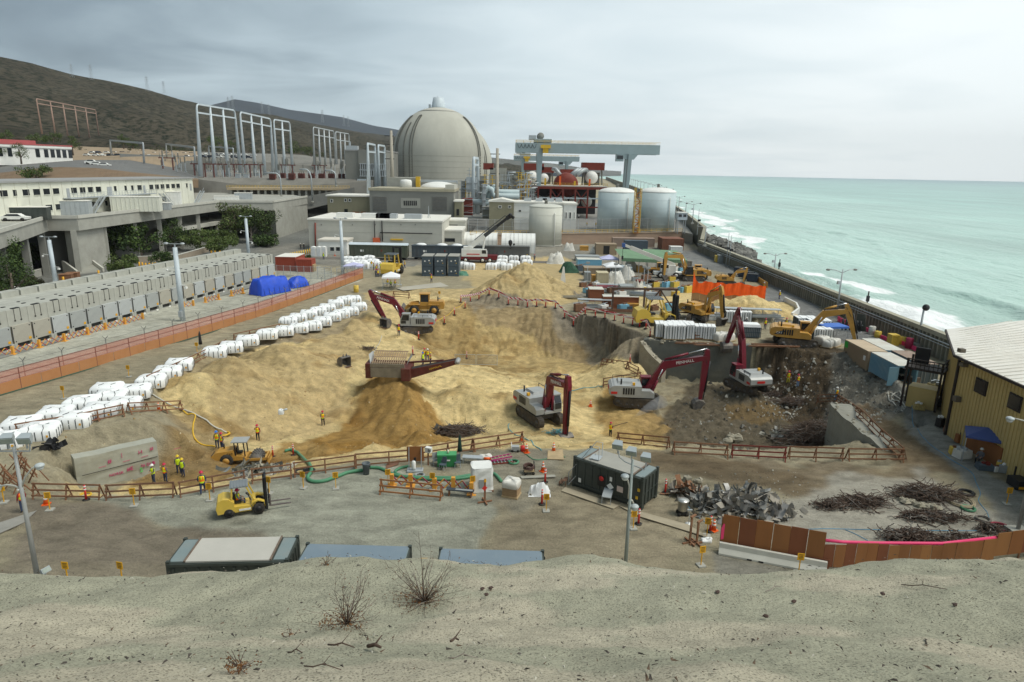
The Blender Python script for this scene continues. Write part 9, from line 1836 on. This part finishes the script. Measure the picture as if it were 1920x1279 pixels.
for pts,lb in(([(1248,915),(1265,925),(1285,945),(1300,962),(1320,978),(1345,990)],'blue marking line past the scrap heap'),([(1490,993),(1600,993),(1700,995),(1840,996)],'long blue marking line across the pale slab'),([(1585,994),(1610,1005),(1650,1028)],'blue marking line slanting to the plywood fence'),([(1705,735),(1710,760),(1713,800),(1740,830),(1780,860),(1820,885),(1830,905),(1838,925),(1835,940),(1850,960)],'teal marking line along the right alley edge'),([(1850,960),(1862,985),(1885,1005),(1915,1018)],'blue marking line at the foot of the right pole')):Cg(lb,pts,.025,bluep,'marking line','marking_line')
coil=lambda m,c,r,n,h,tr:m.tube([V_((c[0]+cos(k*.5)*r*(1+.15*sin(k*.37)),c[1]+sin(k*.5)*r*(1+.12*cos(k*.29)),c[2]+h*k/n))for k in range(n)],tr,5)
for px,py,r_,m_,lb,tr in((1005,889,.0,reb2,'',.03),(1875,990,.55,mat('hose_red',(.25,.03,.05),.6),'red coiled hose beside the right pole',.05),(1800,942,.9,mat('rope_tan',(.36,.30,.2),.8),'tan coiled ropes right of the longest rebar bundle',.05),(1815,955,.45,hg,'small green coil on the pale slab',.04),(1843,975,.45,reb2,'small dark coil above the right rebar tangle',.04),(1812,926,.5,Ac,'black coil behind the tan ropes',.06),(963,868,.4,hg,'green coiled hose right of the pink ladder',.05),(565,886,.45,Ac,'black coiled cable by the green hose, left',.04),(580,884,.4,Ac,'black coiled cable by the green hose, right',.04),(161,930,.35,yel,'yellow coiled rope by the left near barricade',.04),(787,893,.35,Af,'grey coil at the foot of the pump board',.04),(180,785,.6,mat('hose_red',(1,1,1)),'red coiled hose below the near white bags',.05),(421,815,.5,yel,'yellow hose bundle above the compactor',.05)):
 if not lb:continue
 m=MB();coil(m,(0,0,tr),r_,60,.12,tr);o=m.b('coiled_hose',m_);o.location=at(px,py);tag(o,lb,'hose')
def T(name,label,cat,px,py,rz=0):p=at(px,py);p.z=max(p.z,-.08);return Aa(name,label,cat,p,rz)
t=T('waste_bin','round grey plastic bin where the green hoses meet','bin',687,889);MB().lathe([(.24,0),(.3,.85),(.34,.9),(.34,.98),(.30,.98),(.27,.4),(.01,.35)],16).b('bin',mat('bin_grey',(.10,.12,.13),.6),t);MB().box((.32,0,.7),(.06,.2,.05)).b('handle',Ac,t)
t=T('notice_board','brown plywood board on a steel stand with a white bottle, by the barricades','board',779,880,R(4));MB().box((0,.05,1.35),(1.35,.05,1.3)).b('board',ply,t);MB().box((0,-.35,1.0),(.2,.1,.4)).b('pump',Ac,t);[MB().bar((x,-.3,0),(x,0,1.95),.07).b('post',Aq,t)for x in(-.5,.5)];MB().lathe([(.16,.25),(.17,.3),(.17,.85),(.1,.95),(.01,.96)],10,(-.1,-.4,0)).b('bottle',Ad,t);m=MB();m.box((0,-.3,.08),(1.3,.7,.1));m.b('base',Ab,t)
t=T('control_box','white control box on a brown post beside the plywood board','control box',803,872);MB().bar((0,0,0),(0,0,1.1),.12).b('post',Bf,t);MB().box((.05,-.05,1.4),(.5,.35,.45),R(-20)).b('box',Ad,t);MB().box((.15,-.2,1.42),(.22,.2,.25),R(-20)).b('screen',Ae,t)
t=T('job_box','green steel site box on the near yard','box',838,873,R(4));MB().box((0,0,.55),(1.55,.8,.95)).b('body',greenp,t);MB().box((0,.02,1.06),(1.6,.85,.1)).b('lid',mat('lid_green',(.06,.30,.11),.5),t);m=[MB().box((x,0,.04),(.12,.7,.08)).b('foot',Ac,t)for x in(-.6,.6)];MB().box((.05,-.42,.65),(.45,.02,.12)).b('plate',Ad,t);MB().lathe([(.09,1.1),(.1,1.3),(.06,1.42),(.01,1.43)],8,(.1,0,0)).b('jar',mat('jar',(.6,.6,.45),.4),t)
for px,py,rz,m_,lb in((817,872,.3,Af,'grey folding chair left of the green site box'),(830,880,-.4,Bn,'low grey-blue folding chair in front of the green site box'),(858,876,.1,Bn,'dark chair right of the green site box')):
 t=T('folding_chair',lb,'chair',px,py,rz);MB().box((0,0,.45),(.5,.48,.05)).b('seat',m_,t);MB().box((0,.24,.78),(.5,.05,.5),0,0,1,-.15).b('backrest',m_,t);[MB().bar((x,y,0),(x*.8,y*.8,.45),.04).b('leg',Ab,t)for x in(-.24,.24)for y in(-.22,.22)]
t=T('umbrella','closed dark green umbrella standing behind the green site box','umbrella',862,862);MB().cyl((0,0,0),(0,0,2.1),.03,None,6).b('pole',Ab,t);MB().lathe([(.03,2.3),(.12,1.9),(.17,1.2),(.22,.8),(.05,.78)],10).b('canopy',mat('umbrella_green',(.01,.035,.025),.8),t);MB().lathe([(.28,0),(.28,.08),(.05,.1)],12).b('base',Ae,t)
t=Aa('umbrella','closed black umbrella standing among the white bags on the left rim','umbrella',P(377,655));MB().cyl((0,0,0),(0,0,2.4),.03,None,6).b('pole',Ab,t);MB().lathe([(.03,2.5),(.14,2.1),(.2,1.2),(.24,.7),(.05,.68)],10).b('canopy',Ac,t)
t=T('steel_table','low grey steel mesh table right of the dark umbrella','table',886,868,R(-5));MB().box((0,0,.55),(1.7,.62,.06)).b('tabletop',Ab,t);[MB().bar((x,y,0),(x,y,.53),.05).b('leg',Ab,t)for x in(-.75,.75)for y in(-.25,.25)];m=MB();m.bar((-.75,.25,.2),(.75,.25,.2),.04);m.b('stretcher',Ab,t)
t=T('tarp_bundle','pale bundled sheet with an orange core behind the pink ladder','bundle',910,862);m,s2=Bd(1.1,.8,.4,31,2);m.b('bundle',At,t);MB().cyl((-.1,-.42,.3),(.5,-.42,.3),.12,None,8).b('core',Cs,t)
t=T('ladder','magenta step ladder lying on the near yard','ladder',940,868,R(14));m1=mat('ladder_pink',(.42,.03,.16),.5)
for y in(-.28,.28):MB().bar((-1.0,y,.08),(1.0,y,.12),.07,.1).b('rail',As if y<0 else m1,t)
for k in range(7):MB().bar((-.9+k*.3,-.28,.12),(-.9+k*.3,.28,.14),.06).b('rung',Ab,t)
for y in(-.1,.42):MB().bar((-.9,y,.35),(.9,y,.55),.07,.09).b('rail',m1,t)
for k in range(6):MB().bar((-.8+k*.32,-.1,.38+k*.035),(-.8+k*.32,.42,.38+k*.035),.05).b('rung',Bt,t)
t=T('hand_cart','flat cart carrying a coil of brown hose and a plank','cart',992,888,R(8));MB().box((0,0,.3),(.85,.6,.06)).b('deck',Bt,t);[MB().cyl((x,y-.04,.12),(x,y+.04,.12),.12,None,10).b('wheel',Bb,t)for x in(-.32,.32)for y in(-.25,.25)];m=MB();m.tube([(.4,-.25,.3),(.4,-.25,1.0),(.4,.25,1.0),(.4,.25,.3)],.025,6);m.b('handle',Ac,t);m=MB();coil(m,(0,.1,.4),.4,70,.3,.05);m.b('hose_coil',mat('hose_brown',(.10,.055,.045),.7),t)
t=T('wrapped_crate','tall white plastic-wrapped crate on the near yard','crate',903,915,R(9));mbx=MB();n=7;rr=random.Random(4);vs=[]
for z in(0,.35,.8,1.25,1.75,1.95):
 for q in range(16):a=6.283*q/16;e=.28;vs.append((math.copysign(abs(cos(a))**e,cos(a))*(.82+rr.uniform(-.04,.04))*(1.08 if z==0 else 1),math.copysign(abs(sin(a))**e,sin(a))*(.7+rr.uniform(-.04,.04))*(1.08 if z==0 else 1),z+rr.uniform(-.05,.05)*(z>1.5)))
mbx.add(vs,[(i*16+j,i*16+(j+1)%16,(i+1)*16+(j+1)%16,(i+1)*16+j)for i in range(5)for j in range(16)]+[tuple(80+j for j in range(16))]);mbx.b('wrap',mat('wrap_white',(.70,.70,.66),.5,.06,2,0,.04),t);MB().box((0,0,.06),(1.7,1.45,.12)).b('pallet',Bf,t);MB().box((-.05,-.74,.7),(.5,.04,.7)).b('grey_window',Af,t)
t=T('wrapped_pallet','cling-wrapped pallet of brown sacks on the near yard','pallet',959,929,R(-18));MB().box((0,0,.07),(1.25,1.1,.14)).b('pallet',Bt,t)
for k in range(6):MB().box((0,0,.22+k*.145),(1.15+.04*(k%2),1.0,.13)).b('sack_layer',mat('sack_brown',(.33,.22,.12),.8,.12,2),t)
m,s2=Bd(1.28,1.12,.55,33,2);m.xf(Matrix.Translation((0,0,.78)));m.b('cover',At,t)
t=T('bench','low bench with a black padded top on the near concrete','bench',863,930,R(-8));MB().box((0,0,.5),(2.1,.4,.07)).b('seat',mat('bench_black',(.04,.05,.06),.5),t);MB().box((.3,-.03,.545),(1.3,.2,.03)).b('worn_strip',Af,t);[MB().box((x,0,.23),(.08,.36,.46)).b('leg',Bf,t)for x in(-.85,.85)]
def Ce(label,px,py,h,sgn=False):
 t=T('cross_post',label,'post',px,py,R(20));m=MB();m.bar((-.55,0,.06),(.55,0,.06),.1);m.bar((0,-.55,.10),(0,.55,.10),.1);m.b('base',Bf,t);MB().bar((0,0,.1),(0,0,h),.13,.09).b('post',Bf,t)
 if sgn:MB().box((0,-.07,h-.12),(.16,.02,.22)).b('sign',Bm,t);MB().box((-.05,-.08,h-.7),(.3,.02,.3),0,0,1,0,.7).b('notice',Gb,t)
 else:MB().box((.1,0,h-.02),(.55,.14,.1),.4).b('cap_board',Bf,t)
Ce('brown wooden post on a cross base with a small orange sign near the bench',909,942,1.9,True);Ce('taller brown wooden post on a cross base before the plywood fence',1293,1018,2.0);Ce('shorter brown wooden post on a cross base before the plywood fence',1306,1020,1.7)
Bc('orange and red lattice barrier on the near concrete behind the orange-brown barricade',[P(735,912),P(770,912),P(815,920),P(850,918),P(884,928)],0,True,.95)
t=T('pump_unit','shiny round mixing pot on black wheels left of the blue marking line','pot',1279,965);MB().lathe([(.3,.35),(.36,.42),(.38,1.1),(.42,1.12),(.42,1.18),(.05,1.22)],18).b('pot',mat('steel_pot',(.55,.54,.5),.3,.08,2,.7),t);MB().box((0,0,.22),(.62,.55,.25)).b('chassis',Ac,t);[MB().cyl((x,y-.05,.13),(x,y+.05,.13),.13,None,10).b('wheel',Bb,t)for x in(-.28,.28)for y in(-.25,.25)]
t=T('stand','small white sign stand between the pot and the brown posts','stand',1291,983);MB().cyl((0,0,0),(0,0,.05),.25,None,12).b('base',Ad,t);MB().bar((0,0,.05),(0,0,1.1),.04).b('post',Ab,t);MB().box((0,0,1.1),(.35,.1,.12)).b('bracket',Ab,t)
t=T('sand_bag','white sandbag slumped by the brown wooden posts','sandbag',1324,1016);m,s2=Bd(.7,.4,.22,41,2);m.b('bag',Bx,t);m=MB();m.sph((.28,0,.22),.13,8);m.b('neck',Bx,t)
sx=P(1068,905);t=Aa('access_stair','tall tubular steel access stair at the left end of the near dark container','stairs',sx,R(-24));m=MB()
for k in range(8):m.box((.2+k*.2,0,.3+k*.3),(.25,.8,.05))
m.b('step',mat('stair_rust',(.16,.10,.07),.8),t);m=MB()
for y in(-.45,.45):m.bar((0,y,0),(1.9,y,2.7),.06);m.tube([(0,y,0),(.05,y,1.1),(1.9,y,3.7),(2.4,y,3.7),(2.4,y,0)],.03,6);m.bar((1.7,y,0),(1.7,y,2.5),.06)
m.bar((2.4,-.45,1.2),(2.4,.45,1.2),.05);m.bar((1.0,-.45,.6),(2.4,-.45,.6),.05);m.b('frame',Ab,t);MB().box((2.05,0,2.6),(.8,.9,.05)).b('landing',Ab,t)
a,b=P(1136,948),P(1143,928);t=Aa('ramp','small grey mesh ramp against the near dark container','ramp',a,math.atan2(b.y-a.y,b.x-a.x));MB().bar((0,0,.65),(1.55,0,.85),.7,.06).b('deck',Ab,t);[MB().bar((x,y,0),(x,y,.7),.05).b('leg',Ab,t)for x in(.05,1.4)for y in(-.32,.32)]
t=T('step_stool','small rusty step stool by the near dark container','steps',1053,908,R(-20));[MB().box((k*.3,0,.25+k*.25),(.3,.7,.05)).b('tread',Ck,t)for k in range(2)];[MB().bar((x,y,0),(x,y,.4),.05).b('leg',Ck,t)for x in(-.1,.4)for y in(-.3,.3)]
for pts,lb,m_ in(([(1027,849),(1055,847),(1057,866),(1026,865)],'plywood sheet lying at the pit entrance with a cone on it',Bt),([(1160,950),(1290,985),(1330,1010),(1200,970)],'long plywood walkway past the centre floodlight pole',mat('walkway_ply',(.36,.31,.22),.85,.12,.8)),([(1060,915),(1160,950),(1150,956),(1052,922)],'plank edge along the near dark container',mat('walkway_ply',(1,1,1))),([(0,985),(70,962),(45,985),(0,1005)],'grey steel plate on the dirt at the left edge',mat('plate_grey',(.26,.25,.22),.8)),([(725,873),(750,865),(747,874),(723,882)],'brown steel plate lying behind the plywood board',mat('plate_brown',(.20,.10,.06),.8)),([(1040,895),(975,898),(978,902),(1042,899)],'long grey plank beside the hand cart',mat('plank_grey',(.32,.31,.26),.85))):
 p=[P(*q)for q in pts];z=max(hz(q.x,q.y)for q in p)+.03;o=MB().prism([(q.x,q.y)for q in p],z,z+.05,'z').b('ground_sheet',m_);tag(o,lb,'sheet')
t=T('compressor','small white engine and a red gas can at the pit entrance','pump',966,846);MB().box((0,0,.3),(.7,.5,.4)).b('engine',Aq,t);m=MB();m.tube([(-.3,-.25,.1),(-.35,-.25,.75),(-.35,.25,.75),(-.3,.25,.1)],.03,5);m.b('handle',Ad,t);MB().cyl((.65,0,0),(.65,0,.5),.2,None,10).b('gas_can',Gb,t);[MB().cyl((x,-.28,.12),(x,-.2,.12),.12,None,8).b('wheel',Bb,t)for x in(-.25,.25)]
t=T('hose_nozzle','white wrapped hose end at the pit edge','nozzle',533,852);m,s2=Bd(.5,.4,.5,51,2);m.b('wrap',Bx,t);MB().cyl((.1,0,.4),(.6,.1,.5),.1,None,8).b('pipe',Ab,t)
p=P(1900,880);t=Aa('fire_riser','dark maroon fire riser pipe with valves at the right edge','hydrant',p);mar=mat('riser_maroon',(.20,.015,.05),.5,.1,2);m=MB();m.cyl((0,0,0),(0,0,3.0),.13,None,8);m.cyl((0,0,3.0),(.9,0,3.6),.13,None,8);m.cyl((.9,0,3.6),(.9,0,5.5),.13,None,8);m.b('pipe',mar,t)
for z in(.5,1.0,1.4):MB().cyl((-.45,0,z),(.4,0,z),.16,None,10).b('valve',mar,t)
t=Aa('pallet_truck','dark small forklift parked at the right edge by the fire riser','forklift',P(1908,915));MB().box((0,0,.5),(1.0,1.3,.7)).b('body',Ac,t);MB().box((-.2,-.66,.3),(.5,.04,.2)).b('lamp',Bm,t);[MB().cyl((x,-.5,.2),(x,-.35,.2),.2,None,10).b('wheel',Bb,t)for x in(-.4,.4)];MB().bar((0,.6,.5),(0,.6,1.6),.1).b('mast',Ac,t)
for px,py,sz,h,m_,lb,nm in((1803,858,1.3,.9,At,'white tray table of tools under the blue canopy','tool_table'),(1790,852,.9,.8,Ap,'yellow-labelled tote left of the tool table','tote'),(1866,885,.35,.6,Ad,'white bucket on the pavement by the yellow building','bucket'),(1873,882,.5,.9,Ap,'yellow drum lid leaning by the yellow building','round_lid'),(1880,886,.7,.8,Af,'grey sheeted bundle right of the white bucket','bundle'),(1798,830,.7,1.0,ply,'brown crate at the corner of the yellow building','crate'),(1780,812,1.0,.7,Bf,'pile of planks and cloth at the building corner','plank_pile'),(1762,800,.8,1.1,Ac,'black drum at the foot of the timber stair','drum'),(1722,768,1.0,.8,mat('paint_mix',(.38,.30,.12),.8,.4,6),'jumble of paint tins and an air hose on the alley','paint_tins'),(1712,718,1.2,.9,mat('brown_box',(.15,.11,.08),.8),'low work bench with pipes before the open blue container','work_bench'),(1730,712,1.0,.6,Af,'pale sacks before the slate container doors','sacks'),(1690,712,.8,.7,Ac,'black reel before the open blue container','cable_reel'),(1751,748,1.6,2.1,Dr,'tan lean-to cupboard by the timber stair','cupboard'),(1765,762,.9,1.0,Bn,'grey window air unit by the timber stair','air_unit'),(1815,815,.8,1.5,Ac,'dark tool trolley against the yellow building','tool_trolley'),(1845,880,1.2,.6,Bn,'dark folded tables under the blue canopy','folded_tables')):
 t=T(nm,lb,nm.replace('_',' '),px,py,ru(-.4,.4));MB().box((0,0,h*.45),(sz,sz*.7,h*.8),0,0,.92).b('body',m_,t);m=MB();[m.box((ru(-.35,.35)*sz,ru(-.25,.25)*sz,h*.9+.03),(sz*.22,sz*.18,h*ru(.12,.3)),rnd.random())for _ in range(4)];m.b('load',rnd.choice((Ab,As,Bx,Ac,Bf)),t)
Aw(1836,868,'person with a white hard hat sitting under the dark blue canopy',120,kind='sit',vest=None,hatc='white',pants=Bu,shirt=Ch,z=0)
lensm=mat('flood_lens',(.30,.34,.30),.15,.15,3)
def Bi(t,c,rz,s=1.0,tilt=R(20)):
 M_=Matrix.Translation(c)@Matrix.Rotation(rz,4,'Z')@Matrix.Rotation(tilt,4,'X');m=MB();m.add([(-.36,-.25,-.22),(.36,-.25,-.22),(.36,-.25,.24),(-.36,-.25,.24),(-.26,.25,-.12),(.26,.25,-.12),(.26,.25,.2),(-.26,.25,.2)],[(0,1,2,3),(4,7,6,5),(0,4,5,1),(1,5,6,2),(2,6,7,3),(3,7,4,0)]);m.v=[tuple(V_(v)*s)for v in m.v];m.xf(M_);h=m.b('flood_head',mat('flood_grey',(.33,.37,.38),.5,.06,2),t)
 m=MB();m.box((0,-.262*s,0),(.60*s,.02,.34*s));m.xf(M_);m.b('lens',lensm,h);m=MB();m.bar(c+V_((0,0,-.25*s)),c+V_((0,0,-.62*s)),.07);m.b('yoke',Ab,h)
def Be(t,pts,hd,r=.05,globe=True):
 MB().tube(pts,r,6).b('arm',Av,t);m=MB();m.sph(hd,.26,12,0,(1,1,.55));g_=m.b('lamp_shade',mat('shade_grey',(.42,.46,.46),.4),t)
 if globe:m=MB();m.sph(V_(hd)+V_((0,0,-.12)),.2,12,0,(1,1,.8));m.b('globe',bulb,g_)
b0=P(72,1091);Yp=b0.y;t=Aa('floodlight_pole','tall grey pole with two floodlights and curved lamp arms at the left edge','lamp post',b0);h=PD(26,838,Yp).z;lean=PD(26,838,Yp)-PD(72,1091,Yp);lean=V_((0,0,h));MB().cyl((0,0,0),(0,0,h),.15,.085,10).b('pole',Aq,t)
MB().cyl((0,0,0),(0,0,.12),.3,None,12).b('base_plate',Ab,t);rel=lambda px,py:PD(px,py,Yp)-b0
Bi(t,rel(14,822),R(15),.98);Bi(t,rel(48,822),R(10),.98);m=MB();m.bar(rel(-20,846),rel(56,846),.06);m.bar(rel(56,846),rel(56,832),.06);m.b('cross_bar',Ab,t)
Be(t,[rel(40,918),rel(47,895),rel(60,878),rel(70,873)],rel(74,873));Be(t,[rel(40,918),rel(28,911),rel(12,909),rel(-4,913)],rel(-6,914));Bi(t,rel(84,1070),R(70),.7,R(-30))
b0=P(1171,1083);Yp=b0.y;t=Aa('floodlight_pole','grey pole with three floodlights and two hanging lamps in the centre foreground','lamp post',b0);tp=PD(1186,862,Yp);h=tp.z;MB().cyl((0,0,0),(0,0,h),.125,.075,10).b('pole',mat('pole_green_grey',(.30,.345,.33),.5,.05,1),t);MB().cyl((0,0,0),(0,0,.1),.28,None,12).b('base_plate',Ab,t)
for px,py in((1159,834),(1185,846),(1212,857)):Bi(t,rel(px,py),R(-22),.86,R(24))
m=MB();m.tube([rel(1160,846),rel(1161,857),rel(1172,866),rel(1208,881),rel(1212,872)],.035,6);m.b('cross_bar',Ab,t)
Be(t,[rel(1178,935),rel(1180,912),rel(1177,900),rel(1175,894)],rel(1172,893));Be(t,[rel(1177,945),rel(1180,939),rel(1185,938),rel(1188,944)],rel(1190,950))
b0=P(1907,1000);Yp=b0.y;t=Aa('lamp_post','grey lamp pole on a concrete block at the right edge with one globe lamp','lamp post',b0);MB().cyl((0,0,.3),(0,0,9.5),.13,.09,10).b('pole',Aq,t);MB().box((0,0,.18),(1.3,1.0,.36)).b('footing',Ba,t);Be(t,[rel(1945,798),rel(1920,789),rel(1900,784)],rel(1894,785))
twm=mat('dry_twig',(.085,.055,.04),.9,.3,20);twm2=mat('dry_twig_pale',(.24,.20,.17),.9,.2,20);dlf=mat('dry_leaf',(.17,.075,.025),.9,.3,20)
def Bp(label,px,py,w_,h,n,seed,leaf=250,tall=None):
 rr=random.Random(seed);p=Bw(px,py);t=Aa('dry_bush',label,'bush',p+V_((0,0,-.01)));m=MB();m2_=MB();lf=MB()
 for k in range(n):
  a=rr.random()*6.283;el=rr.uniform(.15,1.4 if h>.15 else.6);d=V_((cos(a)*cos(el),sin(a)*cos(el)*.8,sin(el)));l=(w_*.5*cos(el)+h*sin(el))*rr.uniform(.5,1.05);pts=[V_((d.x*.02,d.y*.02,0))];q=pts[0].copy()
  for i in range(6):
   d=(d+V_((rr.gauss(0,.16),rr.gauss(0,.16),rr.gauss(0,.12)))).normalized();q=q+d*l/6;q.z=max(q.z,.005);pts.append(q.copy())
   if i>1 and rr.random()<.7:
    e=(d+V_((rr.gauss(0,.6),rr.gauss(0,.6),rr.gauss(0,.5)))).normalized();mm=m if rr.random()<.6 else m2_;mm.tube([q,q+e*l*.12,q+e*l*.2+V_((rr.gauss(0,.01),0,rr.gauss(0,.01)))],[.0016,.0012,.0008],3)
    if rr.random()<.5:lf.sph(q+e*l*.2,rr.uniform(.003,.006),4)
  (m if rr.random()<.65 else m2_).tube(pts,[.0035,.003,.0026,.0022,.0018,.0014,.001],4)
 for k in range(leaf):
  a=rr.random()*6.283;r_=w_*.3*rr.random()**.6;q=V_((cos(a)*r_-w_*.06,sin(a)*r_*.8,abs(rr.gauss(0,h*.10))));s_=rr.uniform(.004,.010);u=V_((rr.gauss(0,1),rr.gauss(0,1),rr.gauss(0,.6))).normalized()*s_*1.6;v=u.cross(V_((rr.gauss(0,1),rr.gauss(0,1),1))).normalized()*s_*.6;lf.add([q-u,q+v,q+u,q-v],[(0,1,2,3)])
 if tall:m.tube([(0,0,0)]+[V_(tall)*f+V_((rr.gauss(0,.008),0,rr.gauss(0,.008)))for f in(.25,.5,.75,1)],[.005,.004,.003,.002,.0012],4);[m.tube([V_(tall)*f,V_(tall)*f+V_((rr.uniform(-.08,.08),0,.06))],.0012,3)for f in(.45,.6,.7,.8,.9)]
 m.b('twig',twm,t);m2_.b('pale_twig',twm2,t);lf.b('leaf',dlf,t);return t
Bp('dry leafless bush on the bluff, left of the two large ones',650,1168,.66,.36,46,1,420);Bp('dry reddish bush with one tall stem on the bluff, right of the two large ones',795,1126,.85,.38,62,2,520,(-.05,.1,.72));Bp('low dry brown sprig near the bottom edge of the bluff',448,1250,.24,.035,14,3,120);Bp('tiny dry tuft on the bluff crest before the container roof',612,1058,.16,.16,10,4,40);Bp('small dark dry stump on the bluff below the left bush',547,1190,.09,.10,6,5,10)
for k,(x0,y0,x1,y1,r_,lb)in enumerate([(615,1212,665,1217,.006,'bare forked twig lying on the bluff below the left bush'),(690,1216,714,1217,.014,'short fat brown stick lying on the bluff'),(540,1225,567,1227,.005,'thin dark twig lying left of the forked one'),(570,1250,640,1258,.004,'long thin curved twig near the bottom of the bluff'),(840,1235,895,1236,.003,'thin pale straw near the bottom of the bluff'),(1690,1097,1775,1106,.005,'long thin stick on the right part of the bluff'),(1435,1110,1470,1100,.004,'bent pale twig on the right part of the bluff'),(455,1105,430,1118,.003,'pale straw stalk on the left bluff crest'),(845,1205,860,1203,.010,'short red-brown bark piece on the bluff')]):
 a,b=Bw(x0,y0),Bw(x1,y1);m=MB();c=a.lerp(b,.5)+V_((0,.02,.015));u=V_((0,0,r_));m.tube([a+u,a.lerp(b,.25)+u*1.5,c,b+u],[r_,r_,r_*.9,r_*.6],6);m.tube([c,c+V_((.04,.06,.03))],[r_*.6,r_*.3],4);tag(m.b('stick',twm if'pale' not in lb else twm2),lb,'stick')
for k,(px,py)in enumerate([(1655,1115),(1435,1158),(1790,1136),(1488,1130),(1345,1112),(905,1106),(920,1104),(912,1116)]):p=Bw(px,py);mb=MB();Gs(mb,(0,0,.01),.022,r);o=mb.b('pebble',mat('pebble_dark',(.09,.06,.05),.9));o.location=p;tag(o,'dark red-brown pebble on the bluff, %s of the scattered ones'%ORD[k],'pebble','dark pebbles on the bluff')
ps=at(1144,819);a=ps+V_((.5,.5,1.15));b=at(1245,778)+V_((0,0,2.0));mid=PD(1182,790,(a.y+b.y)/2)
hm=MB();hm.tube([ps+V_((.05,.25,1.13)),mid],[.035,.03],6);tag(hm.b('spray_lance',Ac),'thin dark jet of hose from the spraying worker','hose')
sm_=bpy.data.materials.new('spray_mist');sm_.use_nodes=True;N=sm_.node_tree.nodes;N.remove(N['Principled BSDF']);vsn=N.new('ShaderNodeVolumePrincipled');I_(vsn)['Color']=(.95,.95,.95,1);I_(vsn)['Density']=.35;sm_.node_tree.links.new(vsn.outputs[0],N['Material Output'].inputs['Volume'])
mb=MB();d_=b-mid;mb.tube([mid,mid+d_*.25+V_((0,0,.3)),mid+d_*.55+V_((0,0,.35)),mid+d_*.95],[.06,.3,.6,.9],10);o=mb.b('water_spray',sm_);o['kind']='stuff'
hzm=bpy.data.materials.new('haze_air');hzm.use_nodes=True;N=hzm.node_tree.nodes;N.remove(N['Principled BSDF']);vsn=N.new('ShaderNodeVolumePrincipled');I_(vsn)['Color']=(.90,.95,1.0,1);I_(vsn)['Density']=.00004;hzm.node_tree.links.new(vsn.outputs[0],N['Material Output'].inputs['Volume'])
o=MB().box((4000,5500,330),(25000,13200,720)).b('haze',hzm);o['kind']='stuff'
